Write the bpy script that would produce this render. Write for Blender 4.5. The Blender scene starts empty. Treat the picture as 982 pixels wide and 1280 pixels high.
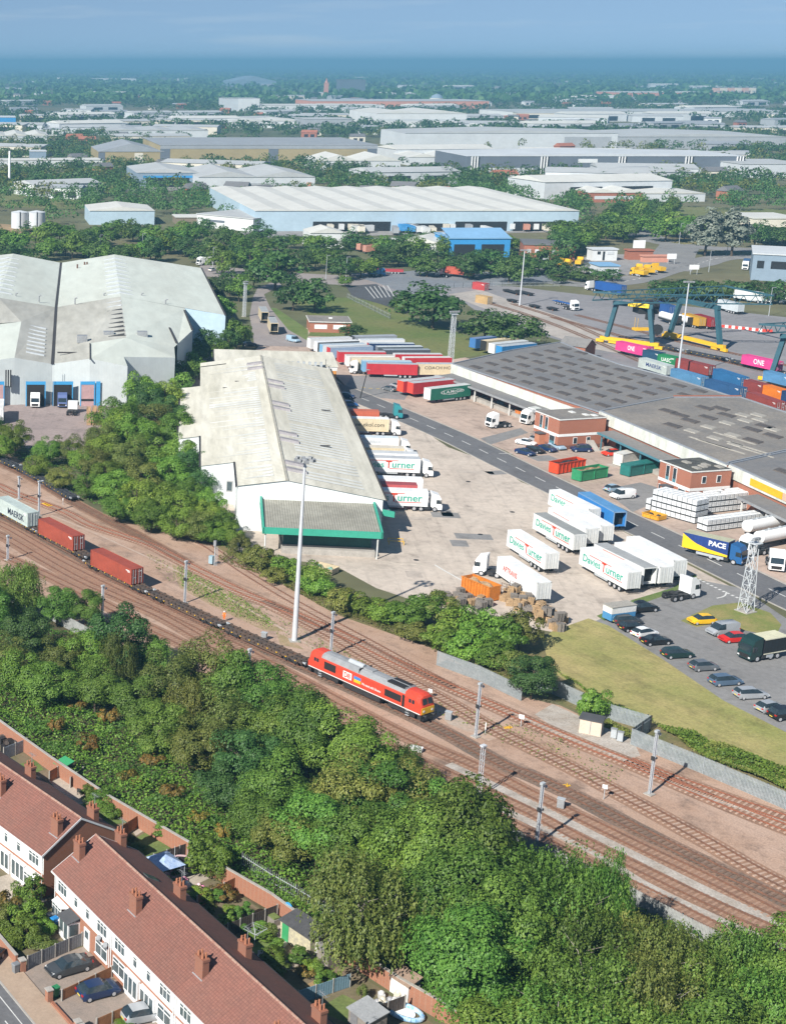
import bpy, math, random
from mathutils import Vector, Matrix
import numpy as np
random.seed(11); RN = random.Random(7)
sc = bpy.context.scene; col = sc.collection
rad = math.radians
# ---------------------------------------------------------------- camera, sky, sun, exposure
F, PITCH, PX, YH, CH = 1885.85, .2549, -45.98, 77.34, 85.74     # focal length in photo pixels, tilt, principal point, horizon row, camera height
W0, H0 = 982, 1280
cam = bpy.data.cameras.new('camera'); camo = bpy.data.objects.new('camera', cam); col.objects.link(camo)
camo.location = (0, 0, CH); camo.rotation_euler = (math.pi/2 - PITCH, 0, 0)
cam.sensor_fit = 'VERTICAL'; cam.sensor_height = 24; cam.lens = 24*F/H0
cam.shift_x = (W0/2 - PX)/H0; cam.shift_y = -(H0/2 - (YH + F*math.tan(PITCH)))/H0
cam.clip_start = 1; cam.clip_end = 60000
sc.camera = camo
SUN_AZ, SUN_EL = 43.5 + 180, 37.0      # direction TOWARDS the sun: degrees from +X, elevation
sd = Vector((math.cos(rad(SUN_AZ))*math.cos(rad(SUN_EL)), math.sin(rad(SUN_AZ))*math.cos(rad(SUN_EL)), math.sin(rad(SUN_EL))))
sl = bpy.data.lights.new('sun', 'SUN'); sl.energy = 5.; sl.angle = rad(.53); sl.color = (1, .955, .88)
so = bpy.data.objects.new('sun', sl); col.objects.link(so); so.rotation_euler = sd.to_track_quat('Z', 'Y').to_euler()
wd = bpy.data.worlds.new('World'); sc.world = wd; wd.use_nodes = True
wn = wd.node_tree.nodes; wl = wd.node_tree.links
sky = wn.new('ShaderNodeTexSky'); sky.sky_type = 'NISHITA'; sky.sun_disc = False
sky.sun_elevation = rad(SUN_EL); sky.sun_rotation = rad(90 - SUN_AZ)
sky.altitude = 100; sky.air_density = 1.0; sky.dust_density = 0.; sky.ozone_density = 2.2
stc = wn.new('ShaderNodeTexCoord'); sva = wn.new('ShaderNodeVectorMath'); sva.inputs[1].default_value = (0, 0, .165); svn = wn.new('ShaderNodeVectorMath'); svn.operation = 'NORMALIZE'
wl.new(stc.outputs['Generated'], sva.inputs[0]); wl.new(sva.outputs[0], svn.inputs[0]); wl.new(svn.outputs[0], sky.inputs[0])      # hazy blue starts right at the horizon
ctc = wn.new('ShaderNodeMapping'); ctc.inputs['Scale'].default_value = (5, 5, 60); cno = wn.new('ShaderNodeTexNoise'); cno.inputs['Scale'].default_value = 1.6; cno.inputs['Detail'].default_value = 5; crg = wn.new('ShaderNodeMapRange'); crg.inputs[1].default_value = .52; crg.inputs[2].default_value = .8; crg.inputs[4].default_value = .35
cmx = wn.new('ShaderNodeMix'); cmx.data_type = 'RGBA'; cmx.inputs[7].default_value = (6.5, 7.2, 7.6, 1); wl.new(stc.outputs['Generated'], ctc.inputs[0]); wl.new(ctc.outputs[0], cno.inputs['Vector']); wl.new(cno.outputs[0], crg.inputs[0]); wl.new(crg.outputs[0], cmx.inputs[0]); wl.new(sky.outputs[0], cmx.inputs[6])      # faint thin cloud
wl.new(cmx.outputs[2], wn['Background'].inputs[0]); wn['Background'].inputs[1].default_value = .066
sc.view_settings.view_transform = 'Standard'; sc.view_settings.look = 'None'
sc.view_settings.exposure = .68; sc.view_settings.gamma = 1; sc.view_settings.use_curve_mapping = False

# ---------------------------------------------------------------- helpers
def G(x, y, z=0.):
    """world point at height z seen at photo pixel (x, y)"""
    a = (x-PX)/F; b = (y-(YH+F*math.tan(PITCH)))/F; c, s = math.cos(PITCH), math.sin(PITCH)
    d = Vector((a, c-b*s, -s-b*c)); t = (z-CH)/d.z
    return Vector((0, 0, CH)) + d*t
def ang(p, q, z=0.):
    d = G(*q, z)-G(*p, z); return math.degrees(math.atan2(d.y, d.x))
def frame(o, deg):
    """local frame: u along deg, v to the left of it"""
    a = rad(deg); u = Vector((math.cos(a), math.sin(a), 0)); v = Vector((-u.y, u.x, 0)); o = Vector((o[0], o[1], 0))
    return lambda U, V, Z=0.: o + u*U + v*V + Vector((0, 0, Z))
class MB:
    def __init__(s): s.v = []; s.f = []; s.m = []; s.sm = []
    def poly(s, pts, m=0, sm=False):
        n = len(s.v); s.v += [tuple(p) for p in pts]; s.f.append(tuple(range(n, n+len(pts)))); s.m.append(m); s.sm.append(sm); return s
    def mesh(s, vs, fs, m=0, sm=False):
        n = len(s.v); s.v += [tuple(p) for p in vs]
        for f in fs: s.f.append(tuple(i+n for i in f)); s.m.append(m); s.sm.append(sm)
        return s
    def box(s, x0, y0, z0, x1, y1, z1, m=0, mt=None):
        v = [(x0,y0,z0),(x1,y0,z0),(x1,y1,z0),(x0,y1,z0),(x0,y0,z1),(x1,y0,z1),(x1,y1,z1),(x0,y1,z1)]
        s.mesh(v, [(3,2,1,0),(0,1,5,4),(1,2,6,5),(2,3,7,6),(3,0,4,7)], m); s.mesh(v, [(4,5,6,7)], m if mt is None else mt); return s
    def hexa(s, b, t, m=0, mt=None):
        """two matching rings of points, bottom and top"""
        n = len(b); v = list(b)+list(t)
        s.mesh(v, [(i, (i+1)%n, n+(i+1)%n, n+i) for i in range(n)]+[tuple(range(n-1, -1, -1))], m)
        s.mesh(v, [tuple(range(n, 2*n))], m if mt is None else mt); return s
    def slab(s, pts, z0, z1, m=0, mt=None):
        return s.hexa([(p[0], p[1], z0) for p in pts], [(p[0], p[1], z1) for p in pts], m, mt)
    def beam(s, p, q, w, h=None, m=0):
        p = Vector(p); q = Vector(q); h = h or w; d = (q-p).normalized()
        a = d.cross(Vector((0,0,1)))
        a = Vector((1,0,0)) if a.length < 1e-4 else a.normalized()
        b = a.cross(d); a = a*w/2; b = b*h/2
        return s.hexa([p-a-b, p+a-b, p+a+b, p-a+b], [q-a-b, q+a-b, q+a+b, q-a+b], m)
    def cyl(s, p, q, r0, r1=None, n=10, m=0, sm=True):
        p = Vector(p); q = Vector(q); r1 = r0 if r1 is None else r1; d = (q-p).normalized()
        a = d.orthogonal().normalized(); b = d.cross(a)
        B = [p+(a*math.cos(k*2*math.pi/n)+b*math.sin(k*2*math.pi/n))*r0 for k in range(n)]
        T = [q+(a*math.cos(k*2*math.pi/n)+b*math.sin(k*2*math.pi/n))*r1 for k in range(n)]
        v = B+T; s.mesh(v, [(i,(i+1)%n,n+(i+1)%n,n+i) for i in range(n)], m, sm); s.mesh(v, [tuple(range(n-1,-1,-1)), tuple(range(n,2*n))], m); return s
    def prism_y(s, prof, y0, y1, m=0, sm=False):
        """profile in x,z pulled along y"""
        n = len(prof); v = [(p[0], y0, p[1]) for p in prof]+[(p[0], y1, p[1]) for p in prof]
        s.mesh(v, [(i,(i+1)%n,n+(i+1)%n,n+i) for i in range(n)], m, sm); s.mesh(v, [tuple(range(n-1,-1,-1)), tuple(range(n,2*n))], m); return s
    def ball(s, c, rx, ry=None, rz=None, m=0, nu=10, nv=7):
        ry = ry or rx; rz = rz or rx; v = []; f = []
        for j in range(nv+1):
            t = math.pi*j/nv
            for i in range(nu):
                p = 2*math.pi*i/nu; v.append((c[0]+rx*math.sin(t)*math.cos(p), c[1]+ry*math.sin(t)*math.sin(p), c[2]+rz*math.cos(t)))
        for j in range(nv):
            for i in range(nu): f.append((j*nu+i, (j+1)*nu+i, (j+1)*nu+(i+1)%nu, j*nu+(i+1)%nu))
        return s.mesh(v, f, m, True)
    def data(s, name, mats):
        me = bpy.data.meshes.new(name); me.from_pydata(s.v, [], s.f)
        for m in (mats if isinstance(mats, (list, tuple)) else [mats]): me.materials.append(m)
        me.polygons.foreach_set('material_index', s.m); me.polygons.foreach_set('use_smooth', s.sm); me.update(); return me
    def build(s, name, mats, parent=None, loc=None, rz=0):
        return link(name, s.data(name, mats), parent, loc, rz)
def link(name, me, parent=None, loc=None, rz=0):
    o = bpy.data.objects.new(name, me); col.objects.link(o)
    if loc is not None: o.location = loc
    if rz: o.rotation_euler = (0, 0, rad(rz))
    if parent: o.parent = parent
    return o
def tag(o, label, cat, group=None):
    o['label'] = label; o['category'] = cat
    if group: o['group'] = group
    return o
def thing(name, label, cat, loc=(0,0,0), rz=0, group=None):
    return tag(link(name, None, None, Vector(loc), rz), label, cat, group)
def struct(o, kind='structure', label=None):
    o['kind'] = kind
    if label: o['label'] = label
    return o
def dup(o, loc=None, rz=None, label=None, scale=None, parent=None):
    c = o.copy(); col.objects.link(c)
    if parent: c.parent = parent
    if loc is not None: c.location = loc
    if rz is not None: c.rotation_euler = (0, 0, rad(rz))
    if scale is not None: c.scale = (scale,)*3 if isinstance(scale, (int, float)) else scale
    if label: c['label'] = label
    for ch in KIDS.get(o.name, ()): dup(ch, parent=c)
    if o.name in KIDS: KIDS[c.name] = KIDS[o.name]
    return c
KIDS = {}
def proto(o):
    """remember the children of a finished thing so that it can be copied"""
    for a in [o]+list(o.children_recursive): KIDS[a.name] = list(a.children)
    return o
_mc = {}
def memo(key, fn):
    if key not in _mc: _mc[key] = fn()
    return _mc[key]
# ---------------------------------------------------------------- materials
def mat(name, c, rough=.8, var=.18, scale=.5, c2=None, fine=6., bump=0., metal=0., spec=.4, world=False, streak=None, objvar=0., alpha=None):
    """base colour c varied by two noises; c2 = colour of soft patches"""
    m = bpy.data.materials.new(name); m.use_nodes = True; n = m.node_tree.nodes; l = m.node_tree.links; b = n['Principled BSDF']
    b.inputs['Roughness'].default_value = rough; b.inputs['Metallic'].default_value = metal; b.inputs['Specular IOR Level'].default_value = spec
    tc = n.new('ShaderNodeTexCoord'); src = tc.outputs['Object']
    if world: src = n.new('ShaderNodeNewGeometry').outputs['Position']
    if streak:
        mp = n.new('ShaderNodeMapping'); l.new(src, mp.inputs[0]); mp.inputs['Scale'].default_value = streak; src = mp.outputs[0]
    def noise(s, d):
        t = n.new('ShaderNodeTexNoise'); t.inputs['Scale'].default_value = s; t.inputs['Detail'].default_value = d; t.inputs['Roughness'].default_value = .65; l.new(src, t.inputs['Vector']); return t
    n1 = noise(scale, 4); n2 = noise(scale*fine, 3)
    r1 = n.new('ShaderNodeMapRange'); r1.inputs[1].default_value = .36; r1.inputs[2].default_value = .64; l.new(n1.outputs[0], r1.inputs[0])
    mx = n.new('ShaderNodeMix'); mx.data_type = 'RGBA'; l.new(r1.outputs[0], mx.inputs[0])
    d = c2 or [x*(1-var) for x in c]; mx.inputs[6].default_value = (*c, 1); mx.inputs[7].default_value = (*d, 1)
    mu = n.new('ShaderNodeMix'); mu.data_type = 'RGBA'; mu.blend_type = 'MULTIPLY'; mu.inputs[0].default_value = 1
    r2 = n.new('ShaderNodeMapRange'); r2.inputs[1].default_value = .3; r2.inputs[2].default_value = .7; r2.inputs[3].default_value = 1-var; r2.inputs[4].default_value = 1+var*.6
    l.new(n2.outputs[0], r2.inputs[0]); l.new(mx.outputs[2], mu.inputs[6]); l.new(r2.outputs[0], mu.inputs[7]); out = mu.outputs[2]
    if objvar:
        oi = n.new('ShaderNodeObjectInfo'); hs = n.new('ShaderNodeHueSaturation'); r3 = n.new('ShaderNodeMapRange')
        r3.inputs[3].default_value = 1-objvar; r3.inputs[4].default_value = 1+objvar; l.new(oi.outputs['Random'], r3.inputs[0]); l.new(r3.outputs[0], hs.inputs['Value']); l.new(out, hs.inputs['Color']); out = hs.outputs[0]
    l.new(out, b.inputs['Base Color'])
    if bump:
        bp = n.new('ShaderNodeBump'); bp.inputs['Strength'].default_value = bump; bp.inputs['Distance'].default_value = .05; l.new(n2.outputs[0], bp.inputs['Height']); l.new(bp.outputs[0], b.inputs['Normal'])
    return m
def ground(name, c, c2=None, var=.14, scale=.05, fine=18., bump=.1, joint=None, deg=0, stain=.35, js=.8, dark=(.5,.62)):
    """ground surface: patches, grain, oil stains and optional slab joints (joint = slab length, width)"""
    m = mat(name, c, .9, var, scale, c2, fine, bump, world=True); n = m.node_tree.nodes; l = m.node_tree.links; b = n['Principled BSDF']
    geo = n.new('ShaderNodeNewGeometry'); rot = n.new('ShaderNodeMapping'); rot.inputs['Rotation'].default_value = (0, 0, rad(-deg)); l.new(geo.outputs['Position'], rot.inputs[0])
    def mul(f):
        mu = n.new('ShaderNodeMix'); mu.data_type = 'RGBA'; mu.blend_type = 'MULTIPLY'; mu.inputs[0].default_value = 1; lk = b.inputs['Base Color'].links[0]; l.new(lk.from_socket, mu.inputs[6]); l.new(f, mu.inputs[7]); l.new(mu.outputs[2], b.inputs['Base Color'])
    def rng(src, a, z, lo, hi):
        r = n.new('ShaderNodeMapRange'); r.inputs[1].default_value = a; r.inputs[2].default_value = z; r.inputs[3].default_value = lo; r.inputs[4].default_value = hi; l.new(src, r.inputs[0]); return r.outputs[0]
    for sc_, st, d in ((.16, (1,1,1), stain), (.55, (1,1,1), stain*.7), (.5, (.08,1.4,1), stain*.6)):
        mp = n.new('ShaderNodeMapping'); mp.inputs['Scale'].default_value = st; l.new(rot.outputs[0], mp.inputs[0]); t = n.new('ShaderNodeTexNoise'); t.inputs['Scale'].default_value = sc_; t.inputs['Detail'].default_value = 6; t.inputs['Roughness'].default_value = .7; l.new(mp.outputs[0], t.inputs['Vector']); mul(rng(t.outputs[0], dark[0]+.03, dark[1]+.06, 1, 1-d))
    if joint:
        br = n.new('ShaderNodeTexBrick'); br.inputs['Scale'].default_value = 1; br.inputs['Brick Width'].default_value = joint[0]; br.inputs['Row Height'].default_value = joint[1]; br.inputs['Mortar Size'].default_value = .07; br.inputs['Color1'].default_value = (1,1,1,1); br.inputs['Color2'].default_value = (.90,.90,.90,1); br.inputs['Mortar'].default_value = (js,js,js,1); br.offset = 0; l.new(rot.outputs[0], br.inputs[0]); mul(br.outputs[0])
    return m
def ribbed(name, c, axis='X', pitch=.3, depth=.4, c2=None, var=.15, rough=.6, scale=.25, dark=.75, metal=0, streaky=8.):
    """profiled sheet: ribs as bump and a darker line between them, weathered in streaks along the rib"""
    m = mat(name, c, rough, var, scale, c2, 5, 0, metal, streak=tuple(1. if a != axis else streaky for a in 'XYZ')); n = m.node_tree.nodes; l = m.node_tree.links; b = n['Principled BSDF']
    tc = n.new('ShaderNodeTexCoord'); w = n.new('ShaderNodeTexWave'); w.bands_direction = axis; w.inputs['Scale'].default_value = .314/pitch; l.new(tc.outputs['Object'], w.inputs['Vector'])
    r = n.new('ShaderNodeMapRange'); r.inputs[1].default_value = 0; r.inputs[2].default_value = .35; r.inputs[3].default_value = dark; r.inputs[4].default_value = 1; l.new(w.outputs[1], r.inputs[0])  # darkens the colour along the line between ribs
    mu = n.new('ShaderNodeMix'); mu.data_type = 'RGBA'; mu.blend_type = 'MULTIPLY'; mu.inputs[0].default_value = 1
    lk = b.inputs['Base Color'].links[0]; l.new(lk.from_socket, mu.inputs[6]); l.new(r.outputs[0], mu.inputs[7]); l.new(mu.outputs[2], b.inputs['Base Color'])
    bp = n.new('ShaderNodeBump'); bp.inputs['Strength'].default_value = depth; bp.inputs['Distance'].default_value = .06; l.new(w.outputs[1], bp.inputs['Height']); l.new(bp.outputs[0], b.inputs['Normal'])
    return m
def bricks(name, c, c2, mortar, w=.23, h=.075, rough=.85, ms=.012):
    m = mat(name, c, rough, .12, .4); n = m.node_tree.nodes; l = m.node_tree.links; b = n['Principled BSDF']
    tc = n.new('ShaderNodeTexCoord'); sx = n.new('ShaderNodeSeparateXYZ'); ad = n.new('ShaderNodeMath'); cb = n.new('ShaderNodeCombineXYZ'); br = n.new('ShaderNodeTexBrick')
    l.new(tc.outputs['Object'], sx.inputs[0]); l.new(sx.outputs[0], ad.inputs[0]); l.new(sx.outputs[1], ad.inputs[1]); l.new(ad.outputs[0], cb.inputs[0]); l.new(sx.outputs[2], cb.inputs[1]); l.new(cb.outputs[0], br.inputs[0])
    br.inputs['Scale'].default_value = 1; br.inputs['Brick Width'].default_value = w; br.inputs['Row Height'].default_value = h; br.inputs['Mortar Size'].default_value = ms
    br.inputs['Color1'].default_value = (*c, 1); br.inputs['Color2'].default_value = (*c2, 1); br.inputs['Mortar'].default_value = (*mortar, 1)
    mu = n.new('ShaderNodeMix'); mu.data_type = 'RGBA'; mu.inputs[0].default_value = .62
    lk = b.inputs['Base Color'].links[0]; l.new(lk.from_socket, mu.inputs[6]); l.new(br.outputs[0], mu.inputs[7]); l.new(mu.outputs[2], b.inputs['Base Color'])
    return m
def paint(name, c, rough=.35, var=.06, metal=0.): return memo(('p', name), lambda: mat(name, c, rough, var, .8, metal=metal, spec=.5))
def leaf(name, cols, trans=.32):
    m = bpy.data.materials.new(name); m.use_nodes = True; n = m.node_tree.nodes; l = m.node_tree.links; b = n['Principled BSDF']
    ge = n.new('ShaderNodeNewGeometry'); oi = n.new('ShaderNodeObjectInfo'); tc = n.new('ShaderNodeTexCoord')
    nz = n.new('ShaderNodeTexNoise'); nz.inputs['Scale'].default_value = .45; nz.inputs['Detail'].default_value = 2; l.new(tc.outputs['Object'], nz.inputs['Vector'])
    a1 = n.new('ShaderNodeMath'); a1.operation = 'MULTIPLY_ADD'; a1.inputs[1].default_value = .45; l.new(ge.outputs['Random Per Island'], a1.inputs[0])
    a2 = n.new('ShaderNodeMath'); a2.operation = 'MULTIPLY_ADD'; a2.inputs[1].default_value = .55; a2.inputs[2].default_value = -.02; l.new(nz.outputs[0], a2.inputs[0]); l.new(a2.outputs[0], a1.inputs[2])
    rp = n.new('ShaderNodeValToRGB'); e = rp.color_ramp.elements
    for i in range(len(cols)-2): e.new(.5)
    for i, c in enumerate(cols): e[i].position = .08+.84*i/(len(cols)-1); e[i].color = (*c, 1)
    l.new(a1.outputs[0], rp.inputs[0])
    hs = n.new('ShaderNodeHueSaturation'); r3 = n.new('ShaderNodeMapRange'); r3.inputs[3].default_value = .7; r3.inputs[4].default_value = 1.3; l.new(oi.outputs['Random'], r3.inputs[0]); l.new(r3.outputs[0], hs.inputs['Value'])
    mm = n.new('ShaderNodeMath'); mm.operation = 'MULTIPLY'; mm.inputs[1].default_value = 7.31; fr = n.new('ShaderNodeMath'); fr.operation = 'FRACT'; l.new(oi.outputs['Random'], mm.inputs[0]); l.new(mm.outputs[0], fr.inputs[0])
    r4 = n.new('ShaderNodeMapRange'); r4.inputs[3].default_value = .475; r4.inputs[4].default_value = .515; l.new(fr.outputs[0], r4.inputs[0]); l.new(r4.outputs[0], hs.inputs['Hue'])
    l.new(rp.outputs[0], hs.inputs['Color']); l.new(hs.outputs[0], b.inputs['Base Color']); b.inputs['Roughness'].default_value = .55; b.inputs['Specular IOR Level'].default_value = .35
    tr = n.new('ShaderNodeBsdfTranslucent'); l.new(hs.outputs[0], tr.inputs[0]); mx = n.new('ShaderNodeMixShader'); mx.inputs[0].default_value = trans
    l.new(b.outputs[0], mx.inputs[1]); l.new(tr.outputs[0], mx.inputs[2]); l.new(mx.outputs[0], n['Material Output'].inputs[0])
    return m
def glassy(name, c=(.03,.045,.055), rough=.08): return memo(('g', name), lambda: mat(name, c, rough, .3, 1.5, spec=.7))
GLASS = glassy('dark_glass'); PANE = glassy('window_pane', (.10,.13,.14), .12)
TYRE = mat('tyre_rubber', (.02,.02,.022), .9); HUB = mat('hub_metal', (.45,.45,.46), .5)
STEEL = mat('galvanised_steel', (.42,.45,.47), .55, .12, 1.5); DARKST = mat('dark_chassis', (.035,.035,.037), .7, .3, 2)
RUST = mat('rusty_steel', (.16,.075,.045), .85, .35, 2, (.10,.055,.04)); WHITE = mat('white_paint', (.80,.80,.79), .45, .05, .6, (.74,.75,.74))
DIRTYW = mat('dirty_white', (.72,.72,.70), .6, .14, .5, (.58,.58,.55)); CONC = mat('concrete', (.40,.375,.34), .9, .15, .6, (.32,.30,.27))
BARK = mat('bark', (.10,.075,.055), .95, .3, 3); PALEBARK = mat('birch_bark', (.42,.38,.33), .9, .35, 4, (.2,.17,.14))
YELLOW = mat('yellow_paint', (.78,.46,.02), .5, .12, 1); TIMBER = mat('pale_timber', (.50,.345,.19), .85, .3, 3, (.36,.245,.14)); TIMBERG = mat('grey_timber', (.27,.24,.21), .9, .25, 3)
LAMP = mat('lamp_housing', (.30,.31,.32), .5)
def text(body, mt, parent, loc, rot, width, height=None, name='lettering', bold=.012, shear=0.):
    """raised lettering fitted to a width (and height) on a surface; rot = euler"""
    cu = bpy.data.curves.new(name, 'FONT'); cu.body = body; cu.align_x = 'CENTER'; cu.align_y = 'CENTER'; cu.extrude = .004; cu.offset = bold; cu.shear = shear; cu.resolution_u = 3
    o = bpy.data.objects.new('tmp', cu); me = bpy.data.meshes.new_from_object(o); bpy.data.objects.remove(o); bpy.data.curves.remove(cu)
    xs = [v.co.x for v in me.vertices]; ys = [v.co.y for v in me.vertices]; sx = width/(max(xs)-min(xs)); cx = (max(xs)+min(xs))/2; cy = (max(ys)+min(ys))/2
    sy = sx if height is None else height/(max(ys)-min(ys))
    for v in me.vertices: v.co.x = (v.co.x-cx)*sx; v.co.y = (v.co.y-cy)*sy
    me.materials.clear(); me.materials.append(mt); me.name = name
    o = link(name, me, parent, loc); o.rotation_euler = rot; return o
def sheet(name, pts, z, m, world=True, label=None, kind='structure'):
    """flat ground sheet from world points"""
    o = MB().poly([(p[0], p[1], z) for p in pts], 0).build(name, m); o['kind'] = kind
    return o
def px(*pts): return [G(*p) for p in pts]
def spline(pts, step=1.):
    """Catmull-Rom through world points, resampled at even steps"""
    P = [Vector((p[0], p[1], 0)) for p in pts]; P = [P[0]*2-P[1]]+P+[P[-1]*2-P[-2]]; out = []
    for i in range(1, len(P)-2):
        a, b, c, d = P[i-1:i+3]; n = max(2, int((c-b).length/.5))
        for k in range(n):
            t = k/n; out.append(.5*((2*b)+(c-a)*t+(2*a-5*b+4*c-d)*t*t+(3*b-a-3*c+d)*t**3))
    out.append(P[-2]); res = [out[0]]; acc = 0
    for p, q in zip(out, out[1:]):
        L = (q-p).length
        while acc+L >= step:
            t = (step-acc)/L; p = p.lerp(q, t); L = (q-p).length; acc = 0; res.append(p)
        acc += L
    return res
def normals(L):
    r = []
    for i in range(len(L)):
        d = (L[min(i+1, len(L)-1)]-L[max(i-1, 0)]).normalized(); r.append(Vector((-d.y, d.x, 0)))
    return r
def ribbon(name, L, w0, w1, z, m):
    """flat strip along a line between offsets w0 and w1"""
    N = normals(L); b = MB(); up = Vector((0,0,z)); vs = []
    for p, n in zip(L, N): vs += [p+n*w0+up, p+n*w1+up]
    b.mesh(vs, [(2*i, 2*i+1, 2*i+3, 2*i+2) for i in range(len(L)-1)]); o = b.build(name, m); o['kind'] = 'structure'; return o
# ---------------------------------------------------------------- the ground and what is laid on it
EARTH = mat('far_ground', (.085,.105,.045), .95, .3, .004, (.16,.14,.075), 12, world=True)
BALLAST = ground('pink_ballast', (.455,.32,.245), (.385,.25,.175), .26, .07, 60, .5, None, -60, .45)
GREYBAL = ground('grey_ballast', (.46,.42,.375), (.36,.31,.26), .3, .45, 9, .5, None, 0, .25)
OILY = mat('oily_ballast', (.15,.115,.09), .95, .3, .25, (.25,.16,.115), 12, .4, world=True)
TRACKBED = ground('rusty_ballast', (.32,.19,.125), (.26,.155,.105), .3, .3, 14, .5, None, -60, .35)
YARD = ground('yard_concrete', (.56,.485,.41), (.48,.41,.345), .12, .04, 20, .1, (9,5), 81, .3, .9)
PINKYARD = ground('pink_yard', (.49,.375,.305), (.41,.315,.255), .12, .045, 20, .1, (8,5), -77, .32)
TARMAC = ground('tarmac', (.15,.15,.155), (.125,.125,.13), .14, .07, 22, .1, None, -80, .2)
GREYTAR = ground('worn_tarmac', (.245,.24,.235), (.205,.20,.195), .12, .06, 22, .1, None, -60, .25)
DARKTAR = mat('dark_tarmac', (.085,.088,.095), .9, .14, .05, (.065,.066,.07), 20, world=True)
PALEROAD = mat('pale_road', (.30,.265,.25), .9, .14, .06, (.25,.22,.21), 20, world=True)
GRASS = ground('mown_grass', (.25,.255,.075), (.385,.32,.13), .24, .06, 40, .4, None, -62, .3, dark=(.47,.62))
LAWN = ground('green_lawn', (.10,.165,.04), (.16,.195,.06), .25, .15, 24, .3, None, 0, .25)
ROUGHG = mat('rough_grass', (.12,.125,.045), .95, .3, .25, (.22,.165,.08), 9, .4, world=True)
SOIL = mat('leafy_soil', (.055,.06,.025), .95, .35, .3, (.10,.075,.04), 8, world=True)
PAVE = mat('pavement_slabs', (.40,.30,.22), .9, .12, .3, (.35,.26,.19), 12, world=True)
LINE = mat('road_paint', (.66,.66,.63), .8, .15, 1.5, world=True)
YLINE = mat('yellow_road_paint', (.62,.46,.12), .8, .2, 1.5, world=True)
sheet('ground', [(-9000,-300,0),(16000,-300,0),(16000,26000,0),(-9000,26000,0)], 0, EARTH)
sheet('railway_ground', px((-60,540),(0,556),(45,590),(100,632),(170,655),(215,655),(262,682),(300,695),(420,768),(545,812),(640,868),(700,882),(790,925),(880,962),(982,990),(1150,1055),(1500,1190),(1500,1490),(1150,1330),(982,1215),(865,1166),(690,1075),(560,985),(400,930),(200,850),(60,770),(-60,720)), .004, BALLAST)
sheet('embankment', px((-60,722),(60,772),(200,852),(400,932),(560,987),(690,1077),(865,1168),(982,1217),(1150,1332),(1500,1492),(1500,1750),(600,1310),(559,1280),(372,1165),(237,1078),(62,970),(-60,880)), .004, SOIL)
sheet('goods_yard', px((235,560),(300,700),(355,700),(415,705),(470,735),(560,765),(690,790),(745,776),(800,752),(868,722),(930,742),(760,655),(690,618),(650,602),(624,583),(560,559),(491,513),(448,500),(420,470),(300,470)), .004, YARD)
sheet('forecourt', px((448,496),(560,533),(633,564),(689,596),(740,630),(869,695),(982,734),(1150,800),(1150,620),(982,590),(750,500),(560,440),(470,410),(380,410),(330,425),(300,460),(415,470)), .004, PINKYARD)
sheet('lorry_park', px((-40,500),(175,500),(215,480),(245,440),(290,440),(290,470),(230,500),(190,560),(110,565),(30,560),(-40,540)), .004, ground('warm_tarmac', (.33,.265,.245), (.28,.225,.21), .13, .06, 18, .1, None, 80, .28))
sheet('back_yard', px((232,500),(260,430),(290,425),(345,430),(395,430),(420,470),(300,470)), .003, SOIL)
# the estate road with its dashes
RC = spline(px((380,470),(430,489),(487,512),(566,546),(624,574),(687,605),(800,659),(859,687),(917,715),(975,743),(1080,792)), 1.)
ribbon('estate_road', RC, -4.4, 4.2, .012, TARMAC)
def dashes(name, L, on, off, w, z, m, o=0., start=0):
    b = MB(); N = normals(L); i = start
    while i+on < len(L):
        for k in range(i, i+on):
            p, q = L[k], L[k+1]; n = N[k]; n2 = N[k+1]
            b.poly([(p+n*(o-w/2)).to_tuple()[:2]+(z,), (q+n2*(o-w/2)).to_tuple()[:2]+(z,), (q+n2*(o+w/2)).to_tuple()[:2]+(z,), (p+n*(o+w/2)).to_tuple()[:2]+(z,)])
        i += on+off
    o = b.build(name, m); o['kind'] = 'structure'; return o
dashes('road_marking', RC, 4, 4, .22, .018, LINE, 0, 14)
def kerb(name, L, o, w=.16, h=.12, m=None, z=0.):
    N = normals(L); b = MB()
    for i in range(len(L)-1): b.hexa([L[i]+N[i]*(o-w/2), L[i+1]+N[i+1]*(o-w/2), L[i+1]+N[i+1]*(o+w/2), L[i]+N[i]*(o+w/2)], [p+Vector((0,0,h)) for p in (L[i]+N[i]*(o-w/2), L[i+1]+N[i+1]*(o-w/2), L[i+1]+N[i+1]*(o+w/2), L[i]+N[i]*(o+w/2))])
    return struct(b.build(name, m or CONC, None, (0,0,z)))
kerb('road_kerb', RC[20:], 4.4, .3, .1); kerb('road_kerb', RC[40:], -4.55, .3, .1)
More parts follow.
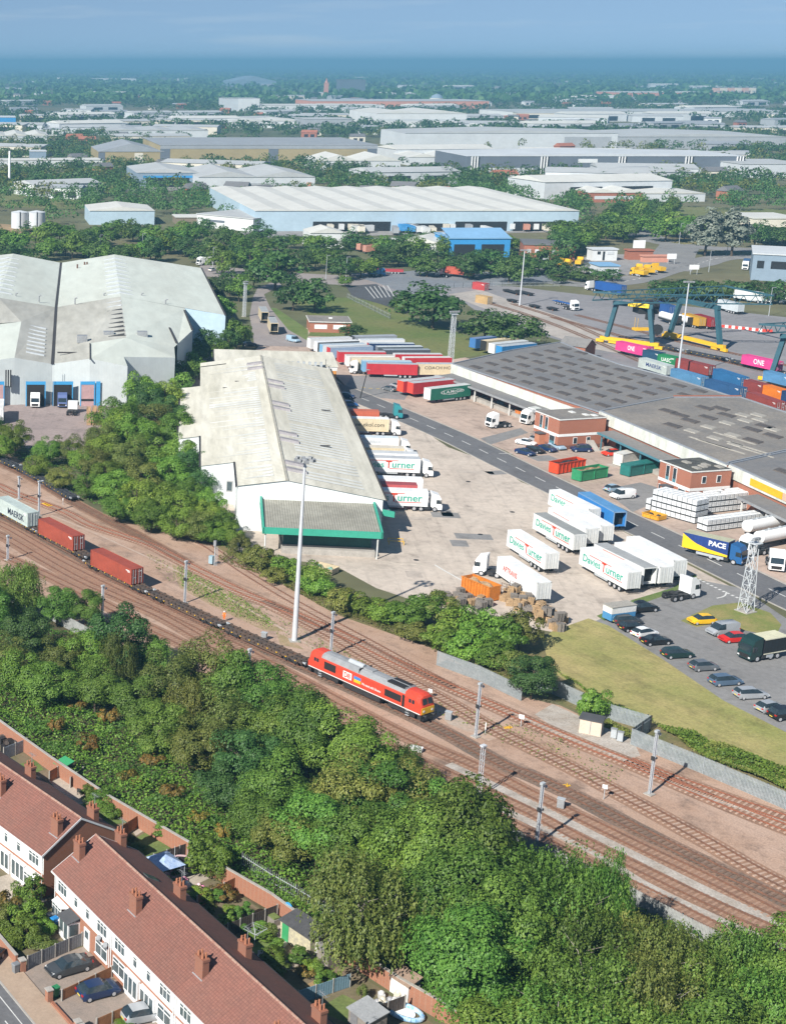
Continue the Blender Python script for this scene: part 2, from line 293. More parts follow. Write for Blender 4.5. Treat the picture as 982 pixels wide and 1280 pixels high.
# junction into the car park, the car park, the mown bank and the verge with the pylon
sheet('car_park', px((742,777),(800,753),(858,722),(925,735),(1010,792),(1300,920),(1300,1110),(982,938),(904,882),(826,827)), .016, GREYTAR)
sheet('mown_bank', px((676,800),(690,789),(735,773),(760,782),(826,823),(904,876),(981,915),(1300,1095),(1300,1110),(981,962),(861,918),(766,888),(690,840)), .02, GRASS)
sheet('grass_island', px((850,776),(868,767),(890,757),(925,753),(962,766),(976,781),(968,796),(925,787),(905,777),(870,784)), .022, mat('island_grass', (.155,.19,.045), .95, .2, .2, (.27,.23,.085), 14, .3, world=True))
sheet('grass_verge', px((755,776),(745,770),(790,750),(840,735),(856,722),(868,718),(872,724),(858,731),(840,741),(795,757)), .022, LAWN)
sheet('bramble_bank', px((640,800),(676,822),(766,886),(861,916),(981,960),(1300,1090),(1300,1130),(982,995),(880,962),(800,925),(700,880),(640,850),(560,815)), .012, ROUGHG)
sheet('overgrown_strip', px((215,655),(300,690),(330,690),(420,730),(480,758),(600,790),(690,796),(680,830),(640,862),(545,812),(420,768),(300,700)), .008, ROUGHG)
for a, b in (((812,742),(836,752)), ((822,738),(846,748))): pass
dashes('junction_marking', spline(px((868,722),(905,740),(945,758)), .5), 1, 1, .5, .03, LINE)
dashes('junction_marking', spline(px((895,748),(905,745),(908,738)), .5), 3, 0, .25, .03, LINE)
# yard patches: tyre-dark bays, repairs and painted kerb line
for nm, pts, m in (('yard_patch', ((440,470),(500,468),(520,480),(505,500),(470,497),(432,482)), GREYTAR), ('yard_patch', ((600,548),(650,535),(660,541),(612,556)), GREYTAR),
                   ('forecourt_patch', ((752,612),(800,603),(830,612),(815,630),(790,640)), GREYTAR)): sheet(nm, px(*pts), .009, m)
dashes('kerb_marking', spline(px((543,706),(560,716),(600,738)), 1.), 9, 1, .3, .012, LINE)
dashes('parking_marking', spline(px((452,484),(470,486),(500,485)), 1.), 1, 1, .5, .03, YLINE)
dashes('zebra_marking', spline(px((640,567),(622,567)), 1.), 3, 0, .25, .03, LINE)
KY = random.Random(12); PM = [ground('slab_repair', (.47,.41,.35), (.41,.355,.305)), ground('pale_repair', (.56,.49,.41), (.50,.43,.36)), GREYTAR]
for i in range(16):
    c = G(KY.uniform(520,660), KY.uniform(585,735)) if i < 11 else G(KY.uniform(600,760), KY.uniform(540,600)); f = frame(c, 81 if i < 11 else -77); w, h = KY.uniform(1.5,5), KY.uniform(2,9); sheet('yard_patch', [f(0,0), f(w,0), f(w,h), f(0,h)], .0075, PM[i % 3] if i % 5 else PM[2])
for x, y in ((560,640),(600,668),(640,640),(585,602),(520,700),(690,580)): struct(MB().cyl((0,0,0),(0,0,.009),.5,.5,12).build('drain_cover', DARKST, None, G(x, y)))
# streets in front of the houses
B0, BD = (9.52,139.66), -65.4
hb = frame(B0, BD)
sheet('garden_ground', [hb(-45,-8.2), hb(60,-8.2), hb(60,27), hb(-10,17.5), hb(-45,14)], .008, mat('garden_soil', (.20,.15,.10), .95, .25, .4, (.13,.12,.06), 8, world=True))
sheet('street', [hb(-45,-30), hb(60,-30), hb(60,-10.3), hb(-45,-10.3)], .012, TARMAC)
struct(MB().slab([hb(-45,-10.3), hb(60,-10.3), hb(60,-7.6), hb(-45,-7.6)], 0, .12).build('pavement', PAVE))
kerb('street_kerb', [hb(-45+i*3.,-10.38) for i in range(36)], 0, .16, .13)
SL = [hb(-40+i*.5,-12.6) for i in range(200)]
dashes('street_marking', SL, 3, 3, .12, .02, LINE, 0); dashes('street_marking', SL, 199, 1, .1, .02, LINE, 1.2)
dashes('street_marking', [hb(4+i*.3,-14.0-.5*math.sin(i*.25)) for i in range(10)], 9, 1, .25, .02, LINE, 0)
# ---------------------------------------------------------------- railway tracks
RAILM = mat('rusty_rail', (.20,.10,.065), .6, .3, 1., (.13,.075,.055), world=True); SLEEP = mat('sleeper_concrete', (.37,.235,.165), .9, .25, .8, (.30,.185,.13), world=True); SLEEPW = mat('sleeper_timber', (.13,.085,.06), .95, .3, .8, (.20,.125,.085), world=True)
SLEEPR = mat('pale_sleeper', (.46,.34,.265), .9, .2, .8, (.40,.27,.20), world=True)
RED = mat('red_rail', (.27,.105,.06), .7, .25, 1., (.20,.08,.05), world=True)
def track(pts, label, sm=SLEEPW, rm=RAILM, bed=None, sl=True, every=.7, sz=.09, world=None):
    Q = [Vector((p[0], p[1], 0)) for p in (world or px(*pts))]
    if (pts and pts[-1][0] >= 1000) or world is T_C: Q.append(Q[-1]+(Q[-1]-Q[-2]).normalized()*45)
    L = spline(Q, every); N = normals(L); r = thing('railway_track', label, 'railway track', L[len(L)//2]); r['kind'] = 'structure'; o = L[len(L)//2]
    if sl:
        b = MB()
        for p, n in zip(L, N):
            t = Vector((n.y, -n.x, 0))*.14; c = p-o; j = RN.uniform(-.06, .06)
            b.hexa([c+n*(1.28+j)-t, c+n*(1.28+j)+t, c-n*(1.28-j)+t, c-n*(1.28-j)-t], [q+Vector((0,0,sz)) for q in (c+n*(1.28+j)-t, c+n*(1.28+j)+t, c-n*(1.28-j)+t, c-n*(1.28-j)-t)])
        k = b.build('sleepers', sm, r); k['kind'] = 'stuff'
    for s in (-1, 1):
        b = MB(); l2 = L[::2]; n2 = N[::2]
        for (w, z0, z1) in ((.15,.08,.12), (.08,.12,.26)):
            for i in range(len(l2)-1):
                A = l2[i]-o+n2[i]*s*.75; B = l2[i+1]-o+n2[i+1]*s*.75; wa = n2[i]*w/2; wb = n2[i+1]*w/2
                b.mesh([A-wa+Vector((0,0,z)) for z in (z0,z1)]+[A+wa+Vector((0,0,z)) for z in (z1,z0)]+[B-wb+Vector((0,0,z)) for z in (z0,z1)]+[B+wb+Vector((0,0,z)) for z in (z1,z0)], [(0,1,5,4),(1,2,6,5),(2,3,7,6)])
        b.build('rail', rm, r)
    if bed: ribbon('track_bed', L, -1.75, 1.75, .02+.004*RN.random(), bed)
    return L
T_C = [(-4.,305.),(6.,285.5),(14.4,268.9),(20.,258.1),(23.4,249.5),(29.3,238.8),(40.,221.3),(50.85,204.35),(62.2,186.3)]+[tuple(G(*p)[:2]) for p in ((629,957),(661,969),(727,1000),(801,1040),(880,1079),(903,1091),(982,1127),(1100,1182))]
track(((-60,585),(0,608),(16,616),(78,639),(114,657),(160,672),(191,683),(240,709),(310,744),(380,773),(440,800),(489,825),(544,851),(596,874),(671,907),(740,936),(785,954),(880,995),(982,1036),(1100,1080)), 'rust red siding with wide sleepers, nearest the upper palisade fence', SLEEPR, RED, TRACKBED)
track(((785,951),(840,973),(880,988),(930,1006),(982,1024),(1100,1062)), 'short rusty siding splitting off on the right beside the fence', SLEEPR, RED, TRACKBED)
track(((232,668),(264,686),(300,712),(352,744),(398,770),(460,803),(520,836),(570,862)), 'lightly used siding curving past the bushes below the white shed', SLEEPR, RAILM, None)
track(((-40,560),(0,578),(45,600),(98,631),(130,648),(160,663),(191,680),(235,705)), 'siding under the empty black wagons at the left edge', SLEEPW, RAILM, TRACKBED)
track(((330,752),(400,788),(453,819),(521,857),(570,884),(612,909),(686,946),(727,967),(801,1007),(880,1051),(936,1084),(982,1108),(1100,1165)), 'pale sleepered loop line between the masts', SLEEPR, RAILM, OILY if 0 else TRACKBED)
LC = track(None, 'dark oily line that the red locomotive stands on', SLEEPW, RAILM, OILY, world=T_C)
track(((-60,630),(0,655),(40,677),(81,701),(160,740),(200,760),(248,784),(340,832),(440,886),(521,927),(600,961),(661,992),(740,1030),(801,1060),(880,1097),(982,1149),(1100,1205)), 'running line beside the locomotive line with grey ballast on its lower side', SLEEP, RAILM, TRACKBED, sz=.05)
track(((-60,645),(0,669),(49,697),(101,726),(160,752),(204,772),(248,797),(340,850),(440,908),(489,936),(567,972),(661,1015),(720,1047),(801,1087),(903,1136),(969,1165),(1080,1215)), 'running line between two strips of grey ballast', SLEEP, RAILM, TRACKBED, sz=.05)
track(((-60,668),(0,693),(60,720),(120,750),(171,777),(233,808),(340,873),(440,932),(540,984),(645,1034),(720,1073),(822,1123),(887,1156),(1000,1205)), 'running line closest to the lower fence and the trees', SLEEP, RAILM, TRACKBED, sz=.05)
ribbon('grey_ballast_strip', spline(px((560,955),(661,1003),(740,1043),(801,1073),(903,1123),(1000,1165)), 1.), -.75, .75, .03, GREYBAL)
ribbon('grey_ballast_strip', spline(px((580,990),(661,1028),(740,1065),(801,1104),(890,1147),(1000,1195)), 1.), -.6, .8, .03, GREYBAL)
ribbon('cess_path', spline(px((64,644),(104,660),(144,678),(190,699),(235,721),(282,746),(329,772),(400,815)), 1.), -.28, .28, .024, mat('cess_concrete', (.46,.36,.29), .95, .25, .8, (.42,.29,.22), world=True))
ribbon('cess_path', spline(px((640,890),(700,918),(780,950),(850,985),(930,1012),(1000,1035)), 1.), -.35, .35, .03, GREYBAL)
for pts in (((215,705),(250,722),(300,748),(340,775),(360,790),(330,788),(270,760),(225,735)), ((345,790),(365,800),(380,812),(350,806))): sheet('weedy_strip', px(*pts), .01, mat('weedy_ballast', (.26,.21,.10), .95, .3, .35, (.40,.28,.19), 9, world=True))
sheet('concrete_walkway', px((520,868),(600,898),(640,918),(610,926),(560,905)), .01, mat('grubby_concrete', (.40,.33,.27), .9, .2, .2, (.44,.30,.22), 10, world=True))
sheet('relay_compound', px((668,893),(690,880),(790,925),(800,945),(775,950),(700,915)), .014, GREYBAL)
# ---------------------------------------------------------------- fences, masts and railway furniture
PALIS = mat('palisade_steel', (.30,.33,.34), .6, .2, .7, (.24,.27,.28)); PALIS2 = mat('grubby_palisade', (.36,.37,.36), .7, .2, .6, (.26,.27,.26))
def palisade(pts, h, label, m, gap=.155, w=.085, post=2.75, cat='fence', group=None, name='palisade_fence'):
    P = [Vector((p[0], p[1], 0)) for p in pts]; o = P[0]; r = thing(name, label, cat, o, 0, group)
    pb = MB(); rb = MB(); c = 0
    for a, b in zip(P, P[1:]):
        L = (b-a).length; d = (b-a)/L; n = Vector((-d.y, d.x, 0)); k = 0
        while k < L:
            q = a+d*k-o; e = d*w/2; t = h-(.1*abs(math.sin(k*9)))*.3
            pb.mesh([q-e, q+e, q+e+Vector((0,0,t)), q+Vector((0,0,t+.14)), q-e+Vector((0,0,t))], [(0,1,2,3,4)]); 
            q2 = q+n*.012; pb.mesh([q2-e, q2+e, q2+e+Vector((0,0,t)), q2+Vector((0,0,t+.14)), q2-e+Vector((0,0,t))], [(4,3,2,1,0)]); k += gap
        for z in (.45, h-.4): rb.beam(a-o+n*.04+Vector((0,0,z)), b-o+n*.04+Vector((0,0,z)), .05, .06)
        k = 0
        while k < L:
            MB().box(-.09,-.06,0,.09,.06,h+.1).build('post', DARKST, r, a+d*k-o+n*.1, math.degrees(math.atan2(d.y, d.x))); k += post
    pb.build('pales', m, r); rb.build('rails', m, r); return r
palisade(px((547,814,2.2),(600,833,2.2),(653,858,2.2)), 2.2, 'grey steel palisade fence beside the rust red siding', PALIS, .17, .13)
palisade(px((668,845,2.2),(693,850,2.2),(757,879,2.2),(813,895,2.2),(790,911,2.2),(880,947,2.2),(982,990,2.2),(1090,1035,2.2),(1400,1160,2.2)), 2.2, 'grey steel palisade fence with a step in it below the mown bank', PALIS, .17, .13)
palisade(px((-30,718,2.),(60,758,2.),(200,832,2.),(400,925,2.)), 2., 'grubby palisade fence half hidden by trees below the tracks on the left', PALIS2, .16, .14)
palisade(px((430,938,2.),(560,992,2.),(626,1028,2.),(690,1061,2.),(760,1094,2.),(822,1127,2.),(864,1149,2.),(982,1205,2.),(1060,1240,2.),(1350,1372,2.)), 2., 'grubby palisade fence below the tracks behind the big trees on the right', PALIS2, .16, .14)
MAST = mat('mast_steel', (.55,.57,.60), .5, .08, .7)
def mast_mesh(h):
    b = MB(); b.box(-.17,-.13,0,-.14,.13,h); b.box(.14,-.13,0,.17,.13,h); b.box(-.14,-.02,0,.14,.02,h); b.box(-.17,-.1,.02,.17,.1,h-.02)
    return b.data('post', MAST)
def ole_mast(p, h, label):
    r = thing('railway_mast', label, 'mast', p, 32, 'steel masts along the tracks')
    link('post', memo(('mast', h), lambda: mast_mesh(h)), r)
    link('foot', memo('mfoot', lambda: MB().box(-.5,-.5,0,.5,.5,.12).data('foot', CONC)), r)
    c = memo('mcap', lambda: (MB().box(-.28,-.2,-.15,.28,.2,.12).beam((0,0,-.3),(.75,0,-.55),.08).box(.6,-.08,-.72,.78,.08,-.4).data('bracket', STEEL))); link('bracket', c, r, (0,0,h))
    link('plate', memo('mpl', lambda: MB().box(-.3,-.2,0,-.18,.2,.5).box(.18,-.25,.1,.32,.1,.35).data('plate', DARKST)), r, (0,0,h*.55)); return r
for x, y, h, lb in ((811,993,8.3,'below the step in the palisade fence'), (594,921,7.5,'right of the red locomotive'), (670,1056,7.6,'by the lower fence above the big trees'), (413,820,6.9,'just behind the red locomotive'),
                    (231,754,7.2,'right of the second brown container'), (128,774,5.6,'half hidden by bushes below the brown containers'), (10,700,4.5,'half hidden by the drooping tree at the left edge'), (49,645,7.0,'in front of the first brown container'), (24,624,4.7,'behind the white container at the left edge'), (310,858,5.6,'only its top showing above the trees left of the locomotive')):
    ole_mast(G(x, y), h, 'pale grey steel mast standing '+lb)
r = thing('lattice_mast', 'slim pale lattice mast between the running lines at the lower fence', 'mast', G(598,996), 30, None); b = MB(); h = 6.6
for sx in (-.2,.2):
    for sy in (-.15,.15): b.beam((sx,sy,0),(sx,sy,h),.06)
for i in range(16):
    z = i*h/16; s = 1 if i % 2 else -1
    for sy in (-.15,.15): b.beam((-.2*s,sy,z),(.2*s,sy,z+h/16),.04)
b.build('lattice', MAST, r); MB().box(-.35,-.25,0,.35,.25,.2).build('cap', MAST, r, (0,0,h)); MB().box(-.5,-.5,0,.5,.5,.1).build('foot', CONC, r)
# tall floodlight mast
r = thing('floodlight_mast', 'very tall slim floodlight mast between the siding and the locomotive line', 'light mast', G(368,801)); H = 28.5
MB().cyl((0,0,0),(0,0,9.5),.42,.36,14).cyl((0,0,9.5),(0,0,19),.345,.27,14).cyl((0,0,19),(0,0,H),.255,.17,14).build('pole', MAST, r)
MB().box(-.8,-.8,0,.8,.8,.12).build('foot', CONC, r)
MB().cyl((0,0,H),(0,0,H+.35),.5,.5,12).beam((-1.5,0,H+.1),(1.5,0,H+.1),.1).beam((0,-1.2,H+.1),(0,1.2,H+.1),.1).build('head_frame', LAMP, r)
for i in range(8):
    a = i*math.pi/4; MB().box(-.3,-.22,-.2,.3,.22,.2).build('floodlight', LAMP, r, (1.35*math.cos(a), 1.2*math.sin(a), H+.1+.12*(i % 2)), i*45+90)
def small_post(p, h, label, plate=(.3,.35), c=WHITE, nm='trackside_sign', cat='sign'):
    r = thing(nm, label, cat, p, -40); MB().cyl((0,0,0),(0,0,h),.05,.05,6).build('post', STEEL, r); MB().box(-plate[0]/2,-.05,h-plate[1],plate[0]/2,.0,h).build('plate', c, r); return r
small_post(G(650.5,908), 1.7, 'small white trackside sign beside the rusty siding near the concrete path', (.7,.6)); small_post(G(754,999), 1.9, 'small pale sign on a thin post by the loop line', (.6,.5))
small_post(G(537,872), 1.3, 'small white sign behind the cab of the red locomotive', (.6,.5)); small_post(G(79,631), 1.4, 'thin white marker post by the end of the empty black wagons', (.15,.5)); small_post(G(606,917), 1.6, 'thin white marker post next to the mast right of the locomotive', (.12,1.))
r = thing('signal_post', 'grey signal post with a ladder and pale blue cabinet below the shed wall', 'signal', G(268,707), -40)
MB().cyl((0,0,0),(0,0,4.),.1,.09,8).build('post', STEEL, r); MB().beam((.28,0,0),(.28,0,3.6),.05).beam((.52,0,0),(.52,0,3.6),.05).beam((.28,0,1),(.52,0,1),.04).beam((.28,0,2),(.52,0,2),.04).beam((.28,0,3),(.52,0,3),.04).build('ladder', STEEL, r)
MB().box(-.25,-.2,3.6,.25,.15,4.6).build('signal_head', LAMP, r); MB().box(-1.,-.35,.3,-.25,.35,1.7).build('cabinet', paint('pale_blue_grey', (.30,.42,.48)), r)
r = thing('relay_hut', 'beige relay hut with a dark roof in the gravel compound by the fence', 'hut', G(738,915), -32)
MB().box(-1.35,-1.0,0,1.35,1.0,2.0).build('wall', mat('beige_hut', (.62,.52,.42), .8, .1, .8), r); MB().box(-1.5,-1.15,2.0,1.5,1.15,2.16).build('roof', DARKTAR, r); MB().box(1.352,-.4,.1,1.38,.5,1.85).build('door', paint('grey_door', (.30,.30,.30)), r); MB().box(-.05,-1.03,.1,.05,-1.002,1.9).build('panel_joint', LAMP, r)
for x, y, lb in ((766,923,'grey trackside cabinet beside the relay hut, nearer the hut'), (774,927,'grey trackside cabinet beside the relay hut, next to the fence corner')):
    r = thing('trackside_cabinet', lb, 'cabinet', G(x, y), -32, 'cabinets by the relay hut'); MB().box(-.35,-.25,.15,.35,.25,1.35).build('body', STEEL, r); MB().box(-.4,-.3,1.35,.4,.3,1.42).build('lid', LAMP, r); MB().box(-.2,-.15,0,.2,.15,.15).build('plinth', CONC, r)
r = thing('track_box', 'white flat box lying beside the lowest running line', 'box', G(520,939), -30); MB().box(-.75,-.4,.1,.75,.4,.55).build('box', WHITE, r); MB().box(-.8,-.45,.55,.8,.45,.6).build('lid', WHITE, r); MB().box(-.5,-.3,0,.5,.3,.1).build('foot', CONC, r)
tag(struct(MB().box(-1.3,-.6,.0,1.3,.6,.09).box(-1.3,-.6,.09,1.3,-.5,.16).build('walkway_board', YELLOW, None, G(60,631), -62), 'structure'), 'yellow walkway board across the siding behind the first brown container', 'walkway')
for x, y in ((635,910), (707,983)): tag(MB().box(-.6,-.12,0,.6,.12,.08).box(-.5,.3,0,.3,.42,.06).beam((-.2,-.5,.12),(.5,.4,.12),.1,.08).build('yellow_marker', YELLOW, None, G(x, y), 20), 'yellow rail marker lying '+('beside the rusty siding' if y < 950 else 'beside the dark oily line'), 'marker')
# ---------------------------------------------------------------- containers and wagons
def cmat(c): return memo(('cont', c), lambda: ribbed('container_paint', c, 'X', .28, .6, [x*.82 for x in c], .12, .55, .4, .8, streaky=1.))
def cmate(c): return memo(('conte', c), lambda: ribbed('container_end_paint', c, 'Y', .28, .4, [x*.82 for x in c], .12, .55, .4, .82, streaky=1.))
TOPD = .92
def container_parts(r, L, c, words=None, wc=None, H=2.75, W=2.44, z=0., wz=.55, wx=0., ww=.5, wh=None, flip=False, mark=True):
    def mk():
        b = MB(); x = L/2; y = W/2
        b.poly([(-x,-y+.05,z+.12),(x,-y+.05,z+.12),(x,-y+.05,z+H-.1),(-x,-y+.05,z+H-.1)], 0); b.poly([(x,y-.05,z+.12),(-x,y-.05,z+.12),(-x,y-.05,z+H-.1),(x,y-.05,z+H-.1)], 0)
        b.poly([(-x+.1,-y+.04,z+H-.04),(x-.1,-y+.04,z+H-.04),(x-.1,y-.04,z+H-.04),(-x+.1,y-.04,z+H-.04)], 0); b.poly([(-x,y,z+.1),(-x,-y,z+.1),(-x,-y,z+H),(-x,y,z+H)], 1); b.poly([(-x,-y,z+.06),(x,-y,z+.06),(x,y,z+.06),(-x,y,z+.06)][::-1], 1)
        return b.data('shell', [cmat(c), cmate(c)])
    s = link('shell', memo(('shell', L, c, H, W, z), mk), r)
    def fr():
        b = MB(); x = L/2; y = W/2
        for sy in (-1, 1):
            b.box(-x, sy*y-(.1 if sy > 0 else 0), z, x, sy*y+(.1 if sy < 0 else 0), z+.14); b.box(-x, sy*y-(.08 if sy > 0 else 0), z+H-.12, x, sy*y+(.08 if sy < 0 else 0), z+H)
            for sx in (-1, 1): b.box(sx*x-(.15 if sx > 0 else 0), sy*y-(.15 if sy > 0 else 0)-(.003*sy), z+.0, sx*x+(.15 if sx < 0 else 0), sy*y+(.15 if sy < 0 else 0)+(.003*sy), z+H+.01)
        for sx in (-1, 1): b.box(sx*(x-.1)-.1, -y, z+H-.14, sx*(x-.1)+.1, y, z+H+.004)
        return b.data('frame', cmate(c))
    link('frame', memo(('fr', L, c, H, W, z), fr), r)
    def dr():
        b = MB(); x = L/2; b.box(x-.1, -W/2+.12, z+.1, x-.02, W/2-.12, z+H-.12)
        b2 = MB()
        for y in (-.85,-.35,.35,.85): b.cyl((x+.02,y,z+.12),(x+.02,y,z+H-.14),.035,.035,6,1)
        for y in (-.6,.6): b.box(x-.01,y-.25,z+1.15,x+.02,y+.25,z+1.25,1)
        return b.data('door', [cmate(c), STEEL])
    d = link('door', memo(('dr', L, c, H, W, z), dr), r)
    if mark:
        pl = memo(('mk', L, z, H, W), lambda: MB().box(L/2-1.6,-W/2-.012,z+H-.55,L/2-.5,-W/2+.02,z+H-.42).box(L/2-1.2,-W/2-.012,z+H-.75,L/2-.5,-W/2+.02,z+H-.66).box(L/2-.02,.25,z+H-.6,L/2+.004,.95,z+H-.48).data('number_panel', WHITE)); link('number_panel', pl, r)
    if words: text(words, wc or WHITE, r, (wx*L, -W/2+.01, z+H*wz), (math.pi/2, 0, 0), L*ww, wh)
def container(label, loc, rz, c, L=12.19, z=0., group=None, **k):
    r = thing('shipping_container', label, 'container', Vector((loc[0], loc[1], z)), rz, group); container_parts(r, L, c, **k); return r
def wheelset(): return memo('wset', lambda: MB().cyl((0,-.82,.46),(0,-.68,.46),.46,.46,14,0,False).cyl((0,.68,.46),(0,.82,.46),.46,.46,14,0,False).cyl((0,-.7,.46),(0,.7,.46),.09,.09,6).data('wheelset', RUST))
def bogie(): return memo('bogie', lambda: MB().box(-1.4,-1.05,.45,1.4,-.9,.75).box(-1.4,.9,.45,1.4,1.05,.75).box(-.25,-1.05,.4,.25,1.05,.8).box(-1.1,-1.12,.3,-.7,-1.0,.62).box(.7,-1.12,.3,1.1,-1.0,.62).data('bogie', DARKST))
WDECK = mat('wagon_deck', (.065,.055,.05), .85, .3, .6, (.12,.075,.05)); WDECKB = mat('wagon_deck_dark', (.035,.042,.055), .75, .25, .7, (.06,.06,.065))
def wagon(label, loc, rz, L=18.5, m=WDECK, group='flat container wagons in the train'):
    r = thing('flat_wagon', label, 'rail wagon', (loc[0], loc[1], .14), rz, group)
    def deck():
        b = MB(); b.box(-L/2,-1.05,.72,L/2,-.82,1.02); b.box(-L/2,.82,.72,L/2,1.05,1.02); b.box(-L/2,-.25,.6,L/2,.25,1.0); n = int(L/.9)
        for i in range(n+1): b.box(-L/2+i*L/n-.14,-.82,.86,-L/2+i*L/n+.14,.82,.98)
        for i in range(0, n, 2): b.box(-L/2+i*L/n-.1,-1.25,.84,-L/2+i*L/n+.22,-1.05,1.06); b.box(-L/2+i*L/n-.1,1.05,.84,-L/2+i*L/n+.22,1.25,1.06); b.box(-L/2+i*L/n+.5,-.7,.98,-L/2+i*L/n+.8,.6,1.04)
        b.box(-L/2-.08,-1.2,.66,-L/2+.12,1.2,1.04); b.box(L/2-.12,-1.2,.66,L/2+.08,1.2,1.04); b.box(-L/4,-.95,.35,L/4,-.75,.72); b.box(-L/4,.75,.35,L/4,.95,.72); return b.data('deck', m)
    link('deck', memo(('deck', L, m.name), deck), r)
    for s in (-1, 1):
        bo = link('bogie', bogie(), r, (s*(L/2-2.4), 0, 0))
        for q in (-.95,.95): link('wheelset', wheelset(), bo, (q, 0, 0))
        link('buffer', memo('buf', lambda: MB().cyl((0,-.87,.95),(.55,-.87,.95),.13,.13,8).cyl((.5,-.87,.95),(.6,-.87,.95),.24,.24,10).cyl((0,.87,.95),(.55,.87,.95),.13,.13,8).cyl((.5,.87,.95),(.6,.87,.95),.24,.24,10).data('buffer', STEEL)), r, (s*L/2, 0, 0), 0 if s > 0 else 180)
    def mk():
        b = MB(); n = int(L/1.8)
        for i in range(n): b.box(-L/2+.6+i*L/n,-1.27,.88,-L/2+.85+i*L/n,-1.255,1.02)
        return b.data('yellow_lugs', YELLOW)
    link('yellow_lugs', memo(('lug', L), mk), r); return r
def along(L, s):
    acc = 0
    for p, q in zip(L, L[1:]):
        d = (q-p).length
        if acc+d >= s: t = (s-acc)/d; return p.lerp(q, t), math.degrees(math.atan2((q-p).y, (q-p).x))
        acc += d
    return L[-1], math.degrees(math.atan2((L[-1]-L[-2]).y, (L[-1]-L[-2]).x))
def arcpos(L, p):
    best = (1e9, 0); acc = 0
    for a, b in zip(L, L[1:]):
        d = (a.xy-Vector(p).xy).length
        if d < best[0]: best = (d, acc)
        acc += (b-a).length
    return best[1]
s1 = arcpos(LC, (16.9,262.4)); s2 = arcpos(LC, (26.3,244.1)); sl_ = arcpos(LC, (56.5,195.3))
BROWN = (.36,.075,.045)
for s, lb, kw in ((s1-15.8, 'pale grey green container on a flat wagon at the left edge', dict(c=(.50,.58,.55), words='MAERSK', wc=paint('dark_navy', (.02,.03,.06)), wx=.12, ww=.52, wz=.45)), (s1+.3, 'brown red container on a flat wagon, ribbed doors showing, left one', dict(c=BROWN)), (s2, 'brown red container on a flat wagon, the nearer one to the locomotive', dict(c=BROWN))):
    p, a = along(LC, s); container(lb, p, a, z=1.18, group='containers on the goods train', **kw)
for s, L, lb in ((s1-15.6,16.5,'flat wagon carrying the pale grey green container'), (s1+1.,17.5,'flat wagon carrying the first brown container'), (s2+.6,17.5,'flat wagon carrying the second brown container')):
    p, a = along(LC, s); wagon(lb, p, a, L)
s = s2+9.6; e = sl_-11.4; n = 2; Lw = (e-s)/n-.9
for i in range(n):
    p, a = along(LC, s+(i+.5)*(e-s)/n+.1); wagon(('empty rusty flat wagon behind the second brown container', 'empty rusty flat wagon coupled to the red locomotive')[i], p, a, Lw)
LW_ = spline(px((-40,560),(0,578),(45,600),(98,631)), 1.); eS = arcpos(LW_, G(92,628))
for i in range(3):
    p, a = along(LW_, eS-6.5-i*13.4); wagon('empty black flat wagon on the top left siding, '+('the one nearest its end', 'the middle one', 'the one cut by the left edge')[i], p, a, 12.6, WDECKB, 'empty black wagons on the siding')
# ---------------------------------------------------------------- red locomotive
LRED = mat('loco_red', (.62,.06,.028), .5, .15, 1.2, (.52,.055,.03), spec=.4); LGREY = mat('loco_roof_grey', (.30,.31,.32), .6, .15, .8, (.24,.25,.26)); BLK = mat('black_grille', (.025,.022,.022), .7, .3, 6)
p, a = along(LC, sl_); lo = thing('locomotive', 'red diesel locomotive with a grey roof and yellow front at the head of the train', 'locomotive', (p.x, p.y, .14), a)
def ring(x, w, z0, zs, zt): return [(x,-w,z0),(x,-w,zs),(x,-w*.86,zt-.32),(x,-w*.52,zt-.06),(x,0,zt),(x,w*.52,zt-.06),(x,w*.86,zt-.32),(x,w,zs),(x,w,z0)]
def loft(R, caps=True, m=0):
    b = MB(); n = len(R[0]); v = [q for r in R for q in r]; f = []
    for i in range(len(R)-1):
        for k in range(n-1): f.append((i*n+k, (i+1)*n+k, (i+1)*n+k+1, i*n+k+1))
    b.mesh(v, f, m)
    if caps: b.mesh(v, [tuple(range(n)), tuple(range((len(R)-1)*n, len(R)*n))[::-1]], m)
    return b
W = 1.32; E_ = 10.35
loft([ring(x, W, 1.15, 2.95, 3.85) for x in (-7.9,-3,3,7.5)]).build('body_side', LRED, lo)
loft([ring(x, w, z0, zs, zt) for x, w, z0, zs, zt in ((7.5,W,1.15,2.95,3.87),(9.4,W,1.15,2.95,3.87),(10.0,W*.98,1.15,2.6,3.6),(E_,W*.95,1.15,2.0,2.35))]).build('cab', LRED, lo)
loft([ring(-x, w, z0, zs, zt) for x, w, z0, zs, zt in ((7.9,W,1.15,2.95,3.87),(9.4,W,1.15,2.95,3.87),(10.0,W*.98,1.15,2.6,3.6),(E_,W*.95,1.15,2.0,2.35))]).build('cab', LRED, lo)
v = []
for x in (-7.85,7.45): v += [(x,-W*.99,2.98),(x,-W*.862,3.545),(x,-W*.525,3.805),(x,0,3.87),(x,W*.525,3.805),(x,W*.862,3.545),(x,W*.99,2.98)]
MB().mesh(v, [(k, k+7, k+8, k+1) for k in range(6)]).build('roof', LGREY, lo)
MB().box(4.1,-.95,3.6,7.2,.95,3.9).build('roof_grille', BLK, lo); MB().box(4.0,-.08,3.9,7.3,.08,3.93).box(4.0,-1.0,3.62,4.1,1.0,3.94).box(7.2,-1.0,3.62,7.3,1.0,3.94).build('grille_frame', LGREY, lo)
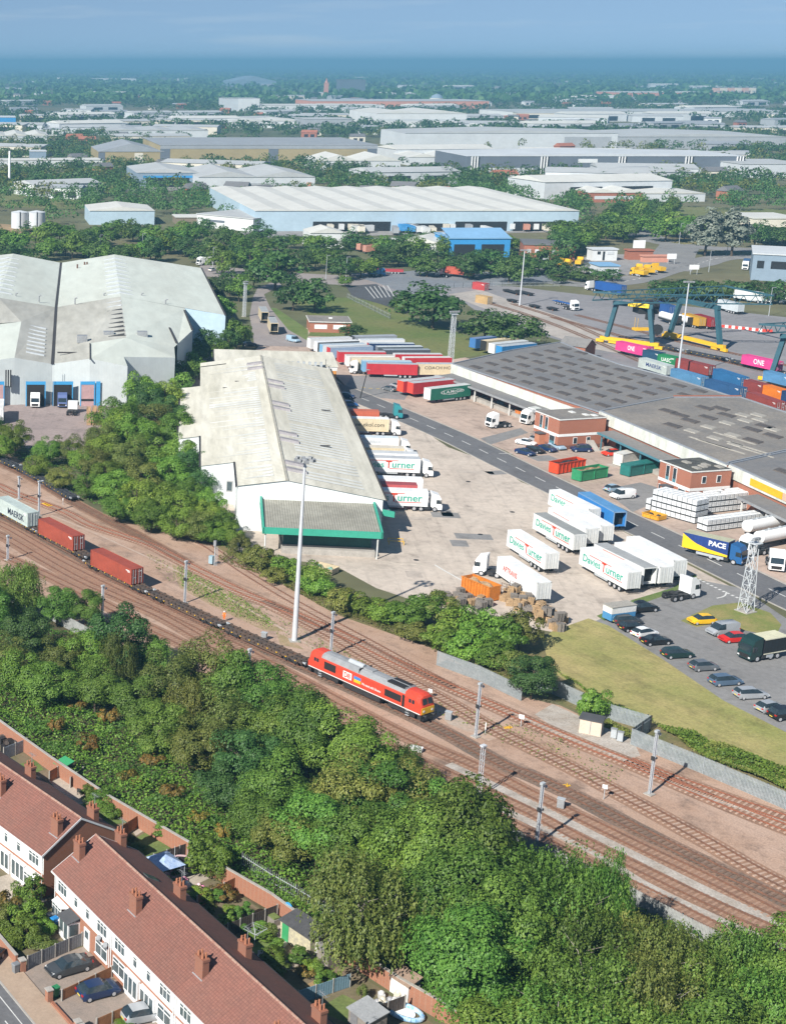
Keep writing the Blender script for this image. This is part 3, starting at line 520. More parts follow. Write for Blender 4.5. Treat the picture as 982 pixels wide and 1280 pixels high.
MB().cyl((-3.6,0,3.85),(-.9,0,3.85),.42,.42,14).build('silencer', STEEL, lo); MB().box(-.7,-.5,3.8,1.0,.5,4.02).build('exhaust_hood', LGREY, lo); MB().box(-.82,-1.25,3.3,-.72,1.25,3.95).build('roof_joint', DARKST, lo)
for sy in (-1, 1):
    y = sy*(W+.006)
    MB().box(-7.2,min(y,y-.02*sy),1.75,-5.0,max(y,y-.02*sy),2.85).build('side_grille', BLK, lo); MB().box(4.0,min(y,y-.02*sy),1.75,6.9,max(y,y-.02*sy),2.75).build('side_grille', BLK, lo)
    MB().box(-10.2,min(y,y-.02*sy),1.16,10.2,max(y,y-.02*sy),1.26).build('white_stripe', WHITE, lo); MB().box(7.05,min(y,y-.03*sy),1.3,7.5,max(y,y-.03*sy),3.0).build('cab_door', BLK, lo); MB().box(-7.9,min(y,y-.03*sy),1.3,-7.6,max(y,y-.03*sy),3.0).build('cab_door', LRED, lo)
    for x0 in (8.2,8.75,-8.7,-9.2): MB().box(x0,min(y,y-.02*sy),2.3,x0+.42,max(y,y-.02*sy),2.85).build('side_window', GLASS, lo)
    MB().box(-3.6,min(y,y-.01*sy),1.75,-2.0,max(y,y-.01*sy),2.75).build('logo_panel', WHITE, lo)
    MB().box(-1.6,min(y,y-.01*sy),2.2,-.3,max(y,y-.01*sy),2.65).build('flag_blue', paint('flag_blue', (.06,.22,.55)), lo); MB().box(-1.6,min(y,y-.01*sy),1.75,-.3,max(y,y-.01*sy),2.19).build('flag_yellow', YELLOW, lo)
    rt = (math.pi/2, 0, 0 if sy < 0 else math.pi)
    text('DB', LRED, lo, (-2.8, y+.012*sy, 2.25), rt, 1.15, .75, bold=.03); text('We stand with Ukraine', WHITE, lo, (1.6 if sy < 0 else 1.7, y+.012*sy, 2.0), rt, 3.4, .34)
for s in (-1, 1):
    q = [(s*10.33,-.98,2.5),(s*10.33,.98,2.5),(s*10.11,.92,3.3),(s*10.11,-.92,3.3)]
    for y0, y1 in ((-1,-.06),(.06,1)): MB().poly([(q[0][0], y0*.98, q[0][2]),(q[0][0], y1*.98, q[0][2]),(q[2][0], y1*.92, q[2][2]),(q[2][0], y0*.92, q[2][2])]).build('windscreen', GLASS, lo)
    MB().box(s*E_,-1.2,1.2,s*(E_+.06),1.2,2.1).build('front_panel', YELLOW if s > 0 else LRED, lo)
    for y in (-.8,.8):
        MB().cyl((s*(E_+.05),y,1.0),(s*(E_+.6),y,1.0),.14,.14,8).cyl((s*(E_+.52),y,1.0),(s*(E_+.64),y,1.0),.26,.26,12).build('buffer', DARKST, lo); MB().box(s*(E_+.06),y-.14,1.5,s*(E_+.1),y+.14,1.75).build('headlight', WHITE, lo)
    MB().box(s*(E_-.6),-1.25,.45,s*E_,1.25,1.15).build('buffer_beam', DARKST, lo); MB().box(s*(E_+.1)-.05,-1.0,.25,s*(E_+.1)+.05,1.0,.6).build('snow_plough', DARKST, lo)
    bo = MB().box(s*6.9-2.3,-1.15,.4,s*6.9+2.3,-.95,.9).box(s*6.9-2.3,.95,.4,s*6.9+2.3,1.15,.9).box(s*6.9-1.6,-1.18,.5,s*6.9+1.6,1.18,.75).build('bogie', DARKST, lo)
    for q in (-1.7,0,1.7): link('wheelset', memo('lws', lambda: MB().cyl((0,-.84,.52),(0,-.7,.52),.52,.52,16).cyl((0,.7,.52),(0,.84,.52),.52,.52,16).cyl((0,-.7,.52),(0,.7,.52),.1,.1,6).data('wheelset', DARKST)), bo, (s*6.9+q, 0, 0))
    for k in (-1, 1): MB().box(s*8.0-.3, k*1.2-.1, .3, s*8.0+.3, k*1.2+.1, .36).box(s*8.0-.3, k*1.2-.1, .65, s*8.0+.3, k*1.2+.1, .71).box(s*8.0-.3, k*1.2-.1, 1.0, s*8.0+.3, k*1.2+.1, 1.06).build('step', STEEL, lo)
MB().box(-10.2,-1.28,.98,10.2,1.28,1.15).build('frame', DARKST, lo); MB().box(-3.6,-1.2,.3,3.2,1.2,1.0).build('fuel_tank', DARKST, lo)
# ---------------------------------------------------------------- track worker
def person(label, loc, rz, suit, band, cap):
    V = [(0,0,.95),(0,0,1.15),(0,0,1.42),(0,0,1.54),(.01,0,1.66),(0,.10,.9),(.03,.11,.5),(-.02,.12,.09),(.14,.13,.04),(0,-.10,.9),(-.06,-.11,.5),(-.1,-.12,.09),(.06,-.13,.04),(0,.2,1.4),(.02,.27,1.12),(.16,.25,.92),(.22,.24,.85),(0,-.2,1.4),(.0,-.28,1.12),(.1,-.27,.88),(.14,-.26,.8)]
    E = [(0,1),(1,2),(2,3),(3,4),(0,5),(5,6),(6,7),(7,8),(0,9),(9,10),(10,11),(11,12),(2,13),(13,14),(14,15),(15,16),(2,17),(17,18),(18,19),(19,20)]
    R = [.15,.15,.17,.06,.10,.1,.075,.055,.05,.1,.075,.055,.05,.075,.055,.042,.04,.075,.055,.042,.04]
    me = bpy.data.meshes.new('body'); me.from_pydata(V, E, []); o = bpy.data.objects.new('tmp', me); col.objects.link(o)
    md = o.modifiers.new('s', 'SKIN'); sk = me.skin_vertices[0].data
    for i, r_ in enumerate(R): sk[i].radius = (r_, r_*(.8 if i < 3 else 1))
    sk[0].use_root = True; o.modifiers.new('b', 'SUBSURF').levels = 1
    dg = bpy.context.evaluated_depsgraph_get(); m2 = bpy.data.meshes.new_from_object(o.evaluated_get(dg)); bpy.data.objects.remove(o)
    m2.materials.clear()
    for m in (suit, paint('skin', (.55,.33,.24)), DARKST, band): m2.materials.append(m)
    for q in m2.polygons:
        z = q.center.z; q.use_smooth = True
        q.material_index = 1 if z > 1.5 or (abs(q.center.y) > .2 and z < .93) else 2 if z < .12 else 3 if (1.18 < z < 1.25 or .36 < z < .43) else 0
    r = thing('person', label, 'person', loc, rz); b = link('body', m2, r)
    MB().ball((.01,0,1.72),.125,.115,.1,0,12,8).cyl((.01,0,1.69),(.01,0,1.71),.15,.15,12).build('helmet', cap, b); MB().ball((.115,.035,1.665),.012).ball((.115,-.035,1.665),.012).build('eyes', DARKST, b); MB().ball((.125,0,1.64),.016,.014,.024).build('nose', paint('skin', (.55,.33,.24)), b)
    return r
person('track worker in orange overalls and white helmet standing beside the empty wagons', G(280,777), -120, mat('orange_workwear', (.90,.20,.02), .7, .1, 3), WHITE, WHITE)
# ---------------------------------------------------------------- warehouses and yard buildings
def inside(p, poly):
    c = False; n = len(poly)
    for i in range(n):
        a, b = poly[i], poly[i-1]
        if (a[1] > p[1]) != (b[1] > p[1]) and p[0] < (b[0]-a[0])*(p[1]-a[1])/(b[1]-a[1])+a[0]: c = not c
    return c
def wallstrip(b, pts, z0=0., m=0, z1=None):
    for p, q in zip(pts, pts[1:]): b.poly([(p[0],p[1],z0),(q[0],q[1],z0),(q[0],q[1],q[2] if z1 is None else z1),(p[0],p[1],p[2] if z1 is None else z1)], m)
    return b
SA = 81.4; S0 = (78.3,271.7)
WALLW = ribbed('white_cladding', (.77,.80,.80), 'X', .35, .15, (.70,.74,.74), .06, .5, .15, .93, streaky=1.)
ROOFW = ribbed('asbestos_roof', (.68,.655,.56), 'Y', 1.05, .35, (.55,.525,.43), .16, .85, .16, .80, streaky=.12)
ROOFP = ribbed('pale_rooflights', (.70,.71,.67), 'Y', .8, .3, (.58,.58,.53), .14, .7, .10, .86, streaky=.12)
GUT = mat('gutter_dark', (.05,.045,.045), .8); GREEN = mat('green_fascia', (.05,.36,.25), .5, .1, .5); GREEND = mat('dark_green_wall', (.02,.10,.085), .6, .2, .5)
CORR = ribbed('corrugated_grey', (.33,.32,.27), 'X', .45, .5, (.25,.24,.20), .15, .8, .2, .65, streaky=1.)
# white shed: local x = -v (towards the lorries), local y = u (away)
r = thing('warehouse', 'long white warehouse with weathered fibre cement roof and a green canopy on its near end', 'warehouse', (S0[0], S0[1], 0), SA-90)
zr = 10.2; zs = lambda x: zr-.17*(x+17.6) if x > -17.6 else zr+.16*(x+17.6)
NY = -3.
rb = MB(); segs = [(-26.7,NY,14.5,122),(-33.4,14.5,39.6,122),(-38,39.6,92,122)]
def roofquad(x0, x1, y0, y1, m=0): rb.poly([(x0,y0,zs(x0)),(x1,y0,zs(x1)),(x1,y1,zs(x1)),(x0,y1,zs(x0))], m)
roofquad(-17.6, .5, NY-.3, 122); roofquad(-26.7, -17.6, NY-.3, 117); roofquad(-33.4, -26.7, 14.3, 116); roofquad(-38.2, -33.4, 39.4, 92); roofquad(-33.4,-17.6,117,122)
rb.build('roof', ROOFW, r)
wb = MB()
wb.poly([(0,NY,0),(0,NY,zs(0)),(-17.6,NY,zr),(-26.5,NY,zs(-26.5)),(-26.5,NY,0)]); wb.poly([(-26.5,NY,0),(-26.5,NY,zs(-26.5)),(-26.5,14.5,zs(-26.5)),(-26.5,14.5,0)]); wb.poly([(-26.5,14.5,0),(-26.5,14.5,zs(-26.5)),(-33.2,14.5,zs(-33.2)),(-33.2,14.5,0)])
wb.poly([(-33.2,14.5,0),(-33.2,14.5,zs(-33.2)),(-33.2,39.6,zs(-33.2)),(-33.2,39.6,0)]); wb.poly([(-33.2,39.6,0),(-33.2,39.6,zs(-33.2)),(-38,39.6,zs(-38)),(-38,39.6,0)]); wb.poly([(-38,39.6,0),(-38,39.6,zs(-38)),(-38,92,zs(-38)),(-38,92,0)])
wb.poly([(-38,92,0),(-38,92,7),(-33.2,92,7.6),(-33.2,92,0)]); wb.poly([(-33.2,92,0),(-33.2,92,7.5),(-33.2,122,7.5),(-33.2,122,0)]); wb.poly([(-33.2,122,0),(-33.2,122,zs(-33.2)),(-17.6,122,zr),(0,122,zs(0)),(0,122,0)])
wb.poly([(-2.6,NY,0),(-2.6,122,0),(-2.6,122,4.8),(-2.6,NY,4.8)]); wb.poly([(0,NY,4.8),(0,122,4.8),(0,122,zs(0)),(0,NY,zs(0))]); wb.poly([(-2.6,NY,4.8),(-2.6,122,4.8),(0,122,4.8),(0,NY,4.8)])
wb.build('wall', WALLW, r)
g = MB(); g.box(.5,NY-.3,zs(.5)-.2,.85,122,zs(.5)+.08); g.box(-38.55,39.4,zs(-38.2)-.25,-38.2,92,zs(-38.2)+.1); g.box(-33.75,14.3,zs(-33.4)-.25,-33.4,39.4,zs(-33.4)+.1); g.box(-27.05,NY-.3,zs(-26.7)-.25,-26.7,14.3,zs(-26.7)+.1); g.build('gutter', GUT, r)
MB().box(-17.85,NY-.3,zr-.03,-17.35,122,zr+.12).build('ridge_cap', mat('ridge_cap', (.40,.38,.32), .9, .2, .5), r)
lb = MB()
for (x0, x1, y0, y1) in ((-26,-20,60,66),(-31.5,-20,67,72),(-32,-20,73.5,77),(-32,-19.8,79,82.5),(-31,-20.5,85,89),(-31,-21,91,96),(-30,-22,98,103)): pass
K = random.Random(4)
for i in range(50):
    y = 1+i*2.3
    if K.random() < .82: a = -25.5 if y < 14 else -31.5; lb.poly([(a+K.uniform(0,2),y,zs(a)+.06),(-19.8,y,zs(-19.8)+.05),(-19.8,y+1.5,zs(-19.8)+.05),(a+K.uniform(0,2),y+1.5,zs(a)+.06)])
    if K.random() < .85: lb.poly([(-14.5,y,zs(-14.5)+.05),(-3.,y,zs(-3.)+.05),(-3.,y+1.2,zs(-3)+.05),(-14.5,y+1.2,zs(-14.5)+.05)])
lb.build('rooflight', ROOFP, r)
for y in (4,9,28,34,58,63,82,88,104,110):
    s = -1 if y % 4 < 2 and y > 100 else 1
    vb = MB(); x0 = -17.3 if y < 100 else -21.6
    vb.hexa([(x0,y,zs(x0)-.05),(x0+4.0,y,zs(x0+4)-.05),(x0+4.0,y+1.9,zs(x0+4)-.05),(x0,y+1.9,zs(x0)-.05)], [(x0+.1,y+.2,zs(x0)+.5),(x0+3.8,y+.2,zs(x0+4)+.5),(x0+3.8,y+1.7,zs(x0+4)+.5),(x0+.1,y+1.7,zs(x0)+.5)]).build('roof_vent', mat('vent_grey', (.33,.31,.32), .8, .2, .8) if y == 4 else bpy.data.materials['vent_grey'], r)
for x, y in ((-9,30),(-6,66),(-25,92),(-28,86)): MB().box(x,y,zs(x)+.02,x+2,y+.5,zs(x)+.16).build('dark_patch', GUT, r)
# near end canopy and loading annex
MB().hexa([(-22,-17,4.75),(-1.8,-17,4.75),(-1.8,NY-.02,6.15),(-22,NY-.02,6.15)], [(-22,-17,4.9),(-1.8,-17,4.9),(-1.8,NY-.02,6.3),(-22,NY-.02,6.3)]).build('canopy_roof', CORR, r)
MB().box(-22.3,-17.25,3.95,-1.4,-17.0,5.15).hexa([(-22.4,-17.25,3.95),(-22.05,-17.25,3.95),(-22.05,NY-.05,5.3),(-22.4,NY-.05,5.3)], [(-22.4,-17.25,5.15),(-22.05,-17.25,5.15),(-22.05,NY-.05,6.9),(-22.4,NY-.05,6.9)]).hexa([(-1.75,-17.25,3.95),(-1.4,-17.25,3.95),(-1.4,NY-.05,5.3),(-1.75,NY-.05,5.3)], [(-1.75,-17.25,5.15),(-1.4,-17.25,5.15),(-1.4,NY-.05,6.7),(-1.75,NY-.05,6.7)]).build('fascia', GREEN, r)
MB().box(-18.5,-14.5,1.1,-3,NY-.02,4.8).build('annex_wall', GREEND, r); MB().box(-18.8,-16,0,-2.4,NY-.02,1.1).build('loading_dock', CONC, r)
MB().box(-18.6,-14.9,1.1,-2.6,-14.55,1.35).build('dock_edge', DARKST, r)
MB().box(-15.6,-15.2,3.7,-13.2,-14.6,4.1).box(-12.9,-15.2,3.6,-9.6,-14.6,4.1).build('shutter_box', LAMP, r)
for x in (-21.8,-2.2): MB().cyl((x,-16.8,0),(x,-16.8,4.8),.14,.14,8).build('canopy_post', DIRTYW, r)
MB().box(-28.2,14.42,2.5,-26.9,14.5,4.9).build('door', mat('shed_door', (.42,.42,.42), .7), r); MB().box(-28.05,14.38,2.8,-27.1,14.43,4.6).build('window', PANE, r)
# eaves canopy over the docks with green end
MB().hexa([(0.01,-3.2,4.9),(1.5,-3.2,4.6),(1.5,119,4.6),(0.01,119,4.9)], [(0.01,-3.2,5.1),(1.5,-3.2,4.8),(1.5,119,4.8),(0.01,119,5.1)]).build('dock_canopy', mat('dock_canopy', (.20,.22,.24), .7, .15, .4), r)
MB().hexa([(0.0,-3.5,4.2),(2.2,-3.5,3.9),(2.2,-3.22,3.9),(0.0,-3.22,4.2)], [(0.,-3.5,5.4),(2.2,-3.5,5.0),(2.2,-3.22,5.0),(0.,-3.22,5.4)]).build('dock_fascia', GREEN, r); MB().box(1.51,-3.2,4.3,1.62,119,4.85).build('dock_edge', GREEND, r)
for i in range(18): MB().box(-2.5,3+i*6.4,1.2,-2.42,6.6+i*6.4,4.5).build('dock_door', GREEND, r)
MB().box(-2.4,NY,0,-1.6,120,1.15).build('dock', CONC, r)
for k in range(2): MB().beam((1+k*0,-6.2-k*1.6,.75),(3.6,-6.2-k*1.6,.75),.1,.08).beam((1,-6.2-k*1.6,0),(1,-6.2-k*1.6,.75),.1).beam((3.6,-6.2-k*1.6,0),(3.6,-6.2-k*1.6,.75),.1).build('barrier_rail', YELLOW, r)
# annex at its far end with orange gable
r = thing('office_annex', 'low flat annex with an orange end wall beyond the white warehouse', 'building', (S0[0], S0[1], 0), SA-90)
MB().box(-29.3,124,0,2.4,141.5,7.3).build('wall', WALLW, r); MB().hexa([(-29.6,123.7,7.3),(2.8,123.7,7.3),(2.8,142,7.7),(-29.6,142,7.7)], [(-29.6,123.7,7.5),(2.8,123.7,7.5),(2.8,142,7.9),(-29.6,142,7.9)]).build('roof', ROOFW, r)
MB().box(2.41,124.1,0,2.46,141.4,6.3).box(-.5,123.94,0,2.4,123.99,6.4).build('end_wall', mat('orange_wall', (.62,.27,.06), .7, .1, .4), r); MB().box(-3,123.9,6.2,2.6,124.02,7.3).build('fascia', DIRTYW, r); MB().box(2.47,136,4.2,2.5,138,5.6).box(2.47,127,2.2,2.5,127.9,3.2).build('window', GLASS, r)
MB().box(-29.9,123.9,6.6,-29.55,141.8,7.6).build('gutter', GUT, r)
for i in range(7): MB().box(-11+i*1.5,122.4,7.3,-10.4+i*1.5,123.5,8.6).build('roof_duct', STEEL, r)
for i in range(5): MB().box(-25+i*1.3,122.4,7.3,-24.4+i*1.3,123.5,8.4).build('roof_duct', STEEL, r)
MB().beam((-.6,122.5,6),(-.6,122.5,9.5),.12).beam((-1.3,122.5,8),(.1,122.5,8),.1).build('aerial', DARKST, r)
# ---------------------------------------------------------------- big multi-bay warehouse on the left
LROOF = ribbed('pale_green_roof', (.60,.64,.575), 'Y', .9, .2, (.55,.575,.51), .10, .7, .06, .82, streaky=.25); LGREYR = ribbed('grey_bay_roof', (.48,.475,.425), 'Y', .9, .25, (.40,.39,.34), .16, .8, .08, .86, streaky=.2)
LWALL = ribbed('pale_cladding', (.54,.58,.575), 'X', .4, .15, (.48,.52,.52), .06, .6, .1, .93, streaky=1.); LBLUE = mat('pale_blue_cladding', (.42,.55,.64), .6, .08, .15); BLUET = paint('blue_trim', (.05,.30,.58), .5)
o = G(72,505); r = thing('multi_bay_warehouse', 'large pale green roofed warehouse with several ridges and loading bays on its near side', 'warehouse', o, -3.6)
inv = Matrix.Rotation(rad(3.6), 4, 'Z')
def W_(x, y, z): return inv @ (G(x, y, z)-o)
def roofs(name, m, *polys):
    b = MB()
    for pts in polys: b.poly([W_(*p) for p in pts])
    return b.build(name, m, r)
zE, zR = 10.4, 13.6
roofs('roof', LROOF, ((76.6,328.5,zE),(143,318,zR),(151,370.5,zR),(70.5,384,zE)), ((143,318,zR),(252,335,zE),(282,394,zE),(151,370.5,zR)), ((-60,325,zE+1),(17,317,zR),(-2,372,zR),(-95,400,zE+1)), ((17,317,zR),(76.6,328.5,zE),(70.5,384,zE),(-2,372,zR)))
roofs('bay_roof', LGREYR, ((70.5,384,zE),(151,370.5,zR-.02),(158,422,zR-.4),(112.6,429,12.4),(112.6,448.3,12.3),(66,455,zE)), ((-2,372,zR-.02),(70.5,384,zE),(66,455,zE),(18.5,447,12.4),(27,402,12.9)), ((-2,372,zR-.02),(27,402,12.9),(-95,412,zE+1),(-95,400,zE+1)))
roofs('bay_roof', LROOF, ((151,370.5,zR-.03),(231,385.2,11.62),(241,412.5,11.2),(222,430,10.6),(218,434,10.5),(158,422,zR-.4)), ((112.6,429,12.4),(158,422,zR-.42),(218,434,10.5),(219,447,10.3),(155,446,11.6),(159.6,458,zE),(112.6,448.3,12.3)), ((27,402,12.9),(18.5,447,12.4),(-60,458,zE),(-95,410,zE)))
wb = MB(); F1 = [W_(-60,458,zE), W_(18.5,447,12.4), W_(66,455,zE), W_(112.6,448.3,12.3), W_(159.6,458,zE)]
wallstrip(wb, F1); wallstrip(wb, [W_(159.6,458,zE), W_(155,446,11.6), W_(219,447,10.3)]); wallstrip(wb, [W_(219,447,10.3), W_(218,434,7.), W_(222,430,10.6), W_(241,412.5,11.2), W_(231,385.2,11.62)]); 
wb.build('wall', LWALL, r)
bb = MB(); wallstrip(bb, [W_(231,385.2,11.62), W_(282,394,zE), W_(252,335,zE)]); bb.build('side_wall', LBLUE, r); wallstrip(MB(), [W_(252,335,zE), W_(143,318,zR), W_(76.6,328.5,zE), W_(17,317,zR), W_(-60,325,zE)]).build('rear_wall', LWALL, r)
p = W_(266,394,0); 
va = MB(); va.beam(W_(76.6,328.5,zE+.05), W_(70.5,384,zE+.05), .9, .1); va.beam(W_(70.5,384,zE+.06), W_(66,455,zE+.06), .9, .1); va.beam(W_(252,335,zE+.1), W_(282,394,zE+.1), .5, .3); va.beam(W_(230.5,388,11.6), W_(240.5,412.5,11.3), .5, .35); va.beam(W_(212,410,11.6), W_(221,429,10.8), .5, .4); va.build('valley_gutter', GUT, r)
def ridgevents(n, a, b, zz, w, m=None):
    for i in range(n):
        t = (i+.5)/n; q = W_(a[0]+(b[0]-a[0])*t, a[1]+(b[1]-a[1])*t, zz)
        MB().hexa([(-w,-.5,-.75),(0,-.5,.05),(w,-.5,-.75),(w,.5,-.75),(0,.5,.05),(-w,.5,-.75)], [(-w,-.35,-.35),(0,-.35,.55),(w,-.35,-.35),(w,.35,-.35),(0,.35,.55),(-w,.35,-.35)]).build('ridge_vent', STEEL, r, q)
ridgevents(10, (143.5,321), (151,369), zR, 4.2); ridgevents(9, (12,320), (-2,368), zR, 4.2)
for i in range(9):
    q = W_(152+i*.6, 377+i*5.2, zR-.25); MB().hexa([(-4.6,-.5,-.9),(-.2,-.5,.05),(-.2,.5,.05),(-4.6,.5,-.9)], [(-4.6,-.3,-.45),(-.2,-.3,.45),(-.2,.3,.45),(-4.6,.3,-.45)]).build('roof_vent', DARKST if i > 1 else STEEL, r, q)
for i in range(8):
    q = W_(38-i*.6, 408+i*4.7, 11.7); MB().hexa([(-.2,-.5,.05),(4.6,-.5,-.8),(4.6,.5,-.8),(-.2,.5,.05)], [(-.2,-.3,.45),(4.6,-.3,-.4),(4.6,.3,-.4),(-.2,.3,.45)]).build('roof_vent', STEEL, r, q)
for x, y in ((20,372),(49,375),(94,378),(130,372),(177,372),(207,380)): MB().cyl((0,0,-.6),(0,0,1.3),.22,.22,8).cyl((0,0,1.3),(.7,0,1.5),.22,.22,8).build('roof_flue', LAMP, r, W_(x, y, 12.2))
for x, y in ((103,425),(136,420),(178,420)): MB().box(-1.4,-1.2,-.6,1.4,1.2,1.3).box(-1.1,-1.24,.1,1.1,-1.2,1.1).build('roof_plant', LAMP, r, W_(x, y, 12.4))
for x, y in ((97,335),(106,332),(109,332)): MB().cyl((0,0,-.6),(0,0,1.4),.3,.3,8).build('roof_flue', RUST, r, W_(x, y, 11.5))
MB().beam(W_(113,449,12.4), W_(112.8,429.5,12.5), .3, .3).build('flashing', GUT, r); MB().box(-4.2,-.25,-.1,4.2,.25,.2).build('roof_slot', GUT, r, W_(92,441,11.5))
# loading bays on the near wall
def facept(x, y):                                   # point on the near wall plane, in local axes
    q0 = F1[0]; q1 = F1[4]; n = Vector((q1.y-q0.y, q0.x-q1.x, 0)).normalized(); c = inv @ (Vector((0,0,CH))-Vector(o)); d = (inv @ (G(x, y, 0)-o)) - c
    return c + d*((Vector((q0.x, q0.y, 0))-c).dot(n)/d.dot(n)), n
fz = math.degrees(math.atan2(F1[4].y-F1[0].y, F1[4].x-F1[0].x))
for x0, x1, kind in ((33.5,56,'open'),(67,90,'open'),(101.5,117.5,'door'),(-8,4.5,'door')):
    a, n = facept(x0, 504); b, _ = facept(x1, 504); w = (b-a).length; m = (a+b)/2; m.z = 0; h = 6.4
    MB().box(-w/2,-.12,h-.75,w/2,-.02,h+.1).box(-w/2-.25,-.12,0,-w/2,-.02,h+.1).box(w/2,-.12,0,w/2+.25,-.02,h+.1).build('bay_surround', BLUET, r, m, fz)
    MB().box(-w/2+.02,-.06,.0,w/2-.02,-.01,h-.76).build('bay_black_panel' if kind == 'open' else 'roller_door', BLK if kind == 'open' else mat('faded_red_door', (.47,.30,.30), .7, .15, .6), r, m, fz)  # open bays: flat black panel, the interior's darkness put into its colour
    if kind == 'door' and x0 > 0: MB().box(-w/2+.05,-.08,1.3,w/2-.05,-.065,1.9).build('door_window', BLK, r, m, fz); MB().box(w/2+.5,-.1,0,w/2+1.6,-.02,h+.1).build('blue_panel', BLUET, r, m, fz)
for x in (8.5,):
    a, n = facept(x-1.5, 470); MB().box(0,-.4,5,.35,-.03,9.5).box(.6,-.4,5,.95,-.03,9.5).box(1.2,-.4,5,1.55,-.03,9.5).build('wall_duct', DARKST, r, Vector((a.x, a.y, 0)), fz)
a, n = facept(64, 500); MB().beam((0,-.5,0),(0,-.5,11),.07).beam((.6,-.5,0),(.6,-.5,11),.07).build('ladder', STEEL, r, Vector((a.x, a.y, 0)), fz)
for i in range(22): pass
LWALLY = o.y+F1[2].y
# ---------------------------------------------------------------- grey flat-roofed goods sheds on the right with brick offices
FELT = mat('grey_roof_felt', (.155,.155,.16), .9, .14, .12, (.195,.185,.175), 12, world=True); FELT2 = mat('weathered_roof_felt', (.175,.165,.155), .9, .2, .09, (.25,.225,.195), 14, world=True)
PARAP = mat('stained_white_panel', (.70,.71,.67), .7, .12, .5, (.52,.54,.48), 6, streak=(1,1,.25), world=True)
BRICK = bricks('red_brick', (.36,.115,.06), (.29,.085,.05), (.36,.25,.19)); BRICKO = bricks('orange_brick', (.47,.16,.07), (.39,.12,.06), (.42,.30,.22))
TEAL = paint('teal_trim', (.07,.20,.25), .5); DARKIN = mat('dark_interior', (.02,.022,.025), .9)
RF = frame((132.5,402), -77)
def goods_shed(label, poly, z, roof, facade, canopy, edge=None):
    P = [G(x, y, z) for x, y in poly]; o = Vector((P[0].x, P[0].y, 0)); r = thing('goods_shed', label, 'warehouse', o)
    Q = [p-o for p in P]
    MB().poly([(q.x, q.y, z) for q in Q]).build('roof', roof, r)
    b = MB(); wallstrip(b, [Q[i] for i in range(len(Q))]+[Q[0]]); b.build('wall', BRICK, r)
    e = MB()
    for p, q in zip(Q, Q[1:]+Q[:1]): e.beam(p+Vector((0,0,.1)), q+Vector((0,0,.1)), .35, .3)
    e.build('parapet', mat('lead_flashing', (.27,.29,.32), .6, .15, .4) if 'lead_flashing' not in bpy.data.materials else bpy.data.materials['lead_flashing'], r)
    a, c = [G(x, y, z)-o for x, y in facade]; d = (c-a); d.z = 0; L = d.length; d.normalize(); n = Vector((d.y, -d.x, 0))
    if n.y > 0 and n.x > 0: n = -n
    if n.dot(Vector((-1,-.2,0))) < 0: n = -n
    def bx(name, m, t0, t1, o0, o1, z0, z1, z0b=None, z1b=None):
        p = [a+d*t0+n*o0, a+d*t1+n*o0, a+d*t1+n*o1, a+d*t0+n*o1]; zb = [z0,z0,z0b if z0b is not None else z0,z0b if z0b is not None else z0]; zt = [z1,z1,z1b if z1b is not None else z1,z1b if z1b is not None else z1]
        return MB().hexa([(q.x, q.y, k) for q, k in zip(p, zb)], [(q.x, q.y, k) for q, k in zip(p, zt)]).build(name, m, r)
    bx('white_fascia', PARAP, 0, L, .02, .35, z-2.5, z-.03)
    for t0, t1, w, trim, zz in canopy:
        bx('canopy', FELT, t0, t1, .36, w, zz, zz+.15, zz-.35, zz-.2); bx('canopy_edge', trim, t0, t1, w+.01, w+.16, zz-.6, zz-.12); bx('dock', CONC, t0+1, t1-1, .36, w-1.2, 0, .9)
        k = t0+1
        while k < t1: bx('canopy_post', DIRTYW if trim != TEAL else TEAL, k, k+.25, w-.6, w-.35, 0, zz-.3); k += 8
        k = t0+1.5
        while k+6 < t1: bx('dock_door', DARKIN if trim == TEAL else bpy.data.materials['dark_red_door'] if 'dark_red_door' in bpy.data.materials else mat('dark_red_door', (.14,.05,.045), .8, .2, .4), k, k+6, .3, .37, .95, zz-.5); k += 8
    return r, o, a, d, n, L, bx
r1, o1, a1, d1, n1, L1, bx1 = goods_shed('long low brick goods shed with a grey felt roof dotted with dark rooflights', ((565,455),(640,438),(700,428),(729,440),(774,456),(834,471),(925,499.5),(841,499.5),(750,516)), 6.4, FELT, ((565,455),(744,519)), [(1,52,4.2,LAMP,3.9)])
r2, o2, a2, d2, n2, L2, bx2 = goods_shed('middle goods shed with a patchy grey roof and a teal edged canopy', ((750,514),(841,497),(925,497),(982,516),(1075,545),(908,581)), 7.2, FELT2, ((750,514),(908,581)), [(7,36,4.2,TEAL,4.2)])
r3, o3, a3, d3, n3, L3, bx3 = goods_shed('goods shed at the right edge with a yellow sign board over its canopy', ((908,579),(1075,543),(1230,600),(1120,675)), 7.2, FELT, ((908,579),(1120,675)), [(12,70,4.6,LAMP,4.0)])
bx3('sign_board', YELLOW, 9, 19.5, .36, .45, 5.2, 6.6); bx3('sign_board', mat('pinkish_board', (.62,.42,.30), .7, .1, 1), 19.6, 40, .36, .45, 5.2, 6.6)
LT = mat('dark_rooflight', (.085,.075,.07), .6, .2, 1, (.12,.10,.085)); P1 = [G(x, y, 6.4) for x, y in ((568,455),(640,440),(700,431),(729,442),(774,458),(834,473),(900,496),(841,498),(750,513))]
g0 = G(614,455,6.4); ga = G(633,451,6.4)-g0; gb = G(634.5,461,6.4)-g0; un = gb.normalized(); vn = ga.normalized()
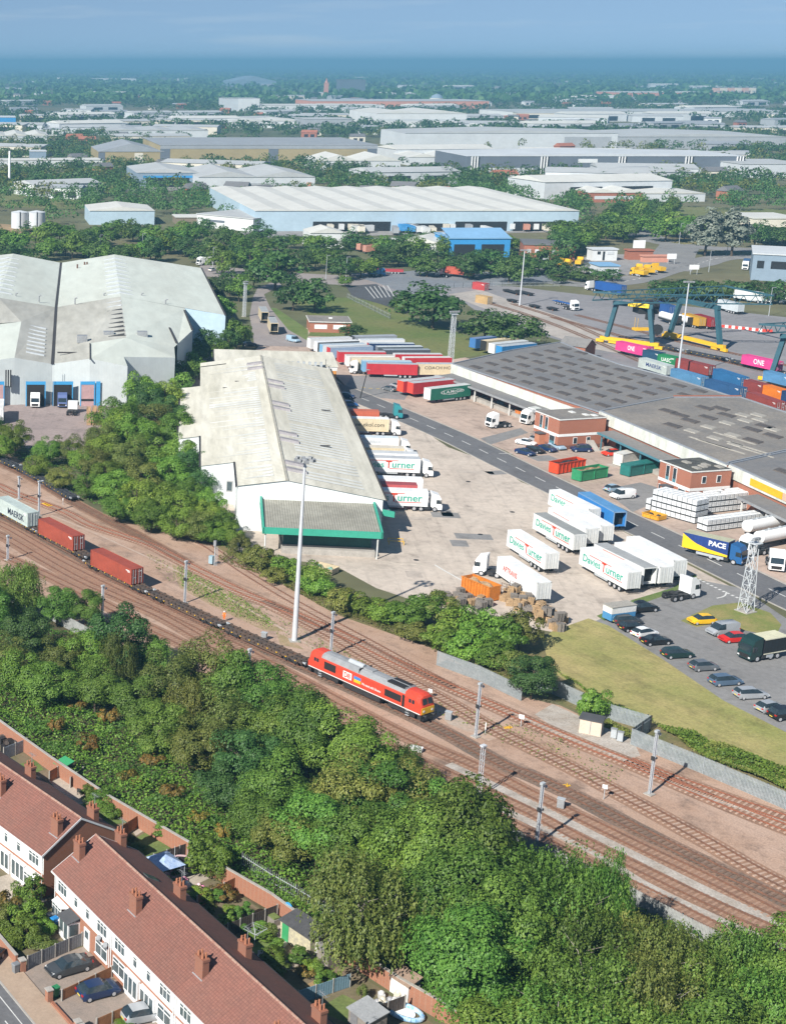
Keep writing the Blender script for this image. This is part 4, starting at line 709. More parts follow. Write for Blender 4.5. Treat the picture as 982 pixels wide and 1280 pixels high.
def rooflight(rr, oo, p, m, z, l=4.2, w=2.6):
    q = p-oo; MB().hexa([(q+un*s*l/2+vn*t*w/2).to_tuple()[:2]+(z,) for s, t in ((-1,-1),(1,-1),(1,1),(-1,1))], [(q+un*s*l*.46+vn*t*w*.46).to_tuple()[:2]+(z+.18,) for s, t in ((-1,-1),(1,-1),(1,1),(-1,1))]).build('rooflight', m, rr)
for i in range(-2, 9):
    for j in range(-4, 14):
        p = g0+ga*i+gb*j
        if inside(p, P1): rooflight(r1, o1, p, LT, 6.4)
for x, y in ((840,532),(862,526),(884,522),(834,514),(849,519),(940,551),(965,545),(939,537),(907,519),(880,510),(900,511),(955,533)): rooflight(r2, o2, G(x, y, 7.2), LT, 7.2, 4.6, 2.8)
PALEP = mat('pale_roof_patch', (.36,.34,.30), .9, .2, .6)
for x, y in ((885,534),(908,529),(928,519),(915,544),(931,526),(947,519),(864,539),(893,548),(919,556),(949,525),(965,537)): rooflight(r2, o2, G(x, y, 7.2), PALEP, 7.2, 3.6, 2.4)
for x, y, k in ((880,552,9),(892,556,10),(905,560,11),(917,548,12),(935,560,12),(945,566,9)): rooflight(r2, o2, G(x, y, 7.2), PALEP, 7.2, k, .5)
rooflight(r3, o3, G(980,590,7.2), LT, 7.2, 4.6, 2.8)
MB().beam(G(841,499.5,6.4)-o2+Vector((0,0,.3)), G(925,499.5,6.4)-o2+Vector((0,0,.3)), .5, 1.5).build('brick_upstand', BRICK, r2)
def brick_office(label, u0, u1, v0, v1, roofm, clutter=False):
    r = thing('brick_office', label, 'office', RF((u0+u1)/2, (v0+v1)/2), -77); x = (u1-u0)/2; y = (v1-v0)/2; h = 6.9
    MB().box(-x,-y,0,x,y,h).build('wall', BRICK, r); MB().box(-x-.12,-y-.12,h,x+.12,y+.12,h+.22).build('roof_edge', DIRTYW, r); MB().box(-x+.1,-y+.1,h+.221,x-.1,y-.1,h+.25).build('roof', roofm, r)
    MB().box(-x-.06,-y-.06,3.05,x+.06,y+.06,3.65).build('white_band', WHITE, r); MB().box(-x-.05,-y-.05,0,x+.05,y+.05,.9).build('plinth', bricks('dark_brick', (.20,.075,.05), (.16,.06,.04), (.2,.15,.12)) if 'dark_brick' not in bpy.data.materials else bpy.data.materials['dark_brick'], r)
    def win(f, c, z0, w, hh, teal=False):
        q = lambda a, b, e0, e1: MB().box(c-a, -y-e1, b[0], c+a, -y-e0, b[1]) if f == 'front' else MB().box(x+e0, c-a, b[0], x+e1, c+a, b[1])
        fr = q(w/2+.1, (z0-.1, z0+hh+.1), 0, .07).build('window_frame', WHITE, r); q(w/2, (z0, z0+hh), .07, .09).build('pane', GLASS, fr)
        if teal: q(w/2, (z0, z0+.7), .09, .1).build('lower_panel', TEAL, fr)
    for c in (-x+2.6, -x+4.7): win('front', c, 3.7, .9, 2.9, True)
    win('front', x-2.2, 1.0, 1.9, 1.9, True); win('front', -x+.9, .3, .9, 1.9)
    for c in (-1.6,1.8): win('side', c, 1.3 if not clutter else 4.6, .8, 1.3)
    MB().box(-.9-x*.2,-y-1.6,0,.9-x*.2,-y,2.7).build('porch', BRICKO, r); MB().box(-1.1-x*.2,-y-1.9,2.7,1.1-x*.2,-y,2.85).build('porch_roof', DARKTAR, r)
    if not clutter:
        MB().hexa([(x+.05,1.5,0),(x+3.2,1.5,0),(x+3.2,2.9,0),(x+.05,2.9,0)], [(x+.05,1.5,1.9),(x+.6,1.5,1.9),(x+.6,2.9,1.9),(x+.05,2.9,1.9)]).build('steps', CONC, r)
        for px_, py_ in ((-1,1),(2,2.5),(3,4)): MB().box(px_-.8,py_-.5,h+.25,px_+.8,py_+.5,h+.45).build('roof_unit', DIRTYW, r)
    else:
        for px_, py_ in ((-1.5,-1),(1,1.5),(2.8,-2),(3,3),(2,0)): MB().box(px_-.9,py_-.5,h+.25,px_+.9,py_+.5,h+.5).build('roof_unit', PALEP, r)
    return r
brick_office('two storey red brick office with a grey roof and parked cars in front', 57.8, 67.3, -12.5, -.5, FELT2)
brick_office('two storey red brick office with a mossy black roof behind the white tank stacks', 103.8, 113.2, -14.0, -4.8, mat('mossy_roof', (.05,.05,.05), .95, .3, .6, (.10,.10,.085), 8), True)
# small brick store by the grass, behind the row of trailers
o = G(410,412); r = thing('brick_store', 'small flat roofed brick store at the edge of the grass behind the parked trailers', 'building', o, ang((383,406),(432,417)) if 0 else -8)
MB().box(-6.5,-6,0,6.5,6,3.4).build('wall', BRICK, r); MB().box(-6.9,-6.4,3.4,6.9,6.4,3.65).build('roof_edge', DIRTYW, r); MB().box(-6.7,-6.2,3.651,6.7,6.2,3.7).build('roof', FELT2, r); MB().box(-5,-6.06,1.2,-1,-6.02,2.6).box(1,-6.06,1.2,5,-6.02,2.6).build('window', WHITE, r); MB().box(0,0,3.7,1.2,.8,4).build('roof_unit', WHITE, r)
o = G(720,447); r = thing('brick_cabin', 'small brick gabled hut beside the railway behind the goods shed', 'hut', o, -50)
MB().box(-4,-3,0,4,3,4).mesh([(-4,-3,4),(4,-3,4),(4,3,4),(-4,3,4),(4,0,6),(-4,0,6)], [(1,2,4),(3,0,5)]).build('wall', BRICK, r); MB().mesh([(-4.3,-3.3,3.9),(4.3,-3.3,3.9),(4.3,0,6.1),(-4.3,0,6.1),(4.3,3.3,3.9),(-4.3,3.3,3.9)], [(0,1,2,3),(3,2,4,5)]).build('roof', FELT, r)
# ---------------------------------------------------------------- cars
HEADL = mat('headlight', (.75,.76,.76), .2); TAIL = mat('tail_light', (.45,.02,.015), .3); PLATEY = mat('number_plate', (.70,.55,.08), .5)
CARS = {  # x, sill, belt, roof, half widths (sill, belt, roof)
 'hatch': (1.78, [(-2.05,.45,.74,.76,.70),(-1.97,.25,.92,.95,.72),(-1.72,.22,.97,1.2,.66),(-1.3,.22,.97,1.43,.60),(-.3,.22,.95,1.48,.61),(.35,.22,.94,1.42,.60),(1.15,.22,.93,.97,.70),(1.8,.25,.80,.83,.72),(2.05,.42,.58,.60,.62)], (-1.72,.35), (1,3), (5,6)),
 'saloon': (1.82, [(-2.3,.45,.78,.80,.70),(-2.2,.25,.98,1.0,.74),(-1.6,.22,1.0,1.04,.74),(-.95,.22,.97,1.39,.60),(-.2,.22,.95,1.44,.61),(.45,.22,.93,1.38,.60),(1.25,.22,.93,.97,.72),(2.0,.25,.80,.83,.74),(2.3,.42,.58,.60,.64)], (-.95,.45), (2,3), (5,6)),
 'estate': (1.82, [(-2.3,.45,.8,.82,.70),(-2.24,.25,.95,1.0,.72),(-2.05,.22,.98,1.3,.66),(-1.8,.22,.98,1.48,.62),(-.3,.22,.96,1.52,.62),(.45,.22,.94,1.45,.61),(1.25,.22,.94,.98,.72),(2.0,.25,.82,.85,.74),(2.3,.42,.6,.62,.64)], (-2.05,.45), (1,3), (5,6)),
 'suv': (1.88, [(-2.2,.5,.9,.92,.72),(-2.15,.32,1.05,1.1,.76),(-1.98,.3,1.08,1.45,.70),(-1.75,.3,1.08,1.68,.66),(-.3,.3,1.06,1.73,.67),(.45,.3,1.05,1.66,.66),(1.2,.3,1.05,1.1,.78),(1.95,.32,.95,.98,.80),(2.2,.48,.7,.72,.7)], (-1.98,.45), (1,3), (5,6)),
 'van': (1.95, [(-2.45,.45,1.0,1.05,.86),(-2.42,.3,1.1,1.85,.82),(-2.3,.28,1.1,1.95,.80),(-.9,.28,1.1,1.98,.80),(.2,.28,1.1,1.98,.80),(.95,.28,1.08,1.88,.76),(1.7,.28,1.08,1.12,.82),(2.25,.3,.92,.95,.82),(2.45,.45,.65,.68,.7)], (-.0,.95), (9,9), (5,6)),
 'pickup': (1.9, [(-2.6,.5,.95,.97,.85),(-2.55,.35,1.02,1.04,.88),(-1.3,.32,1.02,1.05,.88),(-1.1,.32,1.02,1.6,.68),(-.3,.32,1.02,1.75,.68),(.5,.32,1.02,1.68,.66),(1.3,.32,1.02,1.06,.78),(2.2,.35,.95,.98,.8),(2.55,.5,.7,.72,.7)], (-1.1,.5), (2,3), (5,6))}
def car_meshes(kind, c):
    w, S, (g0, g1), rw, ws = CARS[kind]; h = w/2; v = []
    for x, zs_, zb, zt, wr in S:
        k = .93 if abs(x) > 1.95 else 1.
        v += [(x,-h*.96*k,zs_),(x,-h*k,zs_+.22*(zb-zs_)/.7),(x,-h*.97*k,zb),(x,-min(wr, h*.96*k),zt),(x,min(wr, h*.96*k),zt),(x,h*.97*k,zb),(x,h*k,zs_+.22*(zb-zs_)/.7),(x,h*.96*k,zs_)]
    B = MB(); W = MB(); n = 8
    for i in range(len(S)-1):
        for k in range(7):
            f = (i*n+k, i*n+k+1, (i+1)*n+k+1, (i+1)*n+k); gl = False
            if k in (2, 4) and S[i][0] >= g0-.01 and S[i+1][0] <= g1+.9 and S[i+1][0] > g0: gl = S[i+1][0] <= g1+.01 or (i == ws[0] and True)
            if k == 3 and (rw[0] <= i < rw[1] or ws[0] <= i < ws[1]): gl = True
            (W if gl else B).f.append(f); (W if gl else B).m.append(0); (W if gl else B).sm.append(not gl and k not in (2,4))
    B.v = v; W.v = v; B.f += [tuple(range(n)), tuple(range((len(S)-1)*n, len(S)*n))[::-1]]; B.m += [0,0]; B.sm += [False, False]
    return B.data('body', c), W.data('windows', GLASS)
def wheel(rr=.32, w=.22): return memo(('wheel', rr, w), lambda: MB().cyl((0,-w/2,0),(0,w/2,0),rr,rr,14,0).cyl((0,-w/2-.012,0),(0,w/2+.012,0),rr*.62,rr*.62,12,1).data('wheel', [TYRE, HUB]))
CARCOL = {'black': (.012,.013,.015), 'white': (.78,.79,.79), 'silver': (.42,.44,.46), 'grey': (.16,.175,.19), 'dark blue': (.012,.03,.09), 'blue': (.03,.11,.30), 'red': (.55,.02,.015), 'yellow': (.80,.47,.01), 'dark grey': (.05,.055,.06), 'blue grey': (.11,.17,.25), 'pale blue': (.30,.42,.52), 'dark green': (.012,.035,.032), 'bright red': (.72,.05,.02), 'teal': (.03,.25,.28)}
def cpaint(c): return memo(('cp', c), lambda: mat('car_paint_'+c.replace(' ', '_'), CARCOL[c], .28, .05, 1, spec=.6, metal=.25 if c in ('silver','grey','blue grey') else 0))
def car(label, kind, c, p0, p1, cat='car', group=None, near=True, scale=1.):
    """p0 = photo pixel of the rear bumper's near corner on the ground, p1 = the front one"""
    A, B = G(*p0), G(*p1); d = (B-A).normalized(); n = Vector((-d.y, d.x, 0)); n = n if n.dot((A+B)/2) > 0 else -n
    w, S, *_ = CARS[kind]; p = (A+B)/2+n*w/2*(.8 if near else 0)
    r = thing('parked_car' if cat == 'car' else 'parked_'+cat.replace(' ', '_'), label, cat, (p.x, p.y, .02), math.degrees(math.atan2(d.y, d.x)), group)
    if scale != 1: r.scale = (scale,)*3
    bm, wm = memo(('car', kind, c), lambda: car_meshes(kind, cpaint(c))); link('body', bm, r); link('windows', wm, r)
    L0, L1 = S[0][0], S[-1][0]; rr = .32 if kind in ('hatch','saloon','estate') else .37
    for x in (L0+.72, L1-.8):
        for s in (-1, 1): link('wheel', wheel(rr), r, (x, s*(w/2-.12), rr))
    zl = S[-2][2]
    for s in (-1, 1):
        link('headlight', memo(('hl', kind), lambda: MB().hexa([(L1-.28,-.2,zl-.2),(L1-.03,-.17,zl-.22),(L1-.03,.17,zl-.22),(L1-.28,.2,zl-.2)], [(L1-.3,-.2,zl+.0),(L1-.18,-.17,zl-.06),(L1-.18,.17,zl-.06),(L1-.3,.2,zl+.0)]).data('headlight', HEADL)), r, (0, s*(w/2-.28), 0))
        link('tail_light', memo(('tl', kind), lambda: MB().box(L0-.02,-.14,S[1][2]-.2,L0+.16,.14,S[1][2]-.02).data('tail_light', TAIL)), r, (0, s*(w/2-.22), 0))
    link('number_plate', memo(('np', kind), lambda: MB().box(L0-.03,-.26,.52,L0+.02,.26,.64).data('number_plate', PLATEY)), r)
    return r
# ---------------------------------------------------------------- lorries and trailers
def side_mat(c): return memo(('curt', c), lambda: ribbed('trailer_side', c, 'X', .62, .12, [x*.86 for x in c], .09, .5, .35, .93, streaky=1.6))
def trailer_parts(r, side, roof, front, rear, L=13.6, W=2.5, z0=1.12, z1=4.0, axles=3, open_rear=False, skirt=True, dropped=False):
    x = L/2; y = W/2; key = (side, roof, front, rear, L, z0, z1, open_rear)
    def box():
        b = MB(); b.poly([(-x,-y,z0),(x,-y,z0),(x,-y,z1),(-x,-y,z1)], 0); b.poly([(x,y,z0),(-x,y,z0),(-x,y,z1),(x,y,z1)], 0); b.poly([(x,-y,z0),(x,y,z0),(x,y,z1),(x,-y,z1)], 1)
        b.poly([(-x,-y,z0),(-x,y,z0),(x,y,z0),(x,-y,z0)], 1)
        if open_rear: b.poly([(-x+1.2,y,z0),(-x+1.2,-y,z0),(-x+1.2,-y,z1),(-x+1.2,y,z1)], 2)
        return b.data('body', [side_mat(side), side_mat(front), DARKIN])
    link('body', memo(('tb',)+key, box), r)
    def rf():
        b = MB(); b.poly([(-x,-y,z1),(x,-y,z1),(x,y,z1),(-x,y,z1)]); n = 10
        for i in range(n+1): xx = -x+.08+i*(L-.16)/n; b.box(xx-.04,-y,z1+.001,xx+.04,y,z1+.025)
        return b.data('roof', memo(('rfm', roof), lambda: mat('trailer_roof', roof, .6, .1, .3, [q*.82 for q in roof], 6)))
    link('roof', memo(('tr',)+key, rf), r)
    b = lambda: (MB().box(-x-.01,-y,z1-.18,x+.01,-y-.02,z1).box(-x-.01,y,z1-.18,x+.01,y+.02,z1).box(-x-.01,-y-.02,z0-.12,x+.01,-y,z0+.06).box(-x-.01,y,z0-.12,x+.01,y+.02,z0+.06).box(-x-.03,-y-.02,z0-.1,-x+.1,-y+.12,z1).box(-x-.03,y-.12,z0-.1,-x+.1,y+.02,z1).box(-x-.03,-y,z1-.2,-x,y,z1).data('frame', memo(('tfm', rear), lambda: mat('trailer_frame', rear, .6, .1, .6))))
    link('frame', memo(('tf',)+key, b), r)
    if not open_rear:
        def dr():
            d = MB(); d.box(-x-.02,-y+.13,z0,-x-.004,-.02,z1-.21).box(-x-.02,.02,z0,-x-.004,y-.13,z1-.21)
            for yy in (-.85,-.35,.35,.85): d.cyl((-x-.05,yy,z0+.05),(-x-.05,yy,z1-.25),.03,.03,5,1)
            return d.data('rear_door', [side_mat(rear), STEEL])
        link('rear_door', memo(('td',)+key, dr), r)
    link('chassis', memo(('tc', L), lambda: MB().box(-x+.1,-.55,.85,x-.6,-.4,1.1).box(-x+.1,.4,.85,x-.6,.55,1.1).box(-x-.02,-1.15,.45,-x+.12,1.15,.62).box(x-4.2,-.9,.25,x-4.0,-.7,1.1).box(x-4.2,.7,.25,x-4.0,.9,1.1).box(x-4.35,-.95,.0,x-3.85,-.65,.06 if dropped else .3).data('chassis', DARKST)), r)
    for i in range(axles):
        for s in (-1, 1): link('wheel', wheel(.5, .36), r, (-x+1.9+i*1.32, s*(y-.2), .5))
    if skirt: link('side_guard', memo(('sg', L), lambda: MB().box(-x+5.3,-y+.06,.6,x-4.6,-y+.11,.95).box(-x+5.3,y-.11,.6,x-4.6,y-.06,.95).data('side_guard', STEEL)), r)
def trailer(label, p0, p1, side, roof=(.62,.63,.62), front=None, rear=None, fwd='L', words=None, L=13.6, zt=4.0, group='trailers', **k):
    """p0, p1 = photo pixels of the left and right ends of the near top edge; fwd = end the trailer points to"""
    A, B = G(*p0, zt), G(*p1, zt); A.z = B.z = 0; d = (B-A).normalized(); n = Vector((-d.y, d.x, 0)); n = n if n.dot((A+B)/2) > 0 else -n
    p = (A+B)/2+n*1.25; h = math.degrees(math.atan2(d.y, d.x)); s = 1 if fwd == 'L' else -1
    r = thing('semi_trailer', label, 'trailer', (p.x, p.y, .02), h+(180 if fwd == 'L' else 0), group); trailer_parts(r, side, roof, front or side, rear or side, L, **k)
    for (t, c, cx, cz, w, hh) in (words or ()):      # cx = -.5..+.5 from the left end as seen
        if t is None: MB().box(-w/2,-.006,-hh/2,w/2,.006,hh/2).build('stripe', c, r, (-s*cx*L, s*1.256, cz))
        else: text(t, c, r, (-s*cx*L, s*1.259, cz), (math.pi/2, 0, math.pi if s > 0 else 0), w, hh, bold=.018 if c in (TGREEN, TRED) else .008)
    return r
TGREEN = paint('lettering_green', (.02,.34,.24)); TRED = paint('lettering_red', (.55,.05,.02))
def DTW(x0=-.5): return [('Davies', TGREEN, -.235, 2.6, 5.0, 1.3), ('T', TRED, .02, 2.62, 1.25, 1.65), ('urner', TGREEN, .245, 2.45, 4.7, 1.0), (None, TRED, -.06, 3.5, 6.2, .14), (None, TRED, .22, 1.75, 5.0, .14)]
def cab_parts(r, c, chassis=True, tri=False, x0=0., spoiler=True, Lc=6.0):
    """tractor cab; front bumper at x = x0"""
    def cb():
        p = [(0,.45),(.03,1.25),(-.06,1.5),(-.28,2.75),(-.65,3.35 if spoiler else 2.95),(-2.05,3.75 if spoiler else 3.0),(-2.15,3.7 if spoiler else 2.95),(-2.15,1.0),(-1.95,1.0),(-1.85,.75),(-1.55,.98),(-1.25,.98),(-.95,.75),(-.85,.45)]
        return MB().prism_y(p, -1.2, 1.2).data('cab', c)
    o = (x0, 0, 0); link('cab', memo(('cab', c.name, spoiler), cb), r, o)
    link('windscreen', memo('cws', lambda: MB().hexa([(-.06,-1.05,1.55),(-.06,1.05,1.55),(-.10,1.05,1.55),(-.10,-1.05,1.55)], [(-.235,-1.0,2.6),(-.235,1.0,2.6),(-.275,1.0,2.6),(-.275,-1.0,2.6)]).data('windscreen', GLASS)), r, o)
    link('grille', memo('cgr', lambda: MB().box(-.02,-.85,.62,.045,.85,1.2).data('grille', BLK)), r, o)
    for s in (-1, 1):
        link('side_window', memo(('csw', s), lambda: MB().hexa([(-.3,s*1.19,1.65),(-1.15,s*1.19,1.65),(-1.15,s*1.212,1.65),(-.3,s*1.212,1.65)], [(-.45,s*1.19,2.45),(-1.15,s*1.19,2.45),(-1.15,s*1.212,2.45),(-.45,s*1.212,2.45)]).data('side_window', GLASS)), r, o)
        link('headlight', memo(('chl', s), lambda: MB().box(-.1,s*.95-.16,.68,.05,s*.95+.16,.9).data('headlight', HEADL)), r, o); link('mirror', memo(('cmr', s), lambda: MB().box(-.35,s*1.32-.1,1.75,-.2,s*1.32+.1,2.5).data('mirror', DARKST)), r, o)
        link('wheel', wheel(.5, .32), r, (x0-1.4, s*1.03, .5))
    if chassis:
        link('chassis', memo(('cch', Lc), lambda: MB().box(-Lc,-.45,.7,-.6,-.3,1.0).box(-Lc,.3,.7,-.6,.45,1.0).box(-4.9,-.5,1.02,-3.9,.5,1.15).box(-3.4,-1.15,.4,-2.35,-.5,.95).box(-3.4,.5,.4,-2.35,1.15,.95).data('chassis', DARKST)), r, o)
        for x in ((-4.0,-5.3) if tri else (-5.0,)):
            for s in (-1, 1): link('wheel', wheel(.5, .55), r, (x0+x, s*.93, .5))
            link('mudguard', memo('mud', lambda: MB().box(-.55,-1.2,1.03,.55,-.66,1.08).box(-.55,.66,1.03,.55,1.2,1.08).data('mudguard', DARKST)), r, (x0+x, 0, 0))
def tractor(label, p, heading, c=WHITE, tri=True, group=None, spoiler=True, z=0.02):
    """p = ground point under the front bumper"""
    r = thing('lorry_tractor', label, 'lorry cab', (p[0], p[1], z), heading, group); cab_parts(r, c, tri=tri, spoiler=spoiler); return r
CREAM = (.66,.56,.38); WH = (.77,.78,.78); GREYR = (.36,.37,.37); OFFW = (.70,.71,.69)
# big white trailers in the yard
NVY = paint('lettering_navy', (.03,.05,.18)); BLACKT = paint('lettering_black', (.02,.02,.02))
GRP = 'white trailers parked in the yard'
trailer('clean white trailer with green and red lettering, front left of the lower group', (721.8,682.7), (788,717.6), WH, WH, words=DTW(), group=GRP, rear=OFFW)
trailer('grey roofed trailer with its back open, wedged between white ones in the lower group', (740.5,678.6), (806.5,711), OFFW, GREYR, words=[(None, TRED, -.1, 3.7, 6, .1)], open_rear=True, group=GRP, rear=OFFW)
trailer('plain white trailer third from the left in the lower group', (764,676), (829,711), WH, WH, group=GRP, rear=OFFW, words=[(None, paint('lettering_faint', (.45,.50,.55)), -.1, 3.5, 5, .08)])
trailer('plain white trailer at the road side of the lower group', (780.4,669.6), (844.5,702), WH, WH, group=GRP, rear=OFFW)
trailer('white trailer with green and red lettering parked on its own in mid yard', (632.2,661), (684.2,693), WH, WH, words=DTW(), group=GRP, rear=OFFW)
trailer('white trailer with small red lettering behind the orange skip', (620,694.5), (673,729.6), WH, WH, words=[('AFTRANS', TRED, -.16, 2.75, 4.8, .95)], group=GRP, rear=OFFW)
trailer('grey roofed white trailer with green and red lettering, front of the upper group', (665.8,640.7), (718.5,669), OFFW, (.30,.31,.30), words=DTW(), group=GRP, rear=OFFW)
trailer('white trailer second in the upper group, just behind the grey roofed one', (683,633), (734.5,662), WH, WH, words=[(None, TRED, -.15, 3.6, 6, .1)], group=GRP, rear=OFFW)
trailer('white trailer third in the upper group with blue marks on its rear doors', (702,629.5), (753.7,658.5), WH, WH, group=GRP, rear=OFFW)
trailer('white trailer with green lettering furthest back in the upper group', (685,611.5), (737,637), WH, WH, words=[('Davies', TGREEN, -.25, 2.75, 5., 1.3), (None, TRED, -.1, 3.55, 6, .14)], group=GRP, rear=OFFW)
trailer('bright blue empty trailer with its rear open by the estate road', (723,615.5), (766.6,639.5), (.04,.22,.55), (.10,.27,.50), open_rear=True, group=GRP, rear=(.22,.35,.52))
# lorries backed onto the white shed
GS = 'lorries backed onto the white shed'; hd = SA-90; hv = Vector((math.cos(rad(hd)), math.sin(rad(hd)), 0))
def docked(label, corner, side, roof, front=None, words=None, cabc=None, cabl=None, z=4.0):
    C = G(corner[0]/7.014+420, corner[1]/7.014+500, z); C.z = 0; n = Vector((-hv.y, hv.x, 0)); p = C-hv*6.8+n*1.25
    r = thing('semi_trailer', label, 'trailer', (p.x, p.y, .02), hd, GS); trailer_parts(r, side, roof, front or side, side)
    for (t, c, cx, cz, w, hh) in (words or ()):
        if t is None: MB().box(-w/2,-.006,-hh/2,w/2,.006,hh/2).build('stripe', c, r, (cx*13.6, -1.256, cz))
        else: text(t, c, r, (cx*13.6, -1.259, cz), (math.pi/2, 0, 0), w, hh, bold=.016 if c in (TGREEN, TRED) else .004)
    if cabc: tractor(cabl, p+hv*(6.8+2.75), hd, cabc, group='cabs of the lorries at the white shed')
DTS = DTW
docked('white trailer with green and red lettering nearest the canopy end of the shed', (812,809), WH, WH, words=DTS(), cabc=WHITE, cabl='white cab of the lorry nearest the canopy end')
docked('trailer with a dark red roof second from the canopy end', (715,752), (.55,.12,.12), (.33,.07,.075))
docked('plain white trailer third from the canopy end', (765,702), WH, WH)
docked('white grey topped trailer with green and red lettering in the middle of the dock row', (743,522), WH, (.45,.47,.49), words=DTS(), cabc=WHITE, cabl='white cab in the middle of the dock row with a big side window')
docked('white trailer with a grey striped roof behind the lettered one', (720,478), WH, (.55,.57,.58))
docked('beige sided trailer sixth from the canopy end', (600,428), CREAM, (.62,.57,.48), cabc=WHITE, cabl='low white cab in front of the beige trailer')
docked('white trailer with pale blue ends and faint lettering', (552,340), WH, (.62,.70,.75), front=(.45,.58,.70), words=[('ekol', paint('lettering_pale', (.42,.46,.50)), .12, 3.2, 2.4, .8)], cabc=WHITE, cabl='white cab between the beige and the cream trailers')
docked('cream trailer with a black web address along its side', (468,172), CREAM, WH, words=[('www.ekol.com', BLACKT, .12, 2.6, 8.2, .95)], cabc=WHITE, cabl='white cab of the cream trailer, furthest cab along the dock')
docked('low trailer with an orange red roof furthest along the dock', (380,104), (.55,.14,.08), (.50,.13,.07))
tractor('teal fronted cab peeping out behind the cream trailer', G(502,523), hd, cpaint('teal'), group='cabs of the lorries at the white shed')
# rows of trailers beyond
GR = 'rows of trailers beyond the white shed'; BL = (.20,.42,.62); RD = (.50,.035,.045); NV = (.02,.04,.11)
for p0, p1, s, ro, fr, lb, kw in (
    ((387.3,424),(441,421.8),WH,(.50,.52,.53),WH,'white fronted trailer at the far left corner of the rows',{}), ((396.3,428.3),(450,426),(.10,.11,.12),(.66,.68,.69),WH,'white trailer with a dark stripe in the far left rows',{}),
    ((404.4,431.7),(456.6,430),WH,(.40,.47,.53),BL,'trailer with a pale blue front in the left rows',{}), ((413.4,435.2),(466,433),(.30,.40,.55),(.38,.41,.44),RD,'trailer with a narrow red front in the left rows',{}),
    ((423,440),(482.6,440.5),RD,(.40,.42,.45),(.62,.05,.05),'red sided trailer with a grey roof, third from the front of the left rows',{}), ((433.8,444.8),(492.4,445),WH,(.48,.44,.40),WH,'white fronted trailer just behind the cream one',{}),
    ((439.5,448),(500,448.8),CREAM,(.62,.55,.42),(.42,.38,.32),'cream trailer between white and pale blue ones',{}), ((453.9,451.6),(514.5,452.4),BL,(.45,.55,.60),BL,'pale blue trailer behind the big red one',{}),
    ((461.8,454.6),(519.9,455.9),RD,(.40,.43,.47),(.62,.05,.05),'plain red curtain sided trailer at the front of the rows',{}),
    ((524.5,455.2),(583,455.5),CREAM,(.42,.45,.48),CREAM,'cream trailer with big black capitals next to the red one',dict(words=[('COACH HOUSE', BLACKT, -.02, 2.95, 9.6, .85)])),
    ((442.7,421),(497,419.5),(.30,.33,.36),(.33,.36,.40),(.06,.07,.08),'dark grey trailer at the far end of the right rows',{}), ((450,425.2),(507,424.4),WH,(.50,.55,.58),WH,'pale trailer with a white cab end in the right rows',{}),
    ((462.3,429.5),(517,430),NV,(.45,.50,.54),RD,'navy sided trailer with a red front in the right rows',{}), ((473.7,434),(527.5,433.4),(.10,.12,.14),(.52,.56,.58),(.2,.22,.25),'pale roofed trailer behind the navy one in the right rows',{}),
    ((482.6,437.8),(535.6,437.5),(.08,.09,.11),(.28,.32,.36),(.1,.1,.12),'dark roofed trailer in the middle of the right rows',{}), ((495.7,443),(551,443.2),RD,(.52,.55,.56),WH,'pale roofed trailer with a red side line in the right rows',{}),
    ((508.7,447.6),(562,447.2),RD,(.62,.60,.58),WH,'red sided white roofed trailer just behind the cream lettered one',{}),
    ((500.6,477.5),(559,471.5),RD,(.45,.47,.48),(.68,.08,.04),'red trailer standing furthest from the road of the three by the mast',{}), ((513.5,479.6),(572,474),RD,(.42,.44,.46),(.66,.07,.05),'red trailer in the middle of the three by the mast',{}),
    ((535.5,487),(591.4,480.4),(.02,.17,.11),(.52,.54,.53),WH,'green trailer with white lettering in an oval, nearest the road',dict(words=[('L.A.McGill', WHITE, .05, 2.75, 6.2, .75), ('TRANSPORT', WHITE, .05, 2.1, 3.2, .25)])),
    ((587,424.5),(643,418.6),(.05,.15,.36),(.16,.22,.36),(.06,.18,.42),'deep blue trailer beyond the grey goods shed',{}), ((601,427.5),(656,421.4),CREAM,(.62,.52,.36),(.03,.03,.03),'cream trailer with an open dark front beyond the goods shed',{}),
    ((610.5,431.3),(668,425.2),OFFW,(.52,.55,.57),WH,'white trailer beyond the goods shed',{}), ((620,434.2),(678,428.4),(.04,.22,.50),(.40,.44,.47),(.04,.25,.55),'grey roofed trailer with a bright blue front beyond the goods shed',{})):
    trailer(lb, p0, p1, s, ro, fr, None, 'L', group=GR, **kw)
rr = [o for o in col.objects if o.get('label', '').startswith('green trailer with white lettering')][0]
rg = MB(); N_ = 40
for i in range(N_):
    a, b = 2*math.pi*i/N_, 2*math.pi*(i+1)/N_; f = lambda t, k: (k*3.9*math.cos(t), 0, k*.72*math.sin(t))
    if not .55 < i/N_ < .7: rg.poly([f(a,1), f(b,1), f(b,.93), f(a,.93)])
rg.build('oval_mark', WHITE, rr, (-.6, 1.26, 2.72))
p = G(436,466.5); tractor('white lorry cab in front of the pale blue trailer', p, ang((461.8,454.6),(519.9,455.9),4)+180, WHITE)
